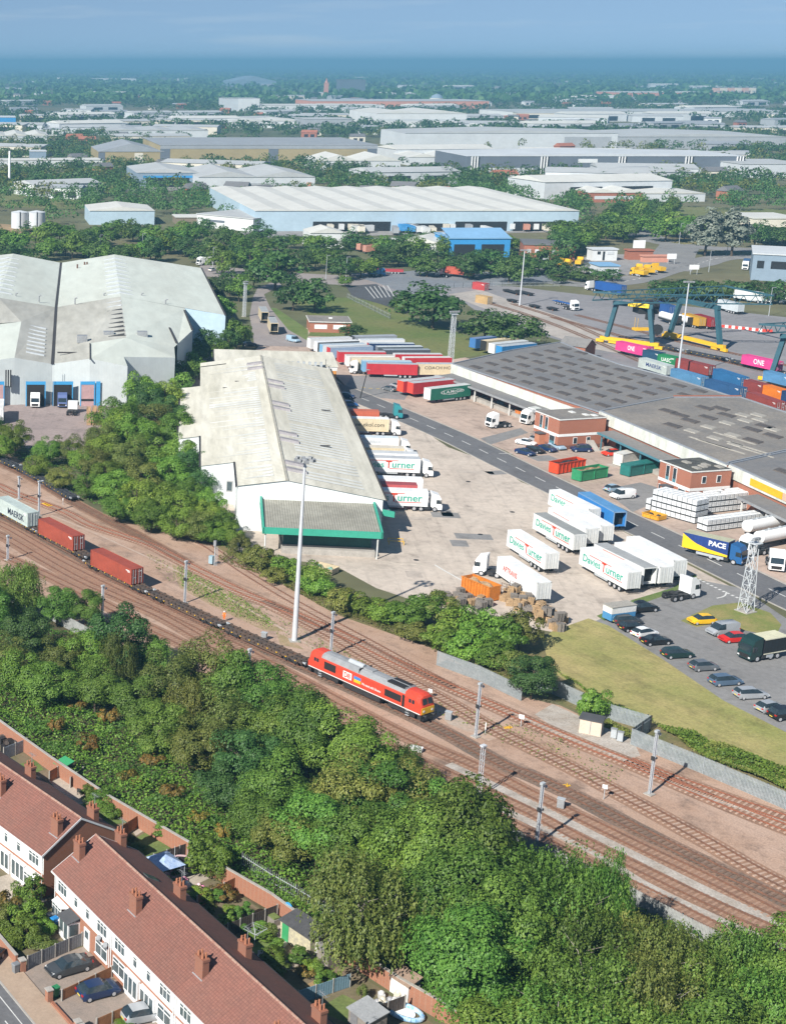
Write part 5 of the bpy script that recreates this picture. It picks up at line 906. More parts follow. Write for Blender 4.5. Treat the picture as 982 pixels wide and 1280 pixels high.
# loose tractors and lorries
tractor('white lorry cab without a trailer standing by the estate road near the goods shed', G(609,535), 196, WHITE); tractor('white lorry cab without a trailer beside the car park entrance', G(866,745), 22, WHITE)
tractor('white lorry cab in front of the trailer with small red lettering', G(592,716), 150, WHITE); tractor('white lorry cab facing the camera at the right edge below the tankers', G(969,716), -112, WHITE)
def rigid(label, front, heading, L, side, roof, frontc, cabc, words=None, z1=3.9, group=None):
    h = Vector((math.cos(rad(heading)), math.sin(rad(heading)), 0)); r = thing('box_lorry', label, 'lorry', (front[0], front[1], .02), heading, group); cab_parts(r, cabc, True, True, Lc=L, spoiler=True)
    x0 = -L; x1 = -2.5; y = 1.25; b = MB(); b.box(x0,-y,1.1,x1,y,z1,0); b.build('body', side_mat(side), r); MB().box(x0,-y,z1+.001,x1,y,z1+.03).build('roof', side_mat(roof), r); MB().box(x1,-y,1.1,x1+.02,y,z1).build('headboard', side_mat(frontc), r)
    MB().box(x0+2.6,-y+.02,.5,x1-.6,-y+.07,.95).box(x0+2.6,y-.07,.5,x1-.6,y-.02,.95).build('side_guard', STEEL, r)
    for q in (words or ()):
        t, c, cx, cz, w, hh, sd = q; text(t, c, r, (cx, sd*(y+.012), cz), (math.pi/2, 0, 0 if sd < 0 else math.pi), w, hh, bold=.03)
    return r
hp = ang((868,696),(922,709)); pr = rigid('blue and yellow curtain sided lorry driving on the estate road', G(929,707), hp, 10.5, (.02,.05,.20), (.46,.46,.32), (.02,.05,.20), paint('cab_blue', (.02,.10,.26)), [('PACE', WHITE, -4.4, 3.0, 3.0, .95, -1)])
sw = MB(); cv = [(-10.5,3.75),(-9.6,3.1),(-8,2.35),(-6,1.85),(-2.5,1.5)]
sw.mesh([(x,-1.262,z) for x, z in cv]+[(x,-1.262,max(1.12, z-1.5 if i else 1.12)) for i, (x, z) in enumerate(cv)], [(i+5, i+6, i+1, i) for i in range(4)]).build('yellow_swoosh', paint('swoosh_yellow', (.80,.52,.02)), pr)
sw = MB().poly([(-10.5,-1.261,1.12),(-6,-1.261,1.12),(-10.5,-1.261,3.7)]).build('yellow_swoosh', bpy.data.materials['swoosh_yellow'], pr)
rigid('lorry with a white cab and dark green body beside the brick office', G(653,531), 205, 9.5, (.015,.11,.075), (.50,.52,.50), WH, WHITE)
lt = rigid('black box lorry with a cream roof in the car park', G(928,826), ang((928,824),(980,815))+180, 7., (.015,.018,.02), (.66,.64,.45), (.02,.02,.025), cpaint('dark green'), z1=3.4)
MB().box(-7.05,-1.29,1.05,-2.45,-1.24,1.2).box(-7.05,-1.29,3.3,-2.45,-1.24,3.45).box(-7.05,-1.29,1.05,-6.93,-1.24,3.45).box(-2.6,-1.29,1.05,-2.45,-1.24,3.45).box(-7.05,1.24,1.05,-2.45,1.29,1.2).box(-7.05,1.24,3.3,-2.45,1.29,3.45).build('cream_trim', side_mat((.66,.64,.5)), lt)
def tanker(label, p0, p1, fwd='R'):
    A, B = G(*p0, 2.2), G(*p1, 2.2); A.z = B.z = 0; d = (B-A).normalized(); h = math.degrees(math.atan2(d.y, d.x))+(180 if fwd == 'L' else 0); c = (A+B)/2
    r = thing('tank_trailer', label, 'tanker', (c.x, c.y, .02), h, 'white tank trailers at the right edge')
    MB().cyl((-5.6,0,2.25),(5.6,0,2.25),1.15,1.15,20).cyl((5.6,0,2.25),(5.95,0,2.25),1.15,.7,20).cyl((-5.95,0,2.25),(-5.6,0,2.25),.7,1.15,20).build('tank', WHITE, r); MB().box(-5.8,-.5,.8,5.4,.5,1.2).box(-5.9,-1.15,.5,-5.75,1.15,.65).build('chassis', DARKST, r)
    MB().box(-4.5,-.25,3.38,4.5,.25,3.46).cyl((0,0,3.3),(0,0,3.6),.3,.3,10).cyl((-3,0,3.3),(-3,0,3.6),.3,.3,10).cyl((3,0,3.3),(3,0,3.6),.3,.3,10).build('walkway', STEEL, r); MB().box(-1.2,-1.2,.7,1.5,-1.0,1.3).build('side_locker', mat('orange_locker', (.7,.3,.1), .6), r)
    for x in (-4.6,-3.3,-2.0):
        for s in (-1, 1): link('wheel', wheel(.5, .36), r, (x, s*1.0, .5))
tanker('white tank trailer nearest the road behind the lattice tower', (938,674), (1008,660), 'L'); tanker('white tank trailer second from the road, behind the first one', (925,660), (990,647), 'L')
tractor('white lorry cab of the nearest tanker with dark side windows', G(926,695), 200, WHITE)
# left warehouse bays
tractor('white lorry cab inside the left open loading bay', G(44,510.5), -94, WHITE); tractor('lorry cab with a dark blue top inside the second loading bay', G(78,510.5), -94, mat('blue_white_cab', (.10,.14,.30), .4, .05, 1))
trailer('white trailer standing lengthwise at the left edge of the lorry park', (4,518), (6,492), WH, OFFW, fwd='R', group='trailers at the left warehouse', L=11.)
tractor('small white yard tractor beside the stacked crates', G(92,514), 80, WHITE, tri=False, spoiler=False)
trailer('cream sided box trailer further up the access road', (322,380.5), (328,392.5), CREAM, (.35,.37,.38), fwd='L', group='box trailers on the access road', L=12, open_rear=True)
trailer('cream sided box trailer nearer on the access road', (333,393), (340,407), CREAM, (.35,.37,.38), fwd='L', group='box trailers on the access road', L=12, open_rear=True)
# cars: car park row, then the rest
def Z(ox, oy, s, *p): return [(ox+x/s, oy+y/s) for x, y in p]
GC = 'cars parked along the mown bank'
for k, c, a, b, lb in (('pickup','black',(203,112),(330,100),'black pickup next to the blue box trailer'), ('estate','dark grey',(125,172),(245,166),'dark estate beside the blue box trailer, first below it'), ('hatch','black',(160,206),(268,198),'black hatchback between a dark estate and a white car'),
    ('hatch','white',(220,242),(338,222),'white hatchback in the row by the mown bank'), ('saloon','black',(258,278),(412,266),'black saloon just below the white hatchback'), ('estate','dark green',(355,344),(530,334),'dark green estate halfway down the row'),
    ('hatch','grey',(505,408),(647,398),'grey hatchback with space on both sides'), ('estate','blue grey',(610,484),(766,472),'blue grey estate below the grey hatchback'), ('estate','silver',(735,550),(897,542),'silver estate near the bottom of the row'), ('hatch','silver',(855,624),(982,604),'silver car with a black hatch near the right edge'), ('suv','black',(930,660),(1055,645),'black car cut by the right edge of the photo')):
    q = Z(740, 740, 4.058, a, b); car(lb, k, c, q[0], q[1], 'pickup' if k == 'pickup' else 'car', GC)
for k, c, a, b, lb in (('hatch','yellow',(632,164),(497,170),'bright yellow hatchback at the edge of the grass island'), ('van','silver',(755,214),(595,232),'silver van beside the grass island'), ('hatch','red',(790,256),(660,264),'red hatchback between the silver van and the black lorry')):
    q = Z(740, 740, 4.058, a, b); car(lb, k, c, q[0], q[1], 'van' if k == 'van' else 'car')
GO = 'cars in front of the brick office'
for k, c, a, b, lb in (('saloon','white',(268,458),(412,482),'white coupe in front of the brick office'), ('hatch','silver',(362,430),(474,468),'silver hatchback behind the white coupe'), ('saloon','dark blue',(258,528),(396,562),'dark car nearest the road in the office row'), ('saloon','black',(340,505),(464,545),'black car second from the road in the office row'), ('saloon','dark blue',(428,495),(562,535),'dark blue car third from the road in the office row'), ('saloon','pale blue',(508,475),(624,520),'steel blue car nearest the office wall'), ('suv','dark blue',(850,526),(705,524),'dark SUV at the side wall of the brick office'), ('hatch','bright red',(1085,552),(945,558),'bright red car by the teal edged canopy')):
    q = Z(600, 480, 6.1375, a, b); car(lb, k, c, q[0], q[1], 'car', GO)
for k, c, a, b, lb, ct in (('hatch','pale blue',(761,616),(778,614),'pale blue hatchback beside the white van near the stacked tanks','car'), ('van','white',(793,623),(767.5,625),'small white van between the blue trailer and the stacked tanks','van'), ('hatch','dark grey',(610,502),(624,507),'dark car under the goods shed canopy, left one','car'), ('suv','black',(621,509),(638,511.5),'dark car under the goods shed canopy, right one','car'),
    ('saloon','grey',(493,491),(475,486.5),'grey saloon beside the three trailers by the mast','car'), ('saloon','silver',(501,487.5),(486,482.5),'silver saloon tucked behind the grey one by the mast','car'), ('hatch','dark blue',(422,497),(442,499),'dark car in the shade at the far end of the white shed','car'), ('hatch','blue',(426,508.5),(449,508.5),'blue hatchback beside the lorries at the far end of the white shed','car'),
    ('van','pale blue',(353,425),(375,430),'pale blue van at the end of the access road','van'), ('saloon','dark grey',(299,433),(325,433),'dark car half hidden behind the annex roof','car'), ('saloon','dark grey',(275,442),(300,440),'dark car under the trees left of the annex','car')):
    car(lb, k, c, a, b, ct)
car('dark grey saloon on the drive of the second house', 'saloon', 'dark grey', (115,1212), (66,1226)); car('dark blue hatchback on the drive next to the dark saloon', 'hatch', 'dark blue', (104,1255), (150,1243)); car('grey car on the drive at the bottom edge of the photo', 'hatch', 'silver', (160,1284), (205,1275)); car('dark car in the street at the left edge', 'hatch', 'black', (-14,1216), (4,1196))
# blue box trailer in the car park
r = thing('box_trailer', 'blue and white box trailer at the top of the car park row', 'trailer', G(772,776), 18); MB().box(-2.3,-1.,.55,2.3,1.,2.0).build('body', paint('faded_blue', (.06,.23,.44)), r); MB().box(-2.32,-1.02,1.7,2.32,1.02,2.75).build('upper_body', DIRTYW, r); MB().box(-2.4,-1.1,2.75,2.4,1.1,2.85).build('roof', PALEP, r)
for s in (-1, 1): link('wheel', wheel(.32), r, (0, s*1.05, .32))
# ---------------------------------------------------------------- lattice tower with floodlights on the grass island, mast by the rows
def lattice_tower(label, p, h, w0, w1, m, lamps, rz=20, group=None):
    r = thing('lattice_tower', label, 'tower', p, rz, group); b = MB(); n = int(h/ (w0*1.15))
    wd_ = lambda z: w0+(w1-w0)*z/h
    for sx in (-1, 1):
        for sy in (-1, 1): b.beam((sx*w0/2,sy*w0/2,0),(sx*w1/2,sy*w1/2,h),.085)
    for i in range(n):
        z0, z1 = i*h/n, (i+1)*h/n; a, c = wd_(z0)/2, wd_(z1)/2
        for s in (-1, 1):
            b.beam((-a,s*a,z0),(c,s*c,z1),.04); b.beam((a,s*a,z0),(-c,s*c,z1),.07); b.beam((s*a,-a,z0),(s*c,c,z1),.07); b.beam((s*a,a,z0),(s*c,-c,z1),.07); b.beam((-c,s*c,z1),(c,s*c,z1),.04); b.beam((s*c,-c,z1),(s*c,c,z1),.07)
    b.build('lattice', m, r); MB().box(-w0*.7,-w0*.7,0,w0*.7,w0*.7,.15).build('foot', CONC, r)
    MB().box(-w1,-w1,h,w1,w1,h+.12).beam((-w1-.6,0,h+.7),(w1+.6,0,h+.7),.1).beam((-w1,0,h),(-w1,0,h+.7),.08).beam((w1,0,h),(w1,0,h+.7),.08).build('head_frame', m, r)
    for i in range(lamps): MB().box(-.3,-.25,-.22,.3,.25,.25).build('floodlight', LAMP, r, ((i-(lamps-1)/2)*.8, -.2, h+.75), 0)
    return r
LATT = mat('lattice_steel', (.52,.55,.57), .5, .08, 1); lattice_tower('pale lattice tower on the grass island by the estate road', G(931,764), 11.5, 1.7, .85, LATT, 2, 25); lattice_tower('lattice floodlight tower at the corner of the goods shed', G(562,459), 15.5, 1.3, .9, LATT, 4, 10); lattice_tower('twin legged lattice ladder tower beside the access road', G(305,396), 11.5, .9, .7, LATT, 2, 20)
MB_ = thing('lamp_column', 'dark leaning lamp column in the yard in front of the red trailer', 'lamp post', G(450,497.5)); MB().cyl((0,0,0),(1.6,.4,7.5),.16,.12,8).build('column', DARKST, MB_); MB().box(1.2,.2,7.4,2.1,.6,7.6).build('lamp_head', LAMP, MB_)
def lamp_col(p, h, label, name='floodlight_mast'):
    r = thing(name, label, 'light mast', p); MB().cyl((0,0,0),(0,0,h),.3,.16,10).build('pole', MAST, r); MB().beam((-1.4,0,h),(1.4,0,h),.15).build('crossarm', LAMP, r)
    for i in range(4): MB().box(-.3,-.3,-.1,.3,.3,.35).build('floodlight', LAMP, r, (-1.2+i*.8, 0, h))
    return r
lamp_col(G(649,382), 20, 'tall floodlight mast beside the railway beyond the goods shed'); lamp_col(G(846,473), 27, 'tall pale floodlight mast standing among the shipping containers')
# ---------------------------------------------------------------- trees and shrubs
LG = leaf('leaf_green', [(0.04,0.098,0.016),(0.088,0.181,0.028),(0.149,0.268,0.043),(0.228,0.34,0.064)]); LY = leaf('leaf_olive', [(0.054,0.09,0.019),(0.118,0.155,0.031),(0.197,0.229,0.052),(0.299,0.302,0.079)])
LD = leaf('leaf_dark', [(0.026,0.065,0.018),(0.053,0.116,0.029),(0.084,0.164,0.041),(0.131,0.222,0.054)]); LF = leaf('leaf_fresh', [(0.054,0.122,0.016),(0.112,0.205,0.026),(0.181,0.294,0.04),(0.269,0.352,0.057)])
LS = leaf('leaf_silver', [(.12,.15,.11),(.19,.22,.17),(.28,.31,.25),(.38,.40,.34)]); LO = leaf('leaf_autumn', [(.06,.075,.02),(.14,.13,.03),(.26,.17,.03),(.30,.15,.04)])
def leaves(rs, P, Nn, size, asp=.62, hang=None):
    n = len(P); Nn = Nn/np.linalg.norm(Nn, axis=1, keepdims=True)
    t = rs.normal(size=(n, 3)) if hang is None else np.c_[rs.normal(size=(n, 2))*.25, -np.ones(n)]
    t -= (t*Nn).sum(1, keepdims=True)*Nn; t /= np.linalg.norm(t, axis=1, keepdims=True)+1e-9; b = np.cross(Nn, t); s = (size*rs.uniform(.6, 1.35, n))[:, None]
    return np.stack([P-t*s*.5, P+b*s*asp*.5+Nn*s*.08, P+t*s*.5, P-b*s*asp*.5+Nn*s*.08], 1)
def quads(name, V, m):
    n = len(V); me = bpy.data.meshes.new(name); me.vertices.add(4*n); me.vertices.foreach_set('co', V.reshape(-1).astype(np.float32)); me.loops.add(4*n); me.loops.foreach_set('vertex_index', np.arange(4*n, dtype=np.int32))
    me.polygons.add(n); me.polygons.foreach_set('loop_start', np.arange(0, 4*n, 4, dtype=np.int32)); me.materials.append(m); me.update(calc_edges=True); return me
def crown(seed, r, z0, z1, ncl, nlf, size, m, kind='broad'):
    rs = np.random.RandomState(seed); out = []; zc = (z0+z1)/2; hz = (z1-z0)/2
    lobes = [(rs.uniform(0, 6.28), rs.uniform(.75, 1.18)) for _ in range(5)]
    for i in range(ncl):
        d = rs.normal(size=3); d /= np.linalg.norm(d); d[2] = d[2]*.9+.12; a = math.atan2(d[1], d[0])
        k = rs.uniform(.62, .98)*(1+.16*math.sin(3*a+lobes[0][0])+.10*math.sin(2*a+lobes[1][0]))
        if kind == 'spire': w = 1-.75*max(0, (d[2]+1)/2)**.8; c = np.array([d[0]*r*k*w*1.25, d[1]*r*k*w*1.25, zc+d[2]*hz])
        else: c = np.array([d[0]*r*k, d[1]*r*k, zc+d[2]*hz*k])
        cr = r*rs.uniform(.24, .44); n = int(nlf*rs.uniform(.7, 1.3))
        if kind == 'weep':
            ns = max(3, n//14)
            for s in range(ns):
                q = rs.normal(size=3); q /= np.linalg.norm(q); q[2] = abs(q[2])*.7; st = c+q*cr*np.array([1.1,1.1,.6]); L = rs.uniform(.5, 1.)*hz*.55; kk = 14; tt = np.linspace(0, 1, kk)[:, None]
                P = st+np.c_[q[0]*.25*tt, q[1]*.25*tt, -L*tt]+rs.normal(size=(kk, 3))*.11; P[:, 2] = np.maximum(P[:, 2], .4)
                out.append(leaves(rs, P, np.tile(np.array([[q[0], q[1], .45]]), (kk, 1))+rs.normal(size=(kk, 3))*.35, size, .5, 1))
        else:
            q = rs.normal(size=(n, 3)); q /= np.linalg.norm(q, axis=1, keepdims=True); q[:, 2] = np.where(q[:, 2] < -.35, -q[:, 2], q[:, 2])
            P = c+q*cr*(rs.uniform(.72, 1.06, n)[:, None])*np.array([1,1,.85]); P[:, 2] = np.maximum(P[:, 2], .25); o = P-np.array([0,0,zc-hz*.3])
            out.append(leaves(rs, P, q*1.0+o/np.linalg.norm(o, axis=1, keepdims=True)*.55+rs.normal(size=(n, 3))*.42+np.array([0,0,.2]), size))
    return quads('crown', np.concatenate(out), m)
def trunk_mesh(seed, h, r, m, limbs=7, spread=.55):
    K = random.Random(seed); b = MB(); b.cyl((0,0,-.1),(K.uniform(-.15,.15),K.uniform(-.15,.15),h*.35),r,r*.7,9).cyl((0,0,h*.33),(K.uniform(-.3,.3),K.uniform(-.3,.3),h*.85),r*.72,r*.15,8)
    for i in range(limbs):
        a = K.uniform(0, 6.28); z = h*K.uniform(.25, .62); L = h*K.uniform(.3, .5)*spread; q = Vector((math.cos(a)*L, math.sin(a)*L, z+L*K.uniform(.5, 1.)))
        b.cyl((0,0,z), q, r*.4, r*.2, 6).cyl(q, q+Vector((math.cos(a+.6)*L*.5, math.sin(a+.6)*L*.5, L*.4)), r*.2, r*.06, 5)
    return b.data('trunk', m)
PROTO = {}
def treekind(key, n, r, h, z0, ncl, nlf, size, m, kind='broad', bark=None, tr=.22, limbs=7, seed=0):
    PROTO[key] = ([crown(100*seed+17*i+len(key), r, z0, h, ncl, nlf, size, m, kind) for i in range(n)], [trunk_mesh(seed*9+i, h, tr, bark or BARK, limbs) for i in range(n)], h, r)
treekind('broad', 3, 4.6, 10, 1.4, 46, 330, .33, LG, seed=1); treekind('lush', 2, 6.2, 12.5, 1.6, 58, 480, .38, LG, seed=2); treekind('olive', 2, 4.4, 9.5, 1.2, 42, 300, .31, LY, seed=3); treekind('dark', 2, 4.4, 9, 1.2, 42, 300, .34, LD, seed=4); treekind('fresh', 3, 4.2, 8.5, .8, 44, 300, .31, LF, seed=15)
treekind('weep', 2, 4.6, 11, 2., 64, 330, .31, LY, 'weep', PALEBARK, .2, 12, seed=5); treekind('feather', 2, 4.4, 11.5, 1.2, 62, 330, .32, LG, 'weep', PALEBARK, .2, 9, seed=6)
treekind('shrub', 3, 2.2, 3.4, .1, 28, 170, .27, LF, tr=.09, limbs=4, seed=7); treekind('oliveshrub', 2, 2.2, 3.2, .1, 26, 170, .26, LY, tr=.09, limbs=4, seed=8); treekind('spire', 2, 1.6, 5.5, .3, 26, 90, .34, LG, 'spire', tr=.1, seed=9)
treekind('mid', 4, 5., 9.5, .9, 36, 46, .85, LD, tr=.3, seed=10); treekind('midfresh', 3, 5., 9.5, .9, 36, 46, .85, LG, tr=.3, seed=11); treekind('silver', 2, 5.5, 17, 2.5, 46, 70, .95, LS, 'spire', tr=.4, seed=12); treekind('midlow', 2, 4., 4.2, .1, 22, 40, .8, LD, tr=.2, limbs=3, seed=13); treekind('autumn', 1, 1.6, 2.2, .1, 16, 90, .3, LO, tr=.07, limbs=3, seed=14)
TK = random.Random(3)
def tree(key, p, h, r, label, group, name='tree', cat='tree'):
    cs, ts, ph, pr = PROTO[key]; i = TK.randrange(len(cs)); o = thing(name, label, cat, (p[0], p[1], 0), TK.uniform(0, 360), group); o.scale = (r/pr, r/pr, h/ph)
    link('crown', cs[i], o); link('trunk', ts[i], o); return o
def grove(L, label, group, name='tree', cat='tree'):
    """(x, y of the top in the photo, height, radius, kind)"""
    for x, y, h, r, k in L: p = G(x, y, h); tree(k, p, h, r, label, group, name, cat)
# ---------------------------------------------------------------- skips, tanks, crates, cranes and the container terminal
def skip_box(label, p0, p1, c, L=6.0, h=2.4, load=None, ribs=8, lid=False, name='open_skip', cat='skip', roof=None):
    A, B = G(*p0, h), G(*p1, h); A.z = B.z = 0; d = (B-A).normalized(); n = Vector((-d.y, d.x, 0)); n = n if n.dot((A+B)/2) > 0 else -n
    p = (A+B)/2+n*1.2; L = (B-A).length if L is None else L; r = thing(name, label, cat, (p.x, p.y, .02), math.degrees(math.atan2(d.y, d.x))); x = L/2; y = 1.2; b = MB(); m = paint('skip_%g_%g_%g' % c, c, .55, .2)
    b.box(-x,-y,.2,x,-y+.06,h).box(-x,y-.06,.2,x,y,h).box(-x,-y+.06,.2,-x+.06,y-.06,h).box(x-.06,-y+.06,.2,x,y-.06,h).box(-x,-y,.14,x,y,.2).build('body', m, r)
    q = MB()
    for i in range(ribs):
        xx = -x+.2+i*(L-.4)/(ribs-1)
        for s in (-1, 1): q.box(xx-.07, s*y-(.0 if s > 0 else .12), .2, xx+.07, s*y+(.12 if s > 0 else 0), h-.1)
    q.box(-x-.05,-y-.14,h-.1,x+.05,-y-.0,h+.05).box(-x-.05,y,h-.1,x+.05,y+.14,h+.05); q.build('ribs', m, r)
    if lid: MB().box(-x,-y,h+.051,x,y,h+.12).build('cover', m, r)
    else: MB().mesh([(-x+.1+(L-.2)*i/6, -y+.1+(2*y-.2)*j/4, h-.5+.35*math.sin(i*2.1+j*1.7)) for j in range(5) for i in range(7)], [(j*7+i, j*7+i+1, j*7+i+8, j*7+i+7) for j in range(4) for i in range(6)]).build('load', load or DARKST, r)
    for s in (-1, 1): MB().cyl((s*(x-.5),-.9,.1),(s*(x-.5),-.6,.1),.12,.12,8).cyl((s*(x-.5),.6,.1),(s*(x-.5),.9,.1),.12,.12,8).build('roller', DARKST, r)
    return r
RUBBLE = mat('rubble_load', (.38,.26,.15), .95, .4, 2, (.22,.15,.09))
skip_box('orange red ribbed open skip on the forecourt', (697.5,580), (732,574), (.66,.07,.02), None); skip_box('bright green open skip full of rubbish beside the orange red one', (726,589), (760,583.5), (.03,.26,.11), None, load=RUBBLE, ribs=3)
skip_box('dark teal skip with a half cover near the white container', (787,583), (823,577), (.02,.17,.15), None, ribs=3, lid=True)
A = G(766,571,2.6); B_ = G(812,561,2.6); container('plain white container behind the dark teal skip', ((A+B_)/2+Vector((.4,1.2,0))).to_tuple()[:2]+(0,), math.degrees(math.atan2((B_-A).y, (B_-A).x)), (.70,.69,.64), L=9.2, z=.02, mark=False)
skip_box('small orange skip lying beside the stacked white tanks', (802,640), (823,646), (.72,.36,.03), 3.6, 1.0, ribs=3); skip_box('orange bin under the goods shed canopy', (645,513), (652,515), (.62,.20,.04), 2.6, 1.6, ribs=3); skip_box('blue bin under the goods shed canopy', (650,507), (657,509), (.05,.18,.42), 2.6, 1.5, ribs=3)
skip_box('open topped orange container full of scrap in front of the lettered white trailer', (577,720), (612,734.5), (.62,.20,.025), None, 2.6, ribs=10, load=RUBBLE)
skip_box('half buried skip of rubbish beside the green canopy', (392,707), (412,712), (.55,.45,.30), 4, 1.1, load=mat('teal_rubbish', (.05,.30,.28), .9, .4, 2, (.45,.35,.2)), ribs=3)
# white bulk tanks in cages
def ibc_mesh():
    b = MB(); b.box(-.56,-.46,.16,.56,.46,1.1,0); b.cyl((0,0,1.1),(0,0,1.17),.16,.16,10,0)
    for z in (.2,.5,.8,1.08):
        b.box(-.6,-.505,z,.6,-.485,z+.03,1).box(-.6,.485,z,.6,.505,z+.03,1).box(-.605,-.5,z,-.585,.5,z+.03,1).box(.585,-.5,z,.605,.5,z+.03,1)
    for x in (-.59,-.2,.2,.59): b.box(x-.015,-.505,.16,x+.015,-.485,1.1,1).box(x-.015,.485,.16,x+.015,.505,1.1,1)
    for y in (-.49,0,.49): b.box(-.605,y-.015,.16,-.585,y+.015,1.1,1).box(.585,y-.015,.16,.605,y+.015,1.1,1)
    b.box(-.6,-.5,.0,.6,.5,.05,2).box(-.6,-.5,.1,.6,.5,.15,2); 
    for x in (-.5,0,.5): b.box(x-.08,-.5,.05,x+.08,.5,.1,2)
    b.box(.6,-.1,.22,.64,.1,.4,2); return b.data('caged_tank', [mat('tank_plastic', (.74,.76,.76), .5, .06, 1), STEEL, DARKST])
IBC = ibc_mesh(); KI = random.Random(2)
def ibcs(o, deg, nx, ny, nz, label, group, ragged=0.):
    f = frame(o, deg)
    for i in range(nx):
        for j in range(ny):
            top = nz-(1 if KI.random() < ragged else 0)
            for k in range(top):
                if 0 < i < nx-1 and j > 0 and k < top-1: continue
                tag(link('caged_tank', IBC, None, f(i*1.06, j*1.26, k*1.17+.02), deg+90+KI.uniform(-1.5,1.5)), label, 'bulk tank', group)
fd = -77
o = G(811,637); ibcs(o, fd+19, 1, 3, 2, 'white caged tank of the low stack at the end nearest the white van', 'caged tanks in low stack')
o = G(818,640); ibcs(o, -60, 9, 3, 4, 'white caged tank of the tall block nearest the estate road', 'caged tanks in tall block'); o = G(858,648); o = o+Vector((1.5,2.5,0)); ibcs(o, 18, 15, 3, 3, 'white caged tank of the long block in front of the mossy roofed office', 'caged tanks in long block', .12)
o = G(882,664); ibcs(o, 20, 16, 2, 2, 'white caged tank of the double row above the tank trailers', 'caged tanks in the double row')
r = thing('steel_stillage', 'open steel cage rack next to the stacked white tanks', 'rack', G(938,634), -70); b = MB()
for x in (-2,0,2):
    for y in (-1,1): b.beam((x,y,0),(x,y,3),.1)
for z in (.2,1.2,2.2,3.): b.beam((-2,-1,z),(2,-1,z),.1).beam((-2,1,z),(2,1,z),.1); b.beam((-2,-1,z),(-2,1,z),.1); b.beam((2,-1,z),(2,1,z),.1)
b.build('frame', WHITE, r)
tag(MB().box(-1.5,-.6,0,1.5,.6,.9).box(-1.3,-.5,.9,1.2,.5,1.5).build('pallet_load', TIMBER, None, G(955,640), 20), 'timber load on the ground at the end of the stacked tanks', 'timber')
# timber crates and pallets
def crate_mesh(m, w=1.2, d=1., h=.95):
    b = MB()
    for z in np.arange(.12, h, .2): b.box(-w/2,-d/2,z,w/2,-d/2+.03,z+.14).box(-w/2,d/2-.03,z,w/2,d/2,z+.14).box(-w/2,-d/2,z,-w/2+.03,d/2,z+.14).box(w/2-.03,-d/2,z,w/2,d/2,z+.14)
    for x in (-1, 1):
        for y in (-1, 1): b.box(x*(w/2-.06)-.05,y*(d/2-.06)-.05,0,x*(w/2-.06)+.05,y*(d/2-.06)+.05,h)
    b.box(-w/2+.04,-d/2+.04,.05,w/2-.04,d/2-.04,.15); return b.data('crate', m)
def pallets_mesh(m, n):
    b = MB()
    for k in range(n):
        z = k*.145; w = random.uniform(-.04,.04)
        for x in (-.5,0,.5): b.box(x-.06+w,-.5,z,x+.06+w,.5,z+.1)
        for y in (-.42,-.14,.14,.42): b.box(-.6+w,y-.08,z+.1,.6+w,y+.08,z+.125)
    return b.data('pallet_stack', m)
OCR = mat('orange_timber', (.52,.34,.19), .85, .3, 2, (.38,.24,.14)); CRM = [crate_mesh(OCR), crate_mesh(TIMBER)]; PLM = [pallets_mesh(TIMBERG, 5), pallets_mesh(TIMBER, 7), pallets_mesh(TIMBERG, 9)]
f = frame(G(111,531), 84); KT2 = random.Random(4)
for i in range(5):
    for j in range(3):
        for k in range(4 if i < 4 else 3):
            if (i+j) % 4 == 3 and k > 1: continue
            tag(link('timber_crate', CRM[0], None, f(i*1.14+KT2.uniform(-.07,.07), -j*1.32+KT2.uniform(-.07,.07), k*.97), 84+KT2.uniform(-4,4)), 'orange timber crate in the tall stack beside the lorry park trees', 'crate', 'crates stacked in the lorry park')
KT = random.Random(6); n = 0
for i in range(64):
    x, y = KT.uniform(640,705), 0; t = KT.random(); x = 628+75*t+KT.uniform(-6,6); y = 750+32*t+KT.uniform(-9,9); m = KT.choice([0,0,1]); 
    tag(link('timber_crate' if m else 'pallet_stack', CRM[1] if m else KT.choice(PLM), None, G(x, y)+Vector((0,0,.0 if KT.random() < .7 else .95)), KT.uniform(0,90)), 'pale timber crate or pallet in the untidy heap below the lettered white trailer', 'timber', 'timber heap')
for i in range(26):
    x, y = KT.uniform(556,610), 0; t = (x-556)/54; y = 748+8*t+KT.uniform(-8,10)
    o = tag(link('pallet_stack', KT.choice(PLM), None, G(x, y), KT.uniform(0,60)), 'stack of weathered pallets in front of the orange container', 'pallets', 'weathered pallet stacks')
r = thing('pallet_cage', 'rusty steel mesh cage beside the orange container', 'cage', G(640,743), -60); b = MB()
for x in (-1.5,-.5,.5,1.5):
    for y in (-1,1): b.beam((x,y,0),(x,y,1.8),.06)
for z in (.1,.7,1.3,1.8):
    for y in (-1,1): b.beam((-1.5,y,z),(1.5,y,z),.05)
b.build('frame', RUST, r)
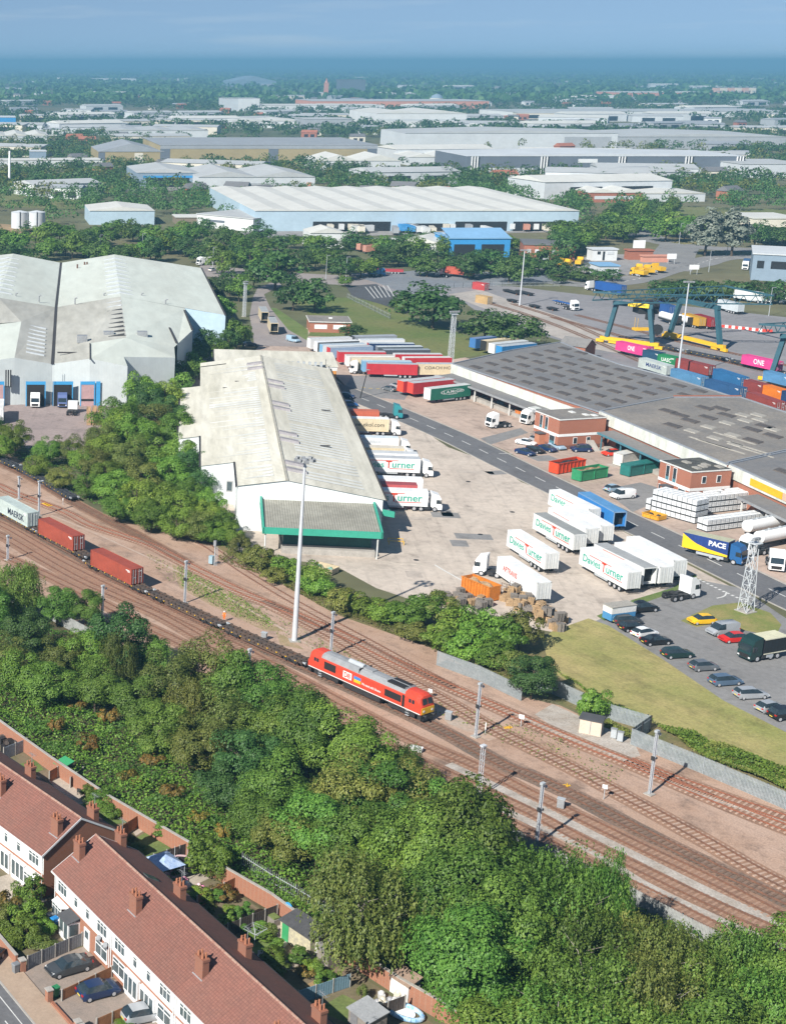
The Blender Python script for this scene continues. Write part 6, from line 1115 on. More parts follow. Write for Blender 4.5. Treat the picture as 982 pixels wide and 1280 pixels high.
# gantry cranes
CRG = mat('crane_green', (.04,.115,.145), .55, .12, .5, (.035,.095,.125))
def crane(base, label, off=Vector()):
    A1, A2, C1, C2 = base; o = A1+off; o.z = 0; r = thing('gantry_crane', label, 'crane', o); q = lambda p: Vector((p.x-A1.x, p.y-A1.y, 0)); a1, a2, c1, c2 = map(q, base); Z = Vector((0,0,1)); H = 13.
    for (p, s) in ((a1,a2),(c1,c2)):
        d = (s-p).normalized(); MB().beam(p-d*2+Z*1.6, s+d*2+Z*1.6, 1.1, 1.1).build('sill_beam', YELLOW, r)
        for e in (p, s):
            for k in (-2,2): 
                MB().beam(e+d*(k-1.2)+Z*.75, e+d*(k+1.2)+Z*.75, .8, .9).build('wheel_bogie', YELLOW, r); n = Vector((-d.y, d.x, 0))
                MB().cyl(e+d*(k-.6)-n*.3+Z*.4, e+d*(k-.6)+n*.3+Z*.4, .4, .4, 10).cyl(e+d*(k+.6)-n*.3+Z*.4, e+d*(k+.6)+n*.3+Z*.4, .4, .4, 10).build('wheel', DARKST, r)
    mid = lambda p, s, t: p+(s-p)*t
    tops = []
    for (p, s, i) in ((a1,a2,0),(c1,c2,1)):
        t1, t2 = mid(p, s, .14)+Z*H, mid(p, s, .86)+Z*H; tops.append((t1, t2))
        MB().beam(p+Z*2.1, t1, 1.2, 1.2).build('leg', CRG, r); MB().beam(s+Z*2.1, t2, 1.2, 1.2).build('leg', CRG, r); MB().beam(t1-(t2-t1).normalized()*1., t2+(t2-t1).normalized()*1., 1.1, 1.3).build('cross_beam', CRG, r)
    for k in (0, 1):
        u, w = tops[0][k], tops[1][k]; d = (w-u).normalized(); u2 = u-d*9+Z*1.2; w2 = w+d*16+Z*1.2; L = (w2-u2).length; b = MB(); N = int(L/3.2)
        b.beam(u2, w2, .36, .36).beam(u2+Z*2.6, w2+Z*2.6, .3, .3)
        for i in range(N):
            p, s = u2+d*(L*i/N), u2+d*(L*(i+1)/N); m = (p+s)/2+Z*2.6; b.beam(p, m, .16).beam(m, s, .16)
        b.build('truss_girder', CRG, r)
    MB().beam(tops[0][0]-(tops[1][0]-tops[0][0]).normalized()*9+Z*3.8, tops[0][1]-(tops[1][1]-tops[0][1]).normalized()*9+Z*3.8, .5).beam(tops[1][0]+(tops[1][0]-tops[0][0]).normalized()*16+Z*3.8, tops[1][1]+(tops[1][1]-tops[0][1]).normalized()*16+Z*3.8, .5).build('end_beam', CRG, r)
    c = (tops[0][0]+tops[0][1])/2*.8+(tops[1][0]+tops[1][1])/2*.2; MB().box(-3,-2.5,-2.6,3,2.5,1.2).box(-1,-4,-4.2,1.2,-2.2,-2.2).build('trolley', DARKST, r, c); MB().box(-3.2,-1.2,-6.5,3.2,1.2,-5.8).beam((-2.5,-1,-5.8),(-2.5,-1,-2.6),.08).beam((2.5,-1,-5.8),(2.5,-1,-2.6),.08).beam((-2.5,1,-5.8),(-2.5,1,-2.6),.08).beam((2.5,1,-5.8),(2.5,1,-2.6),.08).build('spreader', YELLOW, r, c-Z*1.5)
    MB().cyl((0,-.5,0),(0,.5,0),1.6,1.6,16).build('cable_reel', DARKST, r, mid(a1, a2, .93)+Z*6+Vector((2,0,0)))
    d = a2-a1; an = math.degrees(math.atan2(d.y, d.x)); t = (tops[0][0]+tops[0][1])/2+d.normalized()*2; n = Vector((d.y, -d.x, 0)).normalized(); n = n if n.y < 0 else -n
    sb = MB().box(-3.2,-.08,-.65,3.2,.08,.65).build('sign_board', paint('sign_yellow', (.85,.60,.05)), r, t+n*.95+Z*.2, an); text('Freightliner', DARKST, sb, (0,-.09,0), (math.pi/2, 0, 0), 4.6, .7); return r
CB = (G(757,429), G(814,436.5), G(836,423.5), G(898,439)); crane(CB, 'teal gantry crane with yellow wheel beams and a yellow sign board over the railway terminal'); crane(CB, 'second teal gantry crane, cut by the right edge of the photo', G(962,477.3)-G(757,429))
# terminal containers and wagons
GT = 'containers on the terminal tracks'; PK = (.72,.06,.26); BRN = (.26,.05,.045); LBL = (.10,.26,.46); NAVY = (.03,.10,.24)
for a, b, c, L, w, lb, kw in (((769,426.2),(809,434.9),PK,12.19,'ONE','bright pink container under the left gantry crane',dict(ww=.22,wh=1.4)), ((803,437.3),(824,441.5),(.02,.07,.13),6.06,None,'navy short container next to the left pink one',{}), ((823.8,443),(841.5,446.5),(.02,.22,.08),6.06,'UASC','green short container with white letters',dict(ww=.55,wh=1.1)),
    ((842,447.3),(888,458.3),BRN,12.19,None,'dark red container behind the floodlight mast',{}), ((888,459.8),(928.5,472.6),(.03,.15,.34),12.19,None,'blue container at the end of the rear row, right of the dark red one',{}), ((928.5,474.2),(953,481),BRN,6.9,None,'short dark red container left of the orange one',{}), ((953,481),(976.6,488),(.75,.20,.015),7.,None,'orange container near the right edge',{}), ((976.6,488),(1010,497),(.02,.05,.14),9.,None,'navy container at the right edge behind the orange one',{}),
    ((796,446.5),(835,457.8),(.52,.58,.57),12.19,'MAERSK','pale grey container with dark lettering beside the goods shed roof',dict(ww=.55,wh=1.1,wc=NVY,wx=.05)), ((836,460),(878,472),LBL,12.19,None,'light blue container right of the pale grey one',{}), ((879,473),(926,485.4),NAVY,12.19,None,'dark blue container in the front row',{}), ((926.5,487.4),(976.6,504.6),(.30,.06,.05),12.19,None,'brownish red container at the front right, closest to the goods shed',{}),
    ((929,443.5),(968,452),PK,12.19,'ONE','bright pink container under the right gantry crane',dict(ww=.3,wh=1.5)), ((954.4,463.5),(985,471),LBL,9.,None,'light blue container beyond the orange one',{}), ((985,474),(1010,481),(.6,.62,.62),6.06,None,'white container at the right edge under the crane',{})):
    A, B = G(*a, 3.85), G(*b, 3.85); d = (B-A); d.z = 0; d.normalize(); n = Vector((-d.y, d.x, 0)); p = (A+B)/2+n*1.22
    if w: kw = dict(kw, words=w)
    container(lb, p, math.degrees(math.atan2(d.y, d.x)), c, L=L, z=1.2, group=GT, H=2.65, **kw)
DT1 = spline(px((600,376),(650,391),(700,409),(760,434),(800,452),(840,466),(885,480),(930,494),(985,513),(1040,530)), 1.5); DT2 = spline(px((640,380),(700,399),(740,416),(775,431),(830,446),(890,462),(950,480),(1010,497)), 1.5); DT3 = spline(px((690,397),(760,416),(832,437),(890,449),(950,463),(1020,480)), 1.5); DT4 = spline(px((720,394),(790,412),(850,428),(910,441),(1000,461)), 1.5)
for L, lb in ((DT1,'terminal track carrying the front row of containers'),(DT2,'terminal track carrying the rear row of containers'),(DT3,'terminal track with empty wagons'),(DT4,'terminal track under the right hand crane legs')): track(None, lb, SLEEPW, RAILM, OILY, world=[tuple(p)[:2] for p in L[::6]], every=1.2)
for L, ss, lb in ((DT3,(60,76,92,108,124),'empty dark flat wagon on the terminal track in front of the cranes'),):
    L = spline([tuple(p)[:2] for p in L[::4]], 1.)
    for s in ss:
        p, a = along(L, s); wagon(lb, (p.x, p.y), a, 14, WDECKB, 'empty wagons in the terminal')
L = spline([tuple(p)[:2] for p in DT2[::4]], 1.)
def frontlorry(label, p, heading, c, box, z1=3.9, L=11., tank=False, group='lorries in the terminal'):
    r = thing('lorry_trailer', label, 'trailer', (p[0], p[1], .02), heading, group)
    if tank: MB().cyl((-L/2,0,2.3),(L/2,0,2.3),1.15,1.15,18).build('tank', c, r); MB().box(-L/2,-1,.9,L/2,1,1.2).build('chassis', DARKST, r); MB().box(-L/2-.05,-1.2,1.1,-L/2+.2,1.2,3.5).box(L/2-.2,-1.2,1.1,L/2+.05,1.2,1.6).build('frame', DARKST, r)
    else: trailer_parts(r, box, [q*.8 for q in box] and tuple(q*.8 for q in box), box, box, L, z1=z1); return r
    for x in (-3.4,-2.1):
        for s in (-1, 1): link('wheel', wheel(.5, .36), r, (x, s*1., .5))
    return r
for x, y, c, t, lb in ((845,408,(.7,.7,.7),True,'white tank trailer behind the crane leg, left one'),(861,410,(.75,.76,.76),True,'white round ended tank trailer between crane legs'),(875,412,(.58,.33,.03),False,'ochre yellow box trailer between crane legs'),(890,413,(.30,.025,.03),False,'dark red box trailer beside the crane leg')): frontlorry(lb, G(x, y)+Vector((0,5.5,0)), 96, WHITE, c, 3.8, 10., t)
frontlorry('dark blue box trailer behind the crane sign', G(836,396)+Vector((0,5,0)), 95, WHITE, (.025,.09,.28)); frontlorry('grey white box trailer at the far edge of the terminal', G(922,394)+Vector((0,6,0)), 100, WHITE, (.55,.60,.62))
trailer('white box trailer on the road behind the terminal hedge', (929,363.5), (952,366), (.66,.68,.68), group='lorries in the terminal'); tractor('white lorry cab at the right edge behind the terminal hedge', G(972,379), 170, WHITE)
tractor('white lorry cab facing the camera with an empty blue chassis in the terminal', G(720,389), -70, WHITE); MB_ = thing('skeletal_trailer', 'empty blue skeletal trailer behind the white cab in the terminal', 'trailer', G(706,382), ang((690,378),(716,384))); MB().box(-6,-.6,.9,6,-.4,1.2).box(-6,.4,.9,6,.6,1.2).box(-6,-1.2,1.,-5.7,1.2,1.2).box(5.5,-1.2,1.,5.8,1.2,1.2).box(-.2,-1.2,1.,.1,1.2,1.2).build('frame', paint('chassis_blue', (.03,.10,.30)), MB_)
for x in (-4,-2.7,-1.4):
    for s in (-1, 1): link('wheel', wheel(.5, .36), MB_, (x, s*1., .5))
trailer('long blue lorry trailer driving on the junction road', (742,351), (778,357.5), (.02,.09,.32), (.03,.10,.30), group='lorries on the junction road'); tractor('white cab pulling the long blue trailer on the junction road', G(733,362), ang((742,351),(778,357.5),4)+180, WHITE)
A = G(556,333,3.9); B_ = G(594,337,3.9); container('orange red container on a lorry behind the lorry bays', ((A+B_)/2).to_tuple()[:2]+(0,), ang((556,333),(594,337),3.9), (.50,.10,.06), z=1.3, mark=False); tractor('white cab of the lorry with the orange red container', G(545,345), ang((556,333),(594,337),3.9)+180, WHITE)
container('small red container beside the railway beyond the round trees', G(600,362), -60, (.48,.06,.06), L=6.06, z=.02); container('weathered yellow brown crate container near the small red one', G(604,379), -65, (.52,.35,.16), L=6.06, z=.02, mark=False)
for x, y, lb in ((640,367,'dark empty flatbed trailer beyond the railway, left one'),(655,368,'dark empty flatbed trailer beyond the railway, right one'),(640,378,'black wheel sets and bogies heaped by the railway'),(668,385,'black bogies lying near the floodlight mast'),(690,388,'black bogies lying right of the floodlight mast')):
    r = thing('flatbed_trailer' if 'flatbed' in lb else 'spare_bogie', lb, 'trailer' if 'flatbed' in lb else 'bogie', G(x, y), ang((630,372),(690,388))); l = 5 if 'flatbed' in lb else 2.2
    MB().box(-l,-1.1,.8,l,1.1,1.05).box(-l,-1.1,.4,-l+1.5,1.1,.8).build('deck', DARKST, r)
    for xx in (-l+1,l-1): link('wheelset', wheelset(), r, (xx,0,0))
# red white barrier, long white lorries
for i in range(14): tag(MB().box(-1.5,-.25,0,1.5,.25,.9).box(-1.5,-.4,0,1.5,.4,.25).build('barrier_block', paint('barrier_red', (.55,.06,.04)) if i % 2 else WHITE, None, G(903,409).lerp(G(958,415), i/13), -20), ('red' if i % 2 else 'white')+' plastic barrier block in the row beside the crane', 'barrier', ('red' if i % 2 else 'white')+' blocks of the barrier row')
# ---------------------------------------------------------------- terraced houses
def tiles(name, c, c2, c3):
    m = mat(name, c, .85, .28, .45, c3, 7, objvar=.10); n = m.node_tree.nodes; l = m.node_tree.links; b = n['Principled BSDF']
    tc = n.new('ShaderNodeTexCoord'); mp = n.new('ShaderNodeSeparateXYZ'); cb = n.new('ShaderNodeCombineXYZ'); ml = n.new('ShaderNodeMath'); ml.operation = 'MULTIPLY'; ml.inputs[1].default_value = 1.97; br = n.new('ShaderNodeTexBrick')
    l.new(tc.outputs['Object'], mp.inputs[0]); l.new(mp.outputs[0], cb.inputs[0]); l.new(mp.outputs[2], ml.inputs[0]); l.new(ml.outputs[0], cb.inputs[1]); l.new(cb.outputs[0], br.inputs[0])
    br.inputs['Scale'].default_value = 1; br.inputs['Brick Width'].default_value = .30; br.inputs['Row Height'].default_value = .30; br.inputs['Mortar Size'].default_value = .028; br.offset = 0
    br.inputs['Color1'].default_value = (*c, 1); br.inputs['Color2'].default_value = (*c2, 1); br.inputs['Mortar'].default_value = (*[q*.45 for q in c], 1)
    mu = n.new('ShaderNodeMix'); mu.data_type = 'RGBA'; mu.inputs[0].default_value = .6; lk = b.inputs['Base Color'].links[0]; l.new(lk.from_socket, mu.inputs[6]); l.new(br.outputs[0], mu.inputs[7]); l.new(mu.outputs[2], b.inputs['Base Color'])
    bp = n.new('ShaderNodeBump'); bp.inputs['Strength'].default_value = .6; bp.inputs['Distance'].default_value = .04; l.new(br.outputs[1], bp.inputs['Height']); bp.invert = True; l.new(bp.outputs[0], b.inputs['Normal']); return m
TILE = tiles('terracotta_tiles', (.26,.112,.083), (.205,.088,.068), (.18,.10,.078)); RIDGE = mat('ridge_tile', (.29,.14,.105), .9, .3, 3, (.38,.27,.21))
RENDER = mat('white_render', (.76,.765,.76), .85, .06, .6, (.68,.68,.67)); HBRICK = bricks('house_brick', (.335,.13,.072), (.265,.10,.058), (.33,.24,.18)); POT = mat('chimney_pot', (.40,.165,.09), .8, .15, 3); LEAD = mat('lead_flashing_house', (.36,.37,.38), .7, .15, 1)
CHIM = bricks('sooty_brick', (.28,.105,.06), (.22,.085,.05), (.22,.17,.14)); GW = 5.75; DEP = 9.5; EV = 5.2; RZ = 8.0
def hwin(r, x, z0, w, h, lights=2, y=0., side=None):
    f = MB().box(x-w/2,y-.07,z0,x+w/2,y-.003,z0+h).build('window', WHITE, r); n = lights; g = MB(); gw = (w-.1*(n+1))/n
    for i in range(n): g.box(x-w/2+.1+i*(gw+.1), y-.078, z0+.1, x-w/2+.1+i*(gw+.1)+gw, y-.071, z0+h*.68).box(x-w/2+.1+i*(gw+.1), y-.078, z0+h*.76, x-w/2+.1+i*(gw+.1)+gw, y-.071, z0+h-.1)
    g.build('pane', PANE, f); MB().box(x-w/2-.08,y-.16,z0-.09,x+w/2+.08,y-.003,z0).build('sill', WHITE, f)
def chimney(r, x, y, zb, zt, w=1.25, d=.68, pots=4):
    c = MB().box(x-w/2,y-d/2,zb,x+w/2,y+d/2,zt-.25).box(x-w/2-.06,y-d/2-.06,zt-.25,x+w/2+.06,y+d/2+.06,zt).build('chimney', CHIM, r); a_ = MB().cyl((x+.3,y,zt),(x+.3,y,zt+1.6),.03,.03,5).beam((x-.2,y,zt+1.5),(x+.9,y,zt+1.5),.03)
    for q in range(5): a_.beam((x-.15+q*.25,y-.3,zt+1.52),(x-.15+q*.25,y+.3,zt+1.52),.02)
    if pots > 2 and zb < 5.9: a_.build('aerial', LAMP, c)
    pm = MB(); k = pots//2
    for i in range(k):
        for s in (-.18,.18): px_ = x-w/2+(i+.5)*w/k; MB().cyl((px_,y+s,zt),(px_,y+s,zt+.5),.12,.10,10).build('pot', POT, c)
    MB().box(x-w/2-.14,y-d/2-.16,zb+.25,x+w/2+.14,y-d/2-.003,zb+.42).build('flashing', LEAD, c)
def house(fr_o, deg, u, label, flip, gable=None, front='brick', porch=None, ch_front=None, ch_rear=None, group='terraced houses', extra=None):
    f = frame(fr_o, deg); r = thing('terraced_house', label, 'house', f(u, 0), deg, group); X = GW
    w = MB(); w.poly([(0,0,2.75),(X,0,2.75),(X,0,EV),(0,0,EV)]).build('render_wall', RENDER, r)
    lo_ = RENDER if front == 'white' else HBRICK; MB().poly([(0,-.003,0),(X,-.003,0),(X,-.003,2.55),(0,-.003,2.55)]).build('front_wall', lo_, r); MB().box(0,-.05,2.55,X,-.004,2.75).build('brick_band', HBRICK, r)
    b = MB(); b.poly([(X,DEP,0),(0,DEP,0),(0,DEP,EV),(X,DEP,EV)])
    b.poly([(0,0,0),(0,0,EV),(0,DEP/2,RZ),(0,DEP,EV),(0,DEP,0)]); b.poly([(X,0,0),(X,DEP,0),(X,DEP,EV),(X,DEP/2,RZ),(X,0,EV)]); b.build('side_wall', HBRICK, r)
    ov = .35; k = (RZ-EV)/(DEP/2); x0, x1 = (-.12 if gable == 'start' else 0.002), (X+.12 if gable == 'end' else X-.002)
    rf = MB(); t = .1
    for (ya, za, yb, zb) in ((-ov, EV-ov*k+.1, DEP/2, RZ+.1),(DEP+ov, EV-ov*k+.1, DEP/2, RZ+.1)): rf.hexa([(x0,ya,za-t),(x1,ya,za-t),(x1,yb,zb-t),(x0,yb,zb-t)], [(x0,ya,za),(x1,ya,za),(x1,yb,zb),(x0,yb,zb)])
    rf.build('roof', TILE, r); rt = MB(); n = 14
    for i in range(n): rt.cyl((x0+(x1-x0)*i/n,DEP/2,RZ+.06),(x0+(x1-x0)*(i+.93)/n,DEP/2,RZ+.06),.14,.13,8)
    rt.build('ridge_tiles', RIDGE, r); MB().box(x0,-ov-.1,EV-ov*k-.02,x1,-ov,EV-ov*k+.1).build('gutter', WHITE, r); MB().box(x0,DEP+ov,EV-ov*k-.02,x1,DEP+ov+.1,EV-ov*k+.1).build('gutter', DARKST, r)
    if gable: xg = x0 if gable == 'start' else x1; s = -1 if gable == 'start' else 1; MB().hexa([(xg,-ov,EV-ov*k-.12),(xg+s*.04,-ov,EV-ov*k-.12),(xg+s*.04,DEP/2,RZ-.12),(xg,DEP/2,RZ-.12)], [(xg,-ov,EV-ov*k+.12),(xg+s*.04,-ov,EV-ov*k+.12),(xg+s*.04,DEP/2,RZ+.12),(xg,DEP/2,RZ+.12)]).hexa([(xg,DEP+ov,EV-ov*k-.12),(xg+s*.04,DEP+ov,EV-ov*k-.12),(xg+s*.04,DEP/2,RZ-.12),(xg,DEP/2,RZ-.12)], [(xg,DEP+ov,EV-ov*k+.12),(xg+s*.04,DEP+ov,EV-ov*k+.12),(xg+s*.04,DEP/2,RZ+.12),(xg,DEP/2,RZ+.12)]).build('barge_board', WHITE, r)
    mx = lambda x: X-x if flip else x
    hwin(r, mx(1.7), 3.25, 1.9, 1.35, 3); hwin(r, mx(4.55), 3.35, .75, 1.15, 1)
    MB().cyl((mx(.12)*.98+.05,-.1,0),(mx(.12)*.98+.05,-.1,EV-.2),.05,.05,6).build('downpipe', WHITE, r)
    if porch == 'box':
        MB().box(mx(4.4)-.95,-1.35,0,mx(4.4)+.95,-.01,2.2).build('porch', WHITE, r); MB().hexa([(mx(4.4)-1.1,-1.55,2.2),(mx(4.4)+1.1,-1.55,2.2),(mx(4.4)+1.1,-.06,2.55),(mx(4.4)-1.1,-.06,2.55)], [(mx(4.4)-1.1,-1.55,2.3),(mx(4.4)+1.1,-1.55,2.3),(mx(4.4)+1.1,-.06,2.65),(mx(4.4)-1.1,-.06,2.65)]).build('porch_roof', DARKTAR, r); MB().box(mx(4.4)-.8,-1.38,.8,mx(4.4)-.1,-1.352,2.0).box(mx(4.4)+.1,-1.38,.3,mx(4.4)+.8,-1.352,2.0).box(mx(4.4)+.953,-1.2,.8,mx(4.4)+.975,-.2,2.0).build('porch_glass', PANE, r)
    elif porch == 'wide':
        MB().box(mx(4.3)-1.25,-.35,0,mx(4.3)+1.25,-.01,2.5).build('porch', WHITE, r); g = MB()
        for i in range(3): g.box(mx(4.3)-1.1+i*.78, -.37, .5, mx(4.3)-.5+i*.78, -.351, 2.2)
        g.build('porch_glass', PANE, r)
    else:
        d = MB().box(mx(4.6)-.55,-.1,0,mx(4.6)+.55,-.006,2.25).build('door', WHITE, r); MB().box(mx(4.6)-.35,-.11,1.2,mx(4.6)+.35,-.101,2.0).build('pane', PANE, d)
    if front == 'bay':
        MB().hexa([(mx(1.7)-1.3,-.006,0),(mx(1.7)-.9,-.7,0),(mx(1.7)+.9,-.7,0),(mx(1.7)+1.3,-.006,0)], [(mx(1.7)-1.3,-.006,.85),(mx(1.7)-.9,-.7,.85),(mx(1.7)+.9,-.7,.85),(mx(1.7)+1.3,-.006,.85)]).build('bay_base', HBRICK, r); hwin(r, mx(1.7), .85, 1.9, 1.45, 3, -.64)
        MB().hexa([(mx(1.7)-1.35,-.006,2.3),(mx(1.7)-.95,-.8,2.3),(mx(1.7)+.95,-.8,2.3),(mx(1.7)+1.35,-.006,2.3)], [(mx(1.7)-1.2,-.006,2.52),(mx(1.7)-.85,-.4,2.52),(mx(1.7)+.85,-.4,2.52),(mx(1.7)+1.2,-.006,2.52)]).build('bay_roof', WHITE, r)
    else: hwin(r, mx(1.7), .75, 2.3, 1.65, 2, -.02)
    if ch_front is not None: chimney(r, ch_front, 2.3, 6.0, 8.35)
    if ch_rear is not None: chimney(r, ch_rear, 7.7, 5.3, 7.75)
    for e in (extra or ()): e(r)
    return r
def dish(x, z): return lambda r: (MB().cyl((x,-.3,z),(x,-.42,z+.06),.32,.26,14).beam((x,-.3,z),(x,0,z-.1),.05).build('satellite_dish', LAMP, r))
RA = (8.49,142.82); DA = -57.5
for k, (lb, fl, fro, po, cf, cr) in enumerate((('end house of the upper row with a bare brick gable', True, 'bay', 'wide', GW-.9, GW-1.7), ('second house from the brick gable in the upper row', False, 'white', 'wide', None, None), ('third house from the brick gable in the upper row', True, 'brick', None, GW+.0-.1, GW-2.), ('fourth house from the brick gable in the upper row, cut by the left edge', False, 'brick', None, None, None))):
    house(RA, DA, -(k+1)*GW, lb, fl, 'end' if k == 0 else None, fro, po, cf, cr)
for k, (lb, fl, fro, po, cf, cr, ex) in enumerate((('end house of the lower row, the one with a dark roofed white porch', False, 'bay', 'box', .85, .0, None), ('second house of the lower row with a plain white door', True, 'brick', None, None, GW-.1, [dish(3.9, 2.9), dish(5.2, 2.85)]), ('third house of the lower row, with a white glazed porch beside its window', False, 'brick', 'wide', .55, None, None), ('fourth house of the lower row with a white ground floor', True, 'white', 'wide', None, GW-.6, None), ('fifth house of the lower row, with chimney pots above its left party wall', False, 'white', 'wide', .5, None, None), ('sixth house of the lower row, at the bottom edge of the photo', True, 'brick', None, None, GW-1.2, None), ('seventh house of the lower row, almost outside the photo', False, 'brick', None, .4, None, None))):
    h = house(B0, BD, k*GW, lb, fl, 'start' if k == 0 else ('end' if k == 6 else None), fro, po, cf, cr, extra=ex)
    if k == 1: MB().hexa([(2.2,5.6,7.6),(3.1,5.6,7.6),(3.1,6.9,6.83),(2.2,6.9,6.83)], [(2.2,5.6,7.72),(3.1,5.6,7.72),(3.1,6.9,6.95),(2.2,6.9,6.95)]).build('roof_window', PANE, h)
# ---------------------------------------------------------------- front gardens
def wall_run(name, label, pts, h, m, w=.22, cap=None, cat='wall', group=None):
    r = thing(name, label, cat, pts[0], 0, group); o = Vector(pts[0]); b = MB(); c = MB()
    for p, q in zip(pts, pts[1:]): b.beam(Vector(p)-o+Vector((0,0,h/2)), Vector(q)-o+Vector((0,0,h/2)), w, h); c.beam(Vector(p)-o+Vector((0,0,h+.04)), Vector(q)-o+Vector((0,0,h+.04)), w+.1, .08)
    b.build('wall', m, r)
    if cap: c.build('coping', cap, r)
    return r
def board_fence(label, p, q, h, m, posts=CONC, step=1.83, group='garden fences', rails=False):
    p = Vector(p); q = Vector(q); d = (q-p); L = d.length; d.normalize(); r = thing('garden_fence', label, 'fence', p, math.degrees(math.atan2(d.y, d.x)), group); b = MB(); n = max(1, round(L/step)); s = L/n
    for i in range(n):
        if rails:
            for z in np.arange(.08, h-.05, .16): b.box(i*s+.06,-.02,z,(i+1)*s-.06,.02,z+.15)
        else:
            w = .15; k = 0
            while k*w < s-.12: b.box(i*s+.06+k*w,-.015-(k % 2)*.012,.05,i*s+.06+k*w+w-.008,.012,h-.03*(i % 2)); k += 1
        MB().box(i*s-.06,-.06,0,i*s+.06,.06,h+.08).build('post', posts, r)
    MB().box(L-.06,-.06,0,L+.06,.06,h+.08).build('post', posts, r); b.build('boards', m, r); return r
GREYF = mat('grey_boards', (.20,.20,.21), .9, .2, 3); BROWNF = mat('brown_boards', (.36,.16,.07), .85, .25, 3, (.27,.12,.055)); DARKF = mat('dark_boards', (.10,.08,.07), .9, .3, 3); BLUEF = mat('blue_boards', (.20,.33,.42), .8, .15, 3); ORF = mat('orange_boards', (.58,.30,.09), .8, .2, 3)
slab1 = mat('drive_paving', (.30,.24,.20), .9, .2, .6, (.24,.20,.17), 8, world=True); slab2 = mat('pale_paving', (.46,.40,.33), .9, .2, .4, (.37,.32,.26), 8, world=True)
sheet('driveway', [hb(7.2,-7.6), hb(12.6,-7.6), hb(12.3,-.05), hb(6.4,-.05)], .014, slab1); sheet('driveway', [hb(13.2,-7.6), hb(18.6,-7.6), hb(18.2,-.05), hb(12.6,-.05)], .014, slab1); sheet('driveway', [hb(19,-7.6), hb(25,-7.6), hb(25,-.05), hb(18.8,-.05)], .014, slab1)
ha = frame(RA, DA); sheet('front_terrace', [ha(-6.,-.05), ha(-6.3,-6.5), ha(-.5,-7), ha(.8,-.1)], .013, slab2)
board_fence('grey board fence between the front shrubs and the drive with the dark saloon', hb(7.6,-7.), hb(6.2,-.2), 1.5, GREYF); board_fence('brown board fence between the two driveways', hb(13.5,-6.4), hb(12.1,-.2), 1.2, BROWNF, rails=True); board_fence('brown board fence between the dark blue hatchback and the lowest drive', hb(18.7,-5.6), hb(17.8,-.2), 1.2, BROWNF, rails=True)
for u, v, lb in ((7.6,-7.6,'left brick gate pier of the drive with the dark saloon'),(13.0,-7.5,'brick gate pier between the two driveways'),(18.4,-7.4,'brick gate pier beside the dark blue hatchback'),(19.2,-7.4,'brick gate pier of the lowest drive')):
    r = thing('gate_pier', lb, 'gate pier', hb(u, v), BD); MB().box(-.28,-.28,0,.28,.28,1.25).build('pier', HBRICK, r); MB().box(-.34,-.34,1.25,.34,.34,1.36).build('coping', CONC, r)
wall_run('garden_wall', 'low brick wall between the pavement and the front shrubs', [hb(-6,-7.6), hb(6.4,-7.6)], 1.0, HBRICK, .24, CONC); wall_run('garden_wall', 'very low brick edging of the drive with the blue hatchback', [hb(13.6,-7.5), hb(18,-7.4)], .35, HBRICK, .3)
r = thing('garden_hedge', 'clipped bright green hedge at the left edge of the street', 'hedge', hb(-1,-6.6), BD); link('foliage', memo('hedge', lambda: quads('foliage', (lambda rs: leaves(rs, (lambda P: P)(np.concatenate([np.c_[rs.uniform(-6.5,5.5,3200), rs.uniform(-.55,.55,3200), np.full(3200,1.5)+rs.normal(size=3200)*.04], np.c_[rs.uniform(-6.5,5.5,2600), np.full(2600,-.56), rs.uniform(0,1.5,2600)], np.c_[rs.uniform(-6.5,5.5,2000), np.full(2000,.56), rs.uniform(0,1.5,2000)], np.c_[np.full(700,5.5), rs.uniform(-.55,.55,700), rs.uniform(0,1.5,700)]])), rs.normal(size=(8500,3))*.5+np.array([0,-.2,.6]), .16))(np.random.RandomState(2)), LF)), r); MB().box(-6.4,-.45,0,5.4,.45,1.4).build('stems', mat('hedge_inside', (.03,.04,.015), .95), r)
for u, v, h, rr_, k, lb in ((1.2,-3.6,2.6,1.6,'shrub','rounded shrub in the front garden left of the blue bins'),(3.6,-5.,2.4,1.6,'shrub','pale green shrub nearest the hedge in the front garden'),(.2,-5.4,2.2,1.4,'oliveshrub','olive shrub by the front hedge'),(-1.8,-1.9,3.4,1.5,'shrub','tall shrub against the end of the lower row'),(5.,-4.,1.3,1.3,'oliveshrub','low untidy bush beside the grey board fence'),(-2.6,-4.2,2.4,1.5,'autumn','reddish brown shrub in front of the brick gable'),(2.6,-2.6,1.6,1.1,'shrub','small shrub next to the blue bins'),(20.,-3.5,.7,1.2,'shrub','low plants along the lowest brown fence'),(21.5,-2.5,.8,.9,'oliveshrub','low flowers on the lowest drive')): tree(k, hb(u, v), h, rr_, lb, None, 'shrub', 'shrub')
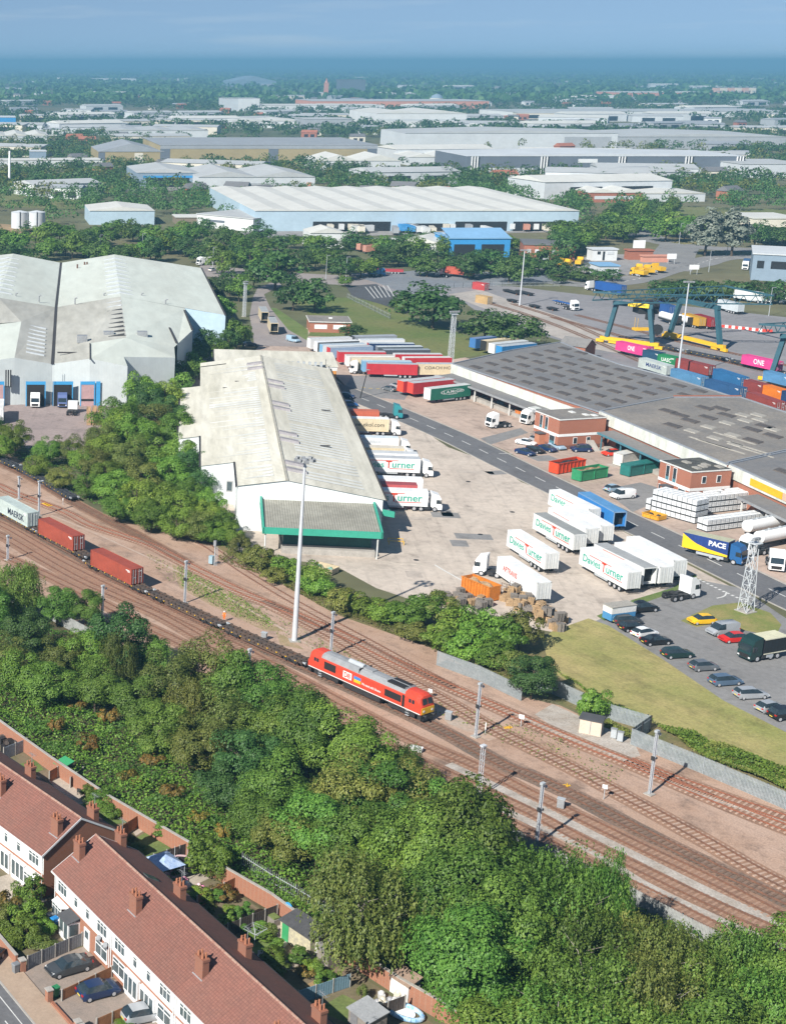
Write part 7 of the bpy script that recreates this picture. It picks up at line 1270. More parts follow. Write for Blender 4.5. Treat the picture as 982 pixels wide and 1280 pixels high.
for u, v, m, lb in ((2.0,-1.1,paint('bin_blue', (.02,.20,.50)),'blue wheelie bin under the bay window'),(1.2,-1.2,paint('bin_grey', (.20,.21,.22)),'grey wheelie bin beside the blue one'),(7.6,-8.3,paint('bin_grey', (.20,.21,.22)),'grey wheelie bin on the pavement by the gate pier'),(12.6,-6.6,paint('bin_green', (.03,.20,.08)),'green topped bin by the brown fence'),(18.9,-6.6,paint('bin_black', (.02,.02,.02)),'black bin between the gate piers')):
    r = thing('wheelie_bin', lb, 'bin', hb(u, v), BD+10); MB().hexa([(-.22,-.26,.05),(.22,-.26,.05),(.22,.26,.05),(-.22,.26,.05)], [(-.28,-.34,1.0),(.28,-.34,1.0),(.28,.34,1.0),(-.28,.34,1.0)]).build('body', m, r); MB().hexa([(-.3,-.38,1.0),(.3,-.38,1.0),(.3,.38,1.0),(-.3,.38,1.0)], [(-.26,-.3,1.08),(.26,-.3,1.08),(.26,.36,1.1),(-.26,.36,1.1)]).build('lid', m, r); MB().cyl((-.3,.3,.1),(-.2,.3,.1),.1,.1,8).cyl((.2,.3,.1),(.3,.3,.1),.1,.1,8).build('wheel', TYRE, r)
# ---------------------------------------------------------------- back gardens
BW = px((-25,882,1.9),(6,905,1.9),(62,945,1.9),(137,995,1.9),(237,1053,1.9)); BW2 = px((262,1073,1.9),(281,1084,1.9),(339,1117,1.9),(372,1141,1.9)); BW3 = px((372,1141,1.9),(500,1223,1.9),(559,1256,1.9),(640,1310,1.9))
gz = lambda P: [Vector((p.x, p.y, 0)) for p in P]
wall_run('garden_wall', 'long brick back wall of the upper gardens along the brambles', gz(BW), 1.9, HBRICK, .24, CONC); wall_run('garden_wall', 'brick back wall between the small tree and the blue gate', gz(BW2), 1.9, HBRICK, .24, CONC); wall_run('garden_wall', 'brick back wall of the lower gardens below the birch', gz(BW3), 1.9, HBRICK, .24, CONC)
r = thing('garden_gate', 'arched bright blue gate in the brick back wall', 'gate', G(361,1152), -57); MB().box(-.55,-.2,0,.55,-.13,1.7).cyl((0,-.2,1.7),(0,-.13,1.7),.55,.55,16).build('boards', paint('gate_blue', (.05,.30,.60)), r)
MB().box(.3,-.23,.9,.38,-.2,1.1).build('latch', DARKST, r)
palisade(px((303,1066,1.8),(338,1088,1.8),(370,1106,1.8),(425,1140,1.8),(470,1170,1.8)), 1.8, 'wire mesh fence with concrete posts among brambles behind the back wall', STEEL, .3, .03, 4., name='wire_fence')
LB = {}
def bf(lb, a, b, h, m, **k): board_fence(lb, G(*a, 0), G(*b, 0), h, m, **k)
bf('orange brown fence across the uppermost lawn', (146,1052), (173,1034), 1.6, BROWNF, posts=BROWNF); bf('dark board fence with pale posts below the lawn with the path', (192,1084), (240,1068), 1.6, DARKF); bf('brown fence below the toys and the trampoline', (246,1136), (296,1111), 1.5, BROWNF); bf('dark board fence between planters and the paved garden', (268,1178), (346,1148), 1.6, DARKF); bf('pale blue fence below the sheds', (372,1256), (437,1234), 1.5, BLUEF); bf('dark fence at the bottom of the gardens beside the grey shed', (440,1285), (505,1262), 1.5, DARKF)
bf('blue grey corrugated fence in the top left garden', (5,950), (34,938), 1.7, mat('corrugated_blue', (.30,.36,.42), .6, .15, 2)); bf('bright orange fence along the top left garden wall', (35,940), (60,957), 1.6, ORF, posts=ORF); bf('brown fence behind the upper chimney', (62,978), (72,972), 1.5, BROWNF); bf('dark slatted fence beside the top left patio', (88,985), (104,972), 1.4, DARKF)
for pts in (((160,1053),(196,1033),(218,1055),(196,1075),(176,1068)), ((305,1180),(328,1165),(352,1178),(320,1192)), ((395,1262),(428,1243),(470,1262),(440,1282)), ((25,955),(45,950),(55,962),(40,968)), ((118,1005),(140,1010),(160,1028),(135,1032))): sheet('lawn', px(*pts), .016, LAWN)
for pts in (((166,1040),(180,1033),(184,1036),(170,1045)), ((262,1160),(300,1145),(303,1149),(265,1166)), ((340,1160),(360,1150),(375,1165),(355,1185)), ((335,1210),(395,1185),(400,1192),(345,1222)), ((190,1100),(230,1080),(262,1098),(225,1115)), ((380,1232),(410,1218),(420,1226),(392,1240)), ((80,995),(105,985),(120,1000),(95,1010))): sheet('patio', px(*pts), .02, slab2 if pts[0][0] != 380 else mat('bare_soil', (.40,.27,.13), .95, .2, 1, world=True))
sheet('patio', px((60,975),(85,965),(110,990),(85,1002)), .018, slab2)
r = thing('trampoline', 'round trampoline with a pink rim beside the dark fence', 'trampoline', G(228,1084)); b = MB(); b.cyl((0,0,.62),(0,0,.66),1.35,1.35,24).build('mat', BLK, r)
b = MB(); N_ = 24
for i in range(N_): a0, a1 = 2*math.pi*i/N_, 2*math.pi*(i+1)/N_; b.hexa([(1.15*math.cos(a0),1.15*math.sin(a0),.67),(1.5*math.cos(a0),1.5*math.sin(a0),.62),(1.5*math.cos(a1),1.5*math.sin(a1),.62),(1.15*math.cos(a1),1.15*math.sin(a1),.67)], [(1.15*math.cos(a0),1.15*math.sin(a0),.72),(1.5*math.cos(a0),1.5*math.sin(a0),.70),(1.5*math.cos(a1),1.5*math.sin(a1),.70),(1.15*math.cos(a1),1.15*math.sin(a1),.72)])
b.build('rim', paint('pale_pink', (.70,.50,.52)), r); b = MB()
for i in range(6): a0 = i*math.pi/3; b.cyl((1.4*math.cos(a0),1.4*math.sin(a0),0),(1.4*math.cos(a0),1.4*math.sin(a0),1.9),.04,.04,6)
b.build('pole', STEEL, r)
r = thing('garden_gazebo', 'blue and white gazebo roof with colourful awnings behind the lower row', 'gazebo', G(206,1098), -62); MB().mesh([(-1.7,-1.5,2.1),(1.7,-1.5,2.1),(1.7,1.5,2.1),(-1.7,1.5,2.1),(0,0,2.9)], [(0,1,4),(1,2,4),(2,3,4),(3,0,4)]).build('canopy', mat('tarp_blue_white', (.45,.55,.70), .7, .3, 1.2, (.25,.36,.58)), r); 
for x in (-1.6,1.6):
    for y in (-1.4,1.4): MB().cyl((x,y,0),(x,y,2.1),.04,.04,6).build('pole', STEEL, r)
KG = random.Random(9)
for i in range(16):
    x, y = KG.uniform(205,265), 0; y = 1095+.45*(x-205)+KG.uniform(-9,12); c = KG.choice([(.7,.25,.4),(.75,.75,.75),(.05,.3,.6),(.8,.5,.55),(.7,.6,.1),(.4,.3,.6)]); r = tag(MB().ball((0,0,.25),.3,.25,.28).box(-.35,-.2,.0,.35,.2,.25).build('garden_toy', paint('toy_%g_%g' % (c[0], c[1]), c), None, G(x, y), KG.uniform(0,90)), 'small colourful toy scattered near the trampoline', 'toy', 'toys near the trampoline')
def shed(label, p, rz, w, d, h, wm, rm, door=None, win=False):
    r = thing('garden_shed', label, 'shed', p, rz); x, y = w/2, d/2; MB().box(-x,-y,0,x,y,h).mesh([(-x,-y,h),(x,-y,h),(x,y,h+.5),(-x,y,h+.5)], [(1,2,2),(0,3,3)][:0]).build('wall', wm, r)
    MB().hexa([(-x-.15,-y-.2,h-.0),(x+.15,-y-.2,h),(x+.15,y+.15,h+.45),(-x-.15,y+.15,h+.45)], [(-x-.15,-y-.2,h+.08),(x+.15,-y-.2,h+.08),(x+.15,y+.15,h+.53),(-x-.15,y+.15,h+.53)]).build('roof', rm, r); MB().poly([(-x,y-.01,h),(x,y-.01,h),(x,y-.01,h+.44),(-x,y-.01,h+.44)]).poly([(-x+.01,-y,h),(-x+.01,y,h+.44),(-x+.01,y,h)]).poly([(x-.01,-y,h),(x-.01,y,h+.44),(x-.01,y,h)]).build('gable', wm, r)
    MB().box(-x+.3,-y-.05,.05,-x+1.2,-y-.003,h-.15).build('door', door or wm, r)
    if win: MB().box(x-1.1,-y-.04,1.0,x-.3,-y-.003,1.8).build('window', GLASS, r)
    return r
shed('long shed with a dark corrugated roof, green door and cream boards by the blue gate', G(378,1180), -58, 4.2, 2.2, 2.0, mat('cream_boards', (.55,.50,.33), .8, .25, 3, (.35,.32,.25)), mat('dark_corrugated', (.085,.085,.09), .8, .25, 2), paint('shed_green', (.05,.30,.12)))
shed('small white fronted hut next to the long shed', G(397,1188), -58, 1.3, 1.6, 1.9, DIRTYW, DARKTAR, DIRTYW, False); shed('narrow weathered timber shed under the birch', G(411,1205), -58, 1.5, 1.9, 1.9, TIMBERG, mat('grey_felt', (.22,.21,.2), .9), TIMBERG); shed('grey felt roofed shed at the bottom edge of the gardens', G(458,1288), -62, 2.6, 2.2, 1.9, TIMBERG, mat('pale_grey_felt', (.30,.31,.32), .85, .15, 1), GREYF); shed('green roofed playhouse in the upper patio garden', G(80,968), -55, 1.6, 1.5, 1.4, DARKF, paint('shed_green', (.05,.30,.12)))
shed('small lean-to with a rusty tin roof below the birch', G(505,1243), -58, 2.2, 1.6, 1.7, DIRTYW, mat('rusty_tin', (.35,.25,.19), .8, .3, 2), DIRTYW)
for x, y, h, rr_, k, lb in ((373,1208,2.2,1.1,'spire','plump conical evergreen in the paved garden'),(340,1205,1.8,1.2,'shrub','bushy shrub in the paved garden'),(349,1217,1.2,.9,'oliveshrub','flowering shrub beside the garden path'),(382,1222,1.2,.9,'autumn','red leaved shrub beside the sheds'),(392,1215,1.4,.8,'shrub','small round bush by the narrow shed'),(402,1224,1.3,.8,'shrub','small round bush near the pale blue fence'),(287,1160,2.,.7,'spire','left one of three slim evergreens by the dark fence'),(297,1155,2.,.7,'spire','middle one of three slim evergreens by the dark fence'),(308,1150,2.,.7,'spire','right one of three slim evergreens by the dark fence'),(257,1092,4.4,2.3,'shrub','small garden tree beside the back wall near the trampoline'),(200,1050,2.2,.9,'spire','conical shrub on the lawn with the path'),(275,1098,2,1.2,'oliveshrub','shrub at the end of the toy garden wall'),(250,1128,1.6,1.2,'shrub','shrub below the toys'),(280,1125,1.5,1.3,'autumn','rusty coloured shrub by the brown fence'),(128,1008,2,1.6,'shrub','overgrown bush behind the upper row'),(112,1000,1.6,1.2,'shrub','bush beside the upper patio'),(140,1020,1.6,1.4,'shrub','green bush at the top of the uppermost lawn')):
    tree(k, G(x, y), h, rr_, lb, None, 'shrub', 'shrub')
r = thing('paddling_pool', 'blue and white inflatable paddling pool at the bottom of the gardens', 'paddling pool', G(505,1268), -40); b = MB(); N_ = 20
for i in range(N_):
    a0, a1 = 2*math.pi*i/N_, 2*math.pi*(i+1)/N_; P_ = lambda a, k: Vector((1.7*k*math.cos(a), 1.05*k*math.sin(a), .3)); b.cyl(P_(a0, 1), P_(a1, 1), .24, .24, 8)
b.build('ring', mat('pool_blue_white', (.62,.72,.80), .4, .3, 2, (.15,.40,.68)), r); MB().cyl((0,0,.12),(0,0,.16),1.0,1.0,20).build('floor', WHITE, r)
r = thing('plant_trough', 'timber planter beside the dark garden fence', 'planter', G(340,1152), -62); MB().box(-.9,-.5,0,.9,.5,.7).build('box', TIMBERG, r); MB().box(-.8,-.4,.7,.8,.4,.85).build('soil', LAWN, r)
for i in range(10):
    x = KG.uniform(470,500); tag(MB().box(-.3,-.3,0,.3,.3,.5).ball((0,0,.5),.3).build('junk_pile', paint('junk_%d' % (i % 3), [(.6,.6,.6),(.3,.3,.32),(.6,.55,.45)][i % 3]), None, G(x, 1252+KG.uniform(-8,8)), KG.uniform(0,90)), 'pale bag or box in the pile below the birch', 'junk', 'junk below the birch')
for i in range(30):
    x, y = KG.uniform(60,470), 0; y = 985+.675*(x-60)+KG.uniform(-2,30)*(1 if x > 130 else .4); tree(KG.choice(['shrub','oliveshrub','shrub','spire']), G(x, y), KG.uniform(.7,1.7), KG.uniform(.5,1.0), 'small plant or bush in the back garden beds', 'small plants in the back gardens', 'shrub', 'shrub')
for x, y, lb in ((222,1112,'white plastic chair on the patio by the gazebo'),(325,1200,'white plastic chair on the lawn below the dark fence'),(345,1195,'grey plastic chair in the paved garden'),(100,993,'black plastic chair on the upper patio')):
    r = thing('garden_chair', lb, 'chair', G(x, y), KG.uniform(0,360)); m = WHITE if 'white' in lb else DARKST if 'black' in lb else LAMP; MB().box(-.26,-.26,.4,.26,.26,.45).build('seat', m, r); MB().box(-.26,.22,.45,.26,.27,.9).build('backrest', m, r)
    for sx in (-.22,.22):
        for sy in (-.22,.22): MB().box(sx-.03,sy-.03,0,sx+.03,sy+.03,.4).build('leg', m, r)
r = thing('washing_line', 'rotary washing line on the lawn behind the lower row', 'washing line', G(318,1183)); MB().cyl((0,0,0),(0,0,2.),.04,.04,6).build('pole', STEEL, r); b = MB()
for a in range(4): b.beam((0,0,1.3),(1.2*math.cos(a*1.571),1.2*math.sin(a*1.571),2.),.04)
for k in (.5,.8,1.):
    for a in range(4): b.beam((1.2*k*math.cos(a*1.571),1.2*k*math.sin(a*1.571),1.3+.7*k),(1.2*k*math.cos(a*1.571+1.571),1.2*k*math.sin(a*1.571+1.571),1.3+.7*k),.015)
b.build('arms', STEEL, r)
for i in range(12):
    tag(MB().box(-.4,-.3,0,.4,.3,KG.uniform(.4,.9)).build('junk_pile', KG.choice([DARKST, DARKF, BLK]), None, G(KG.uniform(2,26), KG.uniform(922,940)), KG.uniform(0,90)), 'dark odds and ends heaped in the top left garden', 'junk', 'dark junk in the top left garden')
V = 'trees between the tracks and the back gardens'
grove([(20,700,10,3.7,'feather'),(72,738,6.,2.9,'broad'),(108,742,5.5,2.7,'broad'),(-15,735,8,3.4,'broad'),(35,770,7,3.4,'dark')], 'leafy tree at the left edge of the strip, left of the fence gap', V)
grove([(151,768,10,4.0,'dark'),(150,790,8.5,2.4,'weep'),(190,800,6,2.9,'broad'),(80,800,6.5,3.0,'olive'),(112,790,7.5,3.4,'fresh'),(30,815,7,3.4,'fresh'),(62,835,6,3.4,'broad'),(5,800,6,3.4,'olive'),(120,835,6.5,3.4,'broad')], 'bushy tree in the left part of the strip, above the top garden walls', V)
grove([(208,822,9.5,3.7,'olive'),(255,799,10.5,4.0,'olive'),(300,824,10,3.9,'broad'),(238,850,8,3.5,'weep'),(175,850,7,3.4,'broad'),(285,870,9,3.8,'olive'),(330,838,10,3.9,'broad'),(345,880,9,4.0,'broad'),(250,905,7.5,3.5,'olive'),(200,885,7,3.5,'broad'),(310,920,8,3.9,'dark')], 'olive or green tree of the strip, below the empty rusty wagons', V)
grove([(378,868,11,4.5,'lush'),(420,895,10,4.4,'broad'),(455,905,9.5,3.9,'fresh'),(505,930,7,2.2,'feather'),(440,955,10.5,4.4,'olive'),(345,950,8.5,4.0,'broad'),(480,960,10,4.0,'broad'),(516,962,9.5,3.9,'olive'),(548,985,9,3.7,'broad'),(400,1000,9,4.2,'broad'),(450,1020,9,4.2,'lush'),(330,1000,6,3.4,'broad'),(290,960,6,3.4,'dark'),(360,1020,6.5,3.5,'olive')], 'tall bushy tree of the strip, just below the red locomotive', V)
grove([(586,993,13.5,5.7,'lush'),(535,1020,12,5.0,'lush'),(600,1075,12,5.4,'lush'),(505,1050,9,4.2,'fresh'),(640,1110,11.5,4.7,'lush'),(590,1150,11,5.0,'lush'),(640,1255,7,4.2,'broad')], 'big dense round crowned tree where the strip widens, left of the pale fence', V)
grove([(702,1052,12.5,4.2,'feather'),(735,1075,11.5,3.5,'feather'),(767,1066,12,2.2,'feather'),(680,1100,11.5,4.4,'feather'),(720,1130,11,4.5,'feather'),(740,1190,10,4.5,'feather'),(800,1148,8.5,3.4,'weep'),(842,1163,8.5,3.5,'weep'),(885,1172,8,3.7,'feather'),(942,1160,9,3.5,'feather'),(985,1170,9,3.7,'broad'),(815,1205,9,4.0,'weep'),(910,1215,8.5,4.0,'feather'),(960,1215,9,4.2,'feather'),(1000,1240,8,4.2,'feather'),(700,1235,9,4.5,'feather'),(760,1240,9,4.5,'feather'),(820,1255,8.5,4.2,'feather'),(880,1260,8,4.2,'broad'),(940,1265,8,4.2,'feather'),(685,1280,8,4.2,'feather'),(1020,1190,9,4.2,'feather'),(1060,1210,9,4.5,'feather'),(1110,1235,9,4.6,'feather'),(1150,1260,9,4.6,'broad'),(1200,1280,9,4.6,'feather'),(1080,1270,9,5,'broad'),(1250,1310,9,5,'feather')], 'feathery drooping tree in the lower right corner beside the tracks', V)
p = G(457,1080,11.5); tree('weep', p, 11.5, 5.2, 'large weeping birch hanging over the garden sheds', None, 'birch_tree')
U = 'trees between the tracks and the lorry park'
grove([(20,530,7,3.6,'fresh'),(60,550,6,3.2,'fresh'),(87,546,6.5,3.2,'olive'),(107,562,6,3.2,'fresh'),(132,578,5.5,3.2,'fresh'),(-15,520,7,4,'dark'),(45,570,5,2.8,'fresh'),(75,585,5,2.8,'olive'),(0,545,6,3.4,'fresh'),(110,595,5,2.8,'fresh')], 'small leafy tree of the belt above the empty black wagons', U)
grove([(152,516,9.5,4.4,'fresh'),(186,481,10,4.8,'dark'),(206,500,9,4.2,'dark'),(162,547,9,4.4,'olive'),(192,545,9,4.4,'fresh'),(214,572,8.5,4,'fresh'),(143,590,7.5,3.8,'fresh'),(172,602,8,4,'fresh'),(202,604,8,4,'fresh'),(226,614,7.5,3.6,'fresh'),(246,640,6,3.2,'olive'),(262,628,6,3,'fresh'),(267,652,4.5,2.8,'fresh'),(236,565,8,3.4,'dark'),(178,575,8.5,4.2,'olive'),(150,620,5.5,3.2,'fresh'),(120,560,7,3.6,'olive'),(190,628,6,3.6,'fresh'),(222,640,5.5,3.4,'fresh'),(128,530,8,3.8,'olive'),(236,600,7,3,'fresh'),(262,612,6.5,2.8,'fresh'),(280,640,5.5,2.6,'fresh'),(292,655,4.5,2.2,'fresh'),(250,590,6.5,2.8,'dark'),(148,500,11,5,'fresh'),(178,470,11.5,5,'fresh'),(207,478,10.5,4.4,'fresh'),(222,515,9.5,4,'fresh'),(196,505,10,4.6,'olive'),(168,520,10,4.6,'fresh'),(226,548,9,3.8,'fresh'),(132,545,8.5,4,'fresh')], 'dense green tree of the belt beside the left wall of the white shed', U)
grove([(300,672,3.2,2.1,'oliveshrub'),(326,684,4,2.6,'oliveshrub'),(352,694,3.4,2.2,'shrub'),(312,690,2.6,2,'oliveshrub'),(390,703,4.8,2.8,'shrub'),(400,720,3.5,2.4,'shrub'),(345,712,2.5,2,'oliveshrub')], 'shrub beside the siding in front of the green canopy', 'shrubs along the siding', 'shrub', 'shrub')
grove([(432,738,3.6,2.6,'oliveshrub'),(455,745,3.4,2.6,'shrub'),(482,750,3.6,2.8,'shrub'),(508,752,4,3,'shrub'),(532,748,4.2,3,'shrub'),(552,744,4.6,3,'oliveshrub'),(575,760,4.6,3.2,'shrub'),(602,768,5.4,3.6,'shrub'),(560,785,4,3,'shrub'),(590,792,4,3.2,'shrub'),(625,778,5,3.2,'shrub'),(520,780,3,2.4,'oliveshrub'),(620,805,3.5,2.8,'shrub'),(640,815,3,2.4,'oliveshrub')], 'dense shrub between the siding and the timber heap', 'shrubs along the siding', 'shrub', 'shrub')
for x, y, h, r, k, lb in ((652,770,5.5,3,'oliveshrub','yellowish green shrub at the top corner of the mown bank'),(668,824,6,3.2,'dark','big dark bush growing through the gap in the palisade fence'),(741,866,3.6,2.2,'shrub','bright green bush against the palisade fence beside the relay hut')): grove([(x,y,h,r,k)], lb, None, 'shrub', 'shrub')
# middle distance
for x, y, h, r, k, lb in ((346,318,14,9.2,'mid','large dark round tree beside the access road'),(368,350,11,6.3,'mid','left one of two round trees on the grass behind the parked trailers'),(395,352,11,6.5,'mid','right one of two round trees on the grass behind the parked trailers'),(545,360,13.5,10.5,'mid','very broad round tree standing alone on the grass'),(608,391,9.5,7,'mid','dark tree between the broad tree and the railway, left one'),(645,397,9.5,7.5,'mid','dark tree between the broad tree and the railway, right one'),(625,392,8,5,'mid','dark tree just behind the two by the railway'),(500,374,5,3.2,'midfresh','light green bush at the corner of the marked lorry bays'),(432,346,4,3,'midfresh','light green bush at the top of the grass field'),(440,405,4.5,3.4,'mid','dark bush beside the brick store')): grove([(x,y,h,r,k)], lb, None)
grove([(288,340,9,4.4,'mid'),(280,372,9,4.2,'midfresh'),(297,402,9,4,'midfresh'),(268,420,7,4,'mid'),(245,430,6,3.6,'midfresh'),(232,452,6,3.6,'midfresh'),(240,480,5,3,'midfresh'),(215,470,5,3,'mid'),(250,452,5,3,'midfresh'),(318,332,9,5,'midfresh'),(262,398,7,3.8,'midfresh'),(275,428,6.5,3.6,'midfresh'),(256,414,7,3.6,'mid'),(226,466,6,3.6,'midfresh'),(236,440,6,3.4,'midfresh'),(286,415,7,3.6,'mid'),(272,348,8.5,4.4,'mid'),(300,347,9,4.6,'midfresh'),(282,440,4.5,3,'midfresh'),(208,490,6,3.6,'mid'),(222,486,5,3.2,'midfresh')], 'green tree of the row beside the right end of the pale green roofed warehouse', 'trees beside the pale roofed warehouse')
A_ = 'belt of trees behind the yards'; K = random.Random(8)
def belt(n, x0, x1, yf, h, r, label, jy=4, kinds=('mid','mid','midfresh'), group=A_):
    for i in range(n):
        t = (i+K.uniform(.2,.8))/n; x = x0+(x1-x0)*t; grove([(x, yf(x)+K.uniform(-jy, jy), h*K.uniform(.8,1.2), r*K.uniform(.8,1.2), K.choice(kinds))], label, group)
belt(26, -10, 300, lambda x: 303+6*math.sin(x*.05), 9, 5.5, 'tree of the belt right behind the pale roofed warehouse', 6)
belt(26, -10, 330, lambda x: 283+6*math.sin(x*.07), 9, 6, 'tree of the belt behind the pale roofed warehouse, in its second row', 6, ('mid','midfresh','midfresh'))
belt(20, 290, 545, lambda x: 316+5*math.sin(x*.06), 8, 5.2, 'tree of the belt between the lorry bays and the white roofed depot, front rows', 6)
belt(16, 330, 560, lambda x: 296+4*math.sin(x*.08), 7.5, 5, 'tree of the belt close to the white roofed depot', 5)
belt(14, 545, 700, lambda x: 318+4*math.sin(x*.1), 9, 5.6, 'dark tree in front of the blue shed and the brick depot', 6, ('mid',))
belt(5, 690, 780, lambda x: 338, 5.5, 4, 'dark small tree beside the junction road', 4, ('mid',))
belt(22, 695, 800, lambda x: 288-.28*(x-695), 10, 6, 'tree of the thick clump right of the white roofed depot', 12)
belt(10, 520, 720, lambda x: 296, 6, 4, 'small tree along the front of the white roofed depot', 3, ('midfresh','mid'))
belt(9, 760, 900, lambda x: 268, 11, 7, 'fresh green tree on the bank left of the two silver trees', 8, ('midfresh',))
belt(5, 795, 850, lambda x: 246, 12, 5, 'tall tree on the bank behind the junction', 8, ('mid','midfresh'))
belt(12, 820, 985, lambda x: 352+.06*(x-900), 6, 5, 'dark bush of the hedge beside the grey office building', 6, ('mid','midlow'))
belt(6, 940, 1000, lambda x: 285, 9, 6, 'dark tree at the right edge behind the grey office building', 6, ('mid',))
for x, lb in ((887,'left one of two silvery leaved poplars by the junction'),(921,'right one of two silvery leaved poplars by the junction')): grove([(x,262,21,8.5,'silver')], lb, None)
# bramble cover, one sheet of leaves no one could count
def cover(name, label, poly, n, h, size, m, seed):
    rs = np.random.RandomState(seed); xs = [p[0] for p in poly]; ys = [p[1] for p in poly]; P = []
    while len(P) < n:
        x, y = rs.uniform(min(xs), max(xs)), rs.uniform(min(ys), max(ys))
        if inside((x, y), poly): k = math.sin(x*.55+1.3*math.sin(y*.4))*math.sin(y*.47+seed); P.append((x, y, max(.1, h*(.55+.45*k)*rs.uniform(.75, 1.0))))
    P = np.array(P); o = P.mean(0)*[1,1,0]; nn = rs.normal(size=(n, 3))*.6+np.array([0,-.1,1.]); ob = link(name, quads(name, leaves(rs, P-o, nn, size), m), None, Vector(o)); ob['kind'] = 'stuff'; ob['label'] = label; return ob
W1 = px((-40,735),(60,785),(200,862),(400,945),(560,1000),(690,1090),(865,1175),(982,1222),(1060,1260),(1060,1400),(600,1330),(545,1262),(495,1232),(372,1158),(333,1130),(281,1100),(237,1068),(137,1008),(62,958),(0,915),(-40,880))
cover('bramble_cover', 'green bramble and nettle cover under the trees of the strip', W1, 52000, 1.7, .36, LG, 1); cover('bramble_cover', 'yellowing bramble cover above the garden walls', px((-40,850),(60,880),(150,920),(260,985),(330,1050),(380,1110),(440,1170),(495,1228),(372,1158),(333,1130),(281,1100),(237,1068),(137,1008),(62,958),(0,915),(-40,880)), 12000, 1.9, .34, LF, 2)
cover('bramble_cover', 'bramble cover between the palisade fence and the mown bank', px((690,838),(766,890),(861,921),(981,965),(1060,990),(1060,1018),(982,990),(880,949),(815,905),(800,912),(760,882)), 9000, 1.1, .34, LY, 3); cover('bramble_cover', 'green brambles between the palisade fence and the mown bank', px((690,838),(766,890),(861,921),(981,965),(1060,990),(1060,1018),(982,990),(880,949),(815,905),(760,882)), 5000, 1.25, .36, LF, 4)
cover('weed_cover', 'weeds and dry grass along the foot of the upper palisade fence', px((745,905),(790,925),(880,965),(982,1005),(982,998),(880,955),(800,922),(760,900)), 2600, .6, .28, LY, 5); cover('weed_cover', 'low weeds along the edge of the siding below the shrubs', px((270,700),(330,722),(420,768),(545,812),(640,865),(650,845),(560,800),(440,755),(350,715),(290,688)), 7000, .7, .3, LY, 6)
cover('weed_cover', 'rough undergrowth below the belt of trees above the black wagons', px((-20,560),(45,585),(100,625),(170,648),(230,655),(270,685),(290,690),(240,600),(225,520),(180,520),(140,560),(60,560)), 12000, 1.4, .38, LG, 7)
for x, y in ((70,918),(110,940),(135,905),(165,985),(215,1000),(245,1030),(95,890),(190,960),(280,1050)): tree('autumn', G(x, y), TK.uniform(1.6,2.4), TK.uniform(1,1.6), 'orange tinged bramble clump above the garden walls', 'orange tinged clumps above the garden walls', 'shrub', 'shrub')
cover('weed_cover', 'sparse weeds among the ballast of the sidings', px((180,690),(330,760),(420,810),(560,880),(700,925),(780,965),(760,985),(640,935),(520,880),(400,815),(300,775),(200,720)), 1500, .3, .26, LY, 8); cover('weed_cover', 'tufts of grass around the weedy strips beside the tracks', px((220,706),(300,748),(345,778),(335,786),(270,758),(228,734)), 1400, .3, .28, LF, 9)
for x, y, lb in ((330,800,'grey trackside cabinet on the weedy strip left of the tall floodlight mast'),(455,842,'grey trackside cabinet between the locomotive and the loop line'),(700,1010,'grey trackside cabinet beside the dark oily line'),(560,900,'grey trackside cabinet near the mast right of the locomotive')):
    r = thing('trackside_cabinet', lb, 'cabinet', G(x, y), -32); MB().box(-.4,-.28,.1,.4,.28,1.2).build('body', LAMP, r); MB().box(-.46,-.34,1.2,.46,.34,1.27).build('lid', STEEL, r); MB().box(-.25,-.2,0,.25,.2,.1).build('plinth', CONC, r)
# ---------------------------------------------------------------- middle and far distance: roads, depots, housing, woods
GREENF = mat('field_grass', (.12,.15,.045), .95, .25, .03, (.17,.17,.065), 16, world=True); GREY1 = mat('industrial_tarmac', (.22,.22,.225), .9, .2, .02, (.30,.28,.26), 12, world=True)
sheet('grass_field', px((352,372),(408,372),(440,372),(470,378),(520,398),(600,425),(645,437),(560,450),(445,422),(385,420),(395,400),(372,380)), .02, mat('dull_lawn', (.105,.145,.035), .95, .25, .04, (.16,.165,.055), 20, world=True)); sheet('grass_field', px((352,432),(385,432),(385,412),(345,385),(335,385)), .02, LAWN)  # larger field in a slightly duller green than the lawn
sheet('access_road', px((318,432),(398,434),(360,412),(338,385),(330,368),(352,357),(348,350),(322,360),(316,372),(312,395)), .03, PALEROAD)
sheet('access_road', px((250,345),(345,352),(500,360),(500,348),(345,340),(250,330)), .035, PALEROAD)
sheet('terminal_ground', px((430,352),(440,342),(545,338),(545,352),(640,358),(760,372),(1030,402),(1060,520),(982,515),(925,497),(834,470),(774,455),(729,438),(700,426),(640,408),(600,392),(570,372),(500,372)), .025, mat('terminal_tarmac', (.255,.245,.25), .9, .15, .03, (.20,.195,.20), 14, world=True))
sheet('pale_gravel', px((560,368),(600,362),(650,380),(720,402),(790,430),(810,442),(790,445),(740,436),(690,420),(640,398),(600,384)), .035, mat('pale_gravel', (.42,.38,.34), .95, .2, .05, (.33,.30,.27), 12, world=True))
sheet('lorry_bays', px((432,358),(470,355),(500,372),(492,385),(440,370)), .04, DARKTAR); sheet('bay_apron', px((440,345),(545,336),(690,345),(690,352),(560,360),(520,372),(470,353)), .045, mat('blue_tarmac', (.17,.185,.21), .9, .15, .04, (.21,.22,.23), 14, world=True))
for i in range(9): dashes('bay_marking', spline([G(440+i*5.5,360-.4*i), G(452+i*5.5,371+1.3*i*.6)], 1.), 30, 1, .3, .06, LINE)
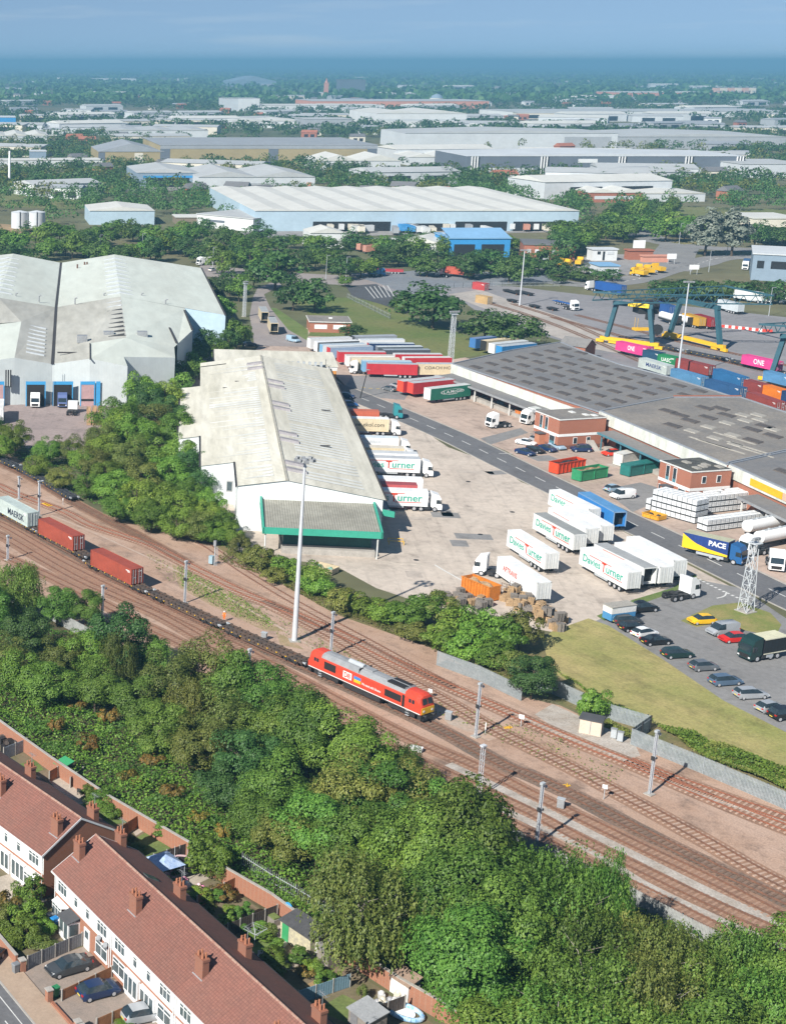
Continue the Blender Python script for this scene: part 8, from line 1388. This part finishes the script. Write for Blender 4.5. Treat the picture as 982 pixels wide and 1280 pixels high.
palisade(px((434,366,2.),(488,392,2.)), 2., 'thin steel fence between the grass field and the marked lorry bays', STEEL, .5, .06, 4.); palisade(px((545,355,2.),(615,352,2.),(700,352,2.)), 2., 'thin steel fence along the lorry road in front of the dark hedge', STEEL, .5, .06, 4.)
JR = spline(px((690,352),(735,356),(790,350),(830,338),(870,330),(905,322),(990,322)), 3.); ribbon('junction_road', JR, -7, 7, .05, GREYTAR); dashes('junction_marking', JR, 1, 1, .4, .06, LINE)
ribbon('main_road', spline(px((1010,312),(930,312),(860,308),(820,300),(800,292),(785,284),(700,276),(640,272)), 4.), -8, 8, .055, GREYTAR); ribbon('link_road', spline(px((835,338),(842,318),(850,306)), 3.), -9, 9, .06, GREYTAR); ribbon('verge', spline(px((850,305),(900,303),(980,303)), 4.), -2, 8, .065, mat('dry_verge', (.26,.22,.10), .95, .2, .1, (.16,.16,.06), 10, world=True))
sheet('depot_yard', px((640,333),(700,340),(800,345),(840,330),(815,318),(760,318),(700,325)), .05, GREY1); sheet('depot_yard', px((290,297),(420,296),(560,292),(730,290),(735,284),(560,286),(300,290)), .06, GREY1)
sheet('goods_apron', px((-20,258),(110,262),(110,243),(-20,240)), .1, GREENF); sheet('bare_field', px((-20,292),(40,296),(60,285),(-20,278)), .1, mat('dry_ground', (.34,.24,.13), .95, .2, .03, world=True)); sheet('railway_cutting', px((-20,238),(180,240),(240,238),(240,232),(-20,230)), .1, mat('cutting_grey', (.27,.25,.23), .95, .2, .02, world=True)); sheet('dry_field', px((30,228),(170,230),(190,222),(60,220)), .1, mat('dry_field', (.33,.27,.14), .95, .2, .01, (.22,.22,.10), world=True))
sheet('bank', px((740,300),(800,292),(860,285),(930,300),(985,296),(985,262),(760,255),(735,285)), .04, GREENF)
FP = []      # footprints the woods keep clear of
FW = {'white': (.66,.68,.68), 'grey': (.36,.38,.40), 'palegrey': (.55,.58,.60), 'darkgrey': (.13,.15,.18), 'blue': (.40,.52,.60), 'tan': (.34,.28,.15), 'brick': (.34,.13,.08), 'brown': (.22,.18,.13), 'cream': (.66,.62,.52), 'pink': (.60,.38,.30), 'brightblue': (.04,.27,.58), 'roofwhite': (.60,.60,.56), 'roofgrey': (.30,.32,.34), 'rooflight': (.44,.455,.455), 'roofblue': (.20,.38,.58), 'slate': (.15,.15,.155), 'salmon': (.58,.27,.19), 'steelblue': (.22,.29,.36)}
def fm(c): return memo(('fm', c), lambda: mat('far_'+c, FW[c], .75, .10, .05, None, 8))
def depot(label, xl, xr, y0, h, depth, wall, roof, yr=None, ridges=0, rise=1.5, doors=(), band=None, cat='warehouse', name='depot_building', group=None, stripes=(), lights=0, zb=0):
    """front wall between photo columns xl and xr standing on row y0 (yr at the right end)"""
    A, B = G(xl, y0), G(xr, yr or y0); d = (B-A); L = d.length; r = thing(name, label, cat, A, math.degrees(math.atan2(d.y, d.x)), group); u = d.normalized(); v = Vector((-u.y, u.x, 0)); fc = 8 if A.y < 800 else 34; FP.append([A-u*6-v*fc, B+u*6-v*fc, B+v*(depth+5)+u*6, A+v*(depth+5)-u*6])
    b = MB(); b.box(0,0,0,L,depth,h).build('wall', fm(wall), r); rb = MB(); n = max(1, ridges)
    if ridges == 0: rb.box(-.4,-.4,h,L+.4,depth+.4,h+.5)
    else:
        for i in range(n): x0, x1 = L*i/n, L*(i+1)/n; m = (x0+x1)/2; rb.hexa([(x0-.2*(i == 0),-.4,h+.02),(x1,-.4,h+.02),(x1,depth+.4,h+.02),(x0,depth+.4,h+.02)], [(x0,-.4,h+.25),(x1,-.4,h+.25),(x1,depth+.4,h+.25),(x0,depth+.4,h+.25)]); rb.mesh([(x0,-.4,h+.26),(m,-.4,h+rise),(x1,-.4,h+.26),(x0,depth+.4,h+.26),(m,depth+.4,h+rise),(x1,depth+.4,h+.26)], [(0,1,4,3),(1,2,5,4),(0,2,1),(3,4,5)])
    rb.build('roof', fm(roof), r)
    if lights:
        for i in range(lights): x = L*(i+.5)/lights; MB().box(x-L*.08/lights,depth*.1,h+.52,x+L*.08/lights,depth*.9,h+.6+rise*(ridges > 0)).build('rooflight', fm('white'), r)
    for x0, x1, z0, z1, c in doors: MB().box(x0*L,-.15,z0,x1*L,-.02,z1).build('door' if z0 == 0 else 'window_band', DARKIN if c is None else fm(c), r)
    for x in stripes:
        for k in range(3): MB().box(x*L+k*2.2-3.3,-.25,0,x*L+k*2.2-2.2,-.02,h).build('white_stripe', WHITE, r); MB().box(x*L+k*2.2-2.2,-.25,0,x*L+k*2.2-1.1,-.02,h).build('dark_stripe', BLK, r)
    if band: MB().box(-.1,-.2,h-band[1],L+.1,-.02,h).build('fascia', fm(band[0]), r)
    return r
D = [(i/12+.01, i/12+.07, 0, 4, None) for i in range(12)]
r = depot('huge white roofed depot with pale blue walls and a row of lorry docks', 318, 721, 289, 10.5, 150, 'blue', 'roofwhite', ridges=9, rise=1.2, doors=[(.18,.42,0,5,None),(.46,.60,0,4,None),(.62,.78,0,5,None),(.80,.985,0,5,None)], lights=0)
depot('white lower wing at the left end of the huge white roofed depot', 246, 316, 283, 6.5, 60, 'white', 'rooflight', yr=290, doors=[(.1,.5,3.2,4.4,'darkgrey')]); depot('small white roofed pale blue depot on the left with a shallow hipped roof', 112, 193, 281, 7.5, 34, 'blue', 'roofwhite', ridges=1, rise=2.2); depot('low shed with a pale roof between two depots', 220, 262, 280, 3.5, 14, 'brown', 'roofwhite')
depot('grey depot with a dark open loading front and parked lorries', 171, 248, 234, 10, 70, 'steelblue', 'rooflight', ridges=1, rise=3, doors=[(.15,.85,0,6.5,None),(.1,.9,6.6,8,'brightblue')]); depot('long grey depot with a curved pale roof and small red sign', 248, 393, 238, 9, 80, 'palegrey', 'rooflight', ridges=2, rise=4, doors=[(.3,.9,3,5,'grey'),(.93,.97,3,5.5,'salmon')])
depot('very long tan walled building with a grey roof and dark end bays', 200, 470, 206, 16.5, 130, 'tan', 'roofgrey', ridges=0, rise=4, doors=[(0,.045,0,16,'darkgrey'),(.5,.545,0,16,'darkgrey'),(.955,1.,0,16,'darkgrey')], band=('roofgrey', 3)); r = depot('tan building with a curved grey roof left of the very long tan one', 123, 205, 206, 11, 80, 'tan', 'roofgrey', ridges=1, rise=7, doors=[(.55,.68,0,10,'cream'),(0,.1,0,10.5,'darkgrey')])
depot('white gabled twin shed right of the tan building', 397, 500, 212, 7, 50, 'palegrey', 'roofwhite', ridges=2, rise=5); depot('long charcoal depot with striped pilasters along its front', 582, 928, 218, 14, 83, 'darkgrey', 'palegrey', ridges=1, rise=2, stripes=(.03,.28,.56,.8,.985), doors=[(.05,.24,0,5,'palegrey'),(.34,.52,0,5,'palegrey'),(.62,.78,0,5,'palegrey'),(.83,.96,0,5,'palegrey'),(.40,.47,9,12,'white')])
depot('long pale depot behind the charcoal one, left', 505, 770, 186, 15.5, 92, 'palegrey', 'rooflight', ridges=1, rise=3, doors=[(.75,.97,0,12,'grey')]); depot('long grey depot behind the charcoal one, right', 770, 980, 186, 12, 130, 'grey', 'rooflight', ridges=1, rise=3); depot('white block building in the far centre', 470, 582, 159, 18, 150, 'white', 'roofwhite', ridges=2, rise=4, doors=[(0,1,8,11,'palegrey')])
depot('pale roofed depot at the right edge beyond the charcoal one', 925, 1010, 222, 10, 60, 'palegrey', 'rooflight'); depot('white roofed low building left of the charcoal depot', 510, 585, 207, 7, 50, 'palegrey', 'roofwhite', ridges=2, rise=3); depot('low white roofed depot in front of the charcoal one', 655, 742, 234, 5, 40, 'palegrey', 'roofwhite'); depot('low brick depot with pale roofs among trees', 735, 802, 253, 6, 45, 'brick', 'roofwhite', ridges=2, rise=2.5, doors=[(.1,.9,2,4,'palegrey')]); depot('white roofed low depot right of the brick one', 800, 880, 252, 5, 40, 'palegrey', 'roofwhite', ridges=1); depot('small white roofed sheds at the right edge beyond the bank', 940, 1000, 284, 4.5, 30, 'cream', 'roofwhite')
r = depot('bright blue open fronted shed behind the dark trees', 560, 636, 322, 8.5, 22, 'brightblue', 'roofblue', ridges=0, doors=[(.08,.42,0,6.,None),(.53,.9,0,6.,None)], lights=5); MB().mesh([(0,-.4,9.0),(G(560,322)-G(636,322)).length and ((G(560,322)-G(636,322)).length,-.4,9.0) or 0,((G(560,322)-G(636,322)).length,14,12.),(0,14,12.)], [(0,1,2,3)]).build('roof_slope', fm('roofblue'), r)
depot('two storey brick depot with a dark roof beside the yellow lorries', 653, 717, 327, 7.5, 20, 'brick', 'slate', yr=329, doors=[(.06,.14,4,5.6,'palegrey'),(.22,.3,4,5.6,'palegrey'),(.38,.46,4,5.6,None),(.54,.62,4,5.6,'palegrey'),(.7,.78,4,5.6,'palegrey'),(.86,.94,4,5.6,None),(.3,.5,0,3,'palegrey')]); depot('white office cabin block beside the brick depot', 739, 770, 326, 4.9, 6, 'white', 'palegrey', doors=[(.2,.32,2.9,4.2,None),(.42,.5,.3,4.2,None),(.6,.85,2.9,4.2,'palegrey')], name='office_cabin', cat='cabin')
depot('grey block office building at the right edge', 937, 1010, 350, 10.5, 30, 'steelblue', 'palegrey', yr=354, doors=[(.08,.2,5,8,None),(.32,.62,5,8,None),(.75,.95,5,8,None)], cat='office', name='office_block'); depot('white gabled store behind the left trees', 387, 431, 310, 7, 16, 'white', 'roofwhite', ridges=1, rise=2.5); depot('white roofed long store left of the blue shed', 500, 548, 317, 5.5, 20, 'white', 'roofwhite', yr=320, ridges=1, rise=2.5); depot('small hut with a bright blue roof among the dark trees', 748, 772, 345, 4, 10, 'palegrey', 'roofblue')
depot('long brick wall building beside the depot yard', 785, 815, 325, 4, 5, 'brick', 'brick', name='yard_store', cat='store'); depot('long orange red stack of containers in the depot yard', 803, 835, 328, 2.6, 3, 'salmon', 'salmon', name='container_row', cat='containers')
# far landmarks
depot('long reddish shopping mall on the horizon', 390, 610, 136, 14, 150, 'salmon', 'rooflight', group=None, name='shopping_mall', cat='mall', doors=[(.02,.2,0,10,'cream'),(.5,.8,0,9,'cream')]); depot('pale low hall in front of the far mall', 325, 480, 139, 10, 100, 'white', 'roofwhite'); depot('blue curved roofed hall left of the far tower', 290, 345, 108, 18, 200, 'steelblue', 'steelblue', ridges=1, rise=18); depot('dark glass block right of the far tower', 424, 456, 119, 40, 40, 'darkgrey', 'slate', cat='office', name='office_block'); depot('brownish office block far behind the tan building', 280, 324, 139, 22, 60, 'palegrey', 'rooflight', cat='office', name='office_block', doors=[(.4,1,0,22,'white')])
r = depot('slim red brick tower of the far mall', 405, 410, 121, 34, 8, 'salmon', 'salmon', cat='tower', name='brick_tower'); MB().cyl((5,4,34),(5,4,46),5,.5,4).build('spire', fm('salmon'), r)
o = G(545,130); r = thing('glass_dome', 'pale green glass dome of the far mall', 'dome', o); MB().ball((0,0,8),14,14,13,0,16,8).build('dome', fm('steelblue'), r); MB().cyl((0,0,0),(0,0,12),14.5,14.5,20).build('drum', fm('cream'), r)
for i, x in enumerate((893,902,911,920,929,938)): depot('pale orange tower block in the far row on the right', x, x+5, 123, 25, 20, 'cream' if i % 2 else 'pink', 'roofgrey', cat='tower block', name='tower_block', group='far tower blocks', doors=[(.1,.9,6,8,'grey'),(.1,.9,16,18,'grey'),(.1,.9,26,28,'grey')])
depot('red walled low stadium like hall on the far right', 775, 895, 122, 12, 150, 'salmon', 'roofwhite'); depot('large white greenhouse roof on the far right', 640, 982, 147, 9, 130, 'white', 'rooflight', yr=146); depot('long white shed on the far left horizon', 112, 172, 102, 12, 250, 'white', 'roofwhite'); depot('pale hall on the far left', 118, 222, 115, 9, 120, 'palegrey', 'roofwhite'); depot('white depot roofs at the left edge', -20, 62, 178, 7, 90, 'palegrey', 'roofwhite', ridges=3, rise=3); depot('blue walled depot at the left edge', -20, 20, 158, 12, 60, 'brightblue', 'palegrey'); depot('low grey sheds in the far left middle', 135, 260, 172, 8, 90, 'palegrey', 'rooflight', ridges=3, rise=2); depot('white roofed depot cluster in the far middle', 290, 380, 160, 9, 100, 'white', 'roofwhite', ridges=2, rise=2); depot('grey depot behind the tan building', 380, 440, 163, 14, 60, 'grey', 'rooflight'); depot('white sheds left of the grey field', 0, 128, 210, 6, 25, 'white', 'roofwhite', yr=209)
depot('blue and white stacked cabins on the left', 38, 58, 204, 10, 20, 'steelblue', 'palegrey', cat='cabins', name='cabin_stack')
for x, lb in ((25,'left grey storage tank among trees'),(46,'right grey storage tank among trees')): r = thing('storage_tank', lb, 'tank', G(x, 285)); MB().cyl((0,0,0),(0,0,8.5),4.6,4.6,20).build('tank', fm('palegrey'), r); MB().cyl((0,0,8.5),(0,0,9.3),4.7,.6,20).build('roof', fm('palegrey'), r); MB().beam((0,-4.75,0),(0,-4.75,9),.5,.1).build('ladder', DARKST, r)
r = thing('chimney_stack', 'thin white chimney stack on the left beyond the field', 'chimney', G(12,236)); MB().cyl((0,0,0),(0,0,26),1.,.7,10).build('stack', WHITE, r); MB().box(-3,-2,0,4,2,4).build('plant_room', fm('palegrey'), r)
for i, (x, y) in enumerate(((705,333),(712,334),(690,338),(725,331),(797,340),(806,341),(815,339),(789,344))): rigid('yellow works lorry in the depot yard', G(x, y), 20+i*13, 7.5, (.72,.42,.02), (.72,.45,.05), (.72,.42,.02), YELLOW, z1=2.6, group='yellow works lorries')
rigid('white coach behind the corner of the pale green roofed warehouse', G(247,332), 205, 10, WH, WH, WH, WHITE, z1=3.3); car('white car behind the pale green roofed warehouse', 'hatch', 'white', (262,340), (272,338)); rigid('dark blue parked lorry beside the grey office building', G(930,338), -120, 11, (.03,.08,.20), (.05,.12,.25), (.03,.08,.20), WHITE)
KF = random.Random(21); cl = ['white','salmon','brightblue','cream','grey','white']
for i in range(26):
    x = KF.uniform(400,720); y = 288+KF.uniform(-1,5); c = FW[KF.choice(cl)]; o = frontlorry('lorry trailer parked at the docks of the huge white roofed depot', G(x, y), KF.choice([88,92,15,80]), WHITE, tuple(c), 3.9, 12., False, 'lorry trailers at the huge depot')
for i in range(14):
    x = KF.uniform(395,545); y = KF.uniform(306,318); frontlorry('lorry trailer standing among the trees behind the lorry bays', G(x, y), KF.uniform(0,40), WHITE, tuple(FW[KF.choice(cl)]), 3.9, 11., False, 'lorry trailers behind the lorry bays')
for x, y, lb in ((480,345,'pale blue recovery lorry at the end of the lorry bays'),): rigid(lb, G(x, y), 10, 7, (.12,.30,.50), (.15,.35,.55), (.12,.30,.5), paint('recovery_blue', (.05,.22,.45)), z1=2.6)
trailer('red flatbed load behind the recovery lorry', (460,335.5), (506,337), (.40,.05,.06), (.35,.05,.06), group='lorries on the junction road', zt=2.0, z0=1.0, z1=1.9)
for i, (x, y, h) in enumerate(((432,352,10),(407,350,10),(178,316,9),(125,318,9),(266,335,9),(848,305,10),(865,300,10),(908,318,9),(960,395,10),(885,340,9),(700,318,10),(945,305,10))):
    r = thing('lamp_post', 'tall grey lamp post standing among trees or beside a road', 'lamp post', G(x, y), 0, 'lamp posts in the middle distance'); MB().cyl((0,0,0),(0,0,h),.14,.08,7).build('column', STEEL, r); MB().box(-.1,-.12,h-.1,1.4,.12,h+.05).build('lamp_head', LAMP, r)
for x, y, w, h, lb in ((797,318,5.5,5.5,'large white sign board on posts at the junction'),(838,330,4,3.5,'white sign board beside the junction road'),(866,343,4,3,'white sign board on the hedge corner')): r = thing('sign_board', lb, 'sign', G(x, y)); MB().box(-w/2,-.15,h*.35+1,w/2,.15,h+1).build('board', WHITE, r); MB().cyl((-w*.35,0,0),(-w*.35,0,h+.5),.12,.12,6).cyl((w*.35,0,0),(w*.35,0,h+.5),.12,.12,6).build('post', STEEL, r)
# scattered small buildings, each its own
SM = {}
def small_mesh(wall, roof, w, d, h, rise):
    b = MB(); b.box(-w/2,-d/2,0,w/2,d/2,h,0); b.mesh([(-w/2-.5,-d/2-.5,h),(w/2+.5,-d/2-.5,h),(w/2+.5,d/2+.5,h),(-w/2-.5,d/2+.5,h),(-w/2,0,h+rise),(w/2,0,h+rise)], [(0,1,5,4),(2,3,4,5),(0,4,3),(1,2,5)], 1); b.box(-w*.3,-d/2-.1,1,-w*.05,-d/2-.02,h*.7,2).box(w*.1,-d/2-.1,1,w*.35,-d/2-.02,h*.7,2); return b.data('building', [fm(wall), fm(roof), DARKIN])
HM = [small_mesh('brick','slate',14,9,6,3.2), small_mesh('cream','slate',16,9,6,3), small_mesh('brick','brick',18,9,6,3), small_mesh('white','roofgrey',22,12,7,2)]; IM = [small_mesh('white','rooflight',50,30,8,2), small_mesh('palegrey','rooflight',70,36,9,2.5), small_mesh('grey','roofgrey',46,30,8,2), small_mesh('cream','rooflight',80,36,9,2), small_mesh('palegrey','roofwhite',90,46,11,3)]
def clear(p, m=0):
    return not any(inside(p, q) for q in FP)
for i in range(300):
    far = i % 2; y = YH+24+ (KF.random()**1.5)*150 if not far else YH+22+KF.random()*70; x = KF.uniform(-20, 1000); p = G(x, y)
    if not clear((p.x, p.y)) or y > 262: continue
    big = KF.random() < (.55 if far else .4); o = link('far_building', KF.choice(IM if big else HM), None, p, KF.uniform(-30,30)); FP.append([p+Vector((-a, -14, 0)) for a in (10,)]+[p+Vector((12,-14,0)), p+Vector((12,10,0)), p+Vector((-12,10,0))])
    tag(o, 'pale industrial roof among the far trees' if big else 'small house or block among the far trees', 'building', 'far industrial roofs' if big else 'far houses and blocks')
# woods: masses of trees nobody could count
def woods(name, label, rows, n, lv, size, hh, rr, m, seed, test=None):
    rs = np.random.RandomState(seed); V = []; y0, y1 = rows; t = 0
    D0, D1 = G(0, y0).y, G(0, y1).y
    while t < n:
        Y = math.exp(rs.uniform(math.log(D1), math.log(D0))) if D0 > 2.2*D1 else rs.uniform(D1, D0); k = Y/F*1.03; X = rs.uniform((-30-PX)*k, (1040-PX)*k); t += 1
        if math.sin(X*.009+seed)+math.sin(Y*.0061+X*.004)+rs.normal()*.6 < -.35 or not clear((X, Y)) or (test and not test(X, Y)): continue
        h = hh*rs.uniform(.6, 1.25); r = rr*rs.uniform(.7, 1.3); q = rs.normal(size=(lv, 3)); q /= np.linalg.norm(q, axis=1, keepdims=True); q[:, 2] = np.abs(q[:, 2])*1.25-.25; P = np.array([X, Y, h*.55])+q*np.array([r, r, h*.5])*rs.uniform(.75, 1.05, (lv, 1)); V.append(leaves(rs, P, q+rs.normal(size=(lv, 3))*.45, size))
    ob = link(name, quads(name, np.concatenate(V), m), None); ob['kind'] = 'stuff'; ob['label'] = label
cm = lambda X, Y: not (G(0,262).y > Y and False)
woods('woodland', 'dark woodland and hedges between the depots', (232,284), 900, 120, 1.35, 9, 5.5, LD, 31, lambda X, Y: not (X > 0 and inside((X, Y), [tuple(G(*q)[:2]) for q in ((730,292),(1000,300),(1000,262),(735,268))])))
woods('woodland', 'woodland between the middle depots and the tan building', (170,240), 2600, 70, 1.9, 10, 6.5, LD, 32); woods('woodland', 'lighter green trees between the middle depots', (170,250), 900, 75, 1.8, 10, 6, LY, 33)
woods('distant_woods', 'tree covered plain in front of the mall', (128,172), 4500, 26, 3.8, 11, 8, LD, 34); woods('distant_woods', 'far wooded plain below the horizon', (84.6,130), 9000, 9, 17., 14, 24, LD, 35)
# ---------------------------------------------------------------- the air
hz = MB().box(-8500,-200,-1,15500,24500,112).build('haze', None); hz.data.materials.clear(); hm = bpy.data.materials.new('air'); hm.use_nodes = True; hn = hm.node_tree; hn.nodes.remove(hn.nodes['Principled BSDF'])
pv = hn.nodes.new('ShaderNodeVolumePrincipled'); pv.inputs['Color'].default_value = (.205,.47,.68,1); pv.inputs['Density'].default_value = .0002; pv.inputs['Anisotropy'].default_value = .0
hn.links.new(pv.outputs[0], hn.nodes['Material Output'].inputs['Volume']); hz.data.materials.append(hm); hz['kind'] = 'stuff'; hz['label'] = 'thin blue summer haze'
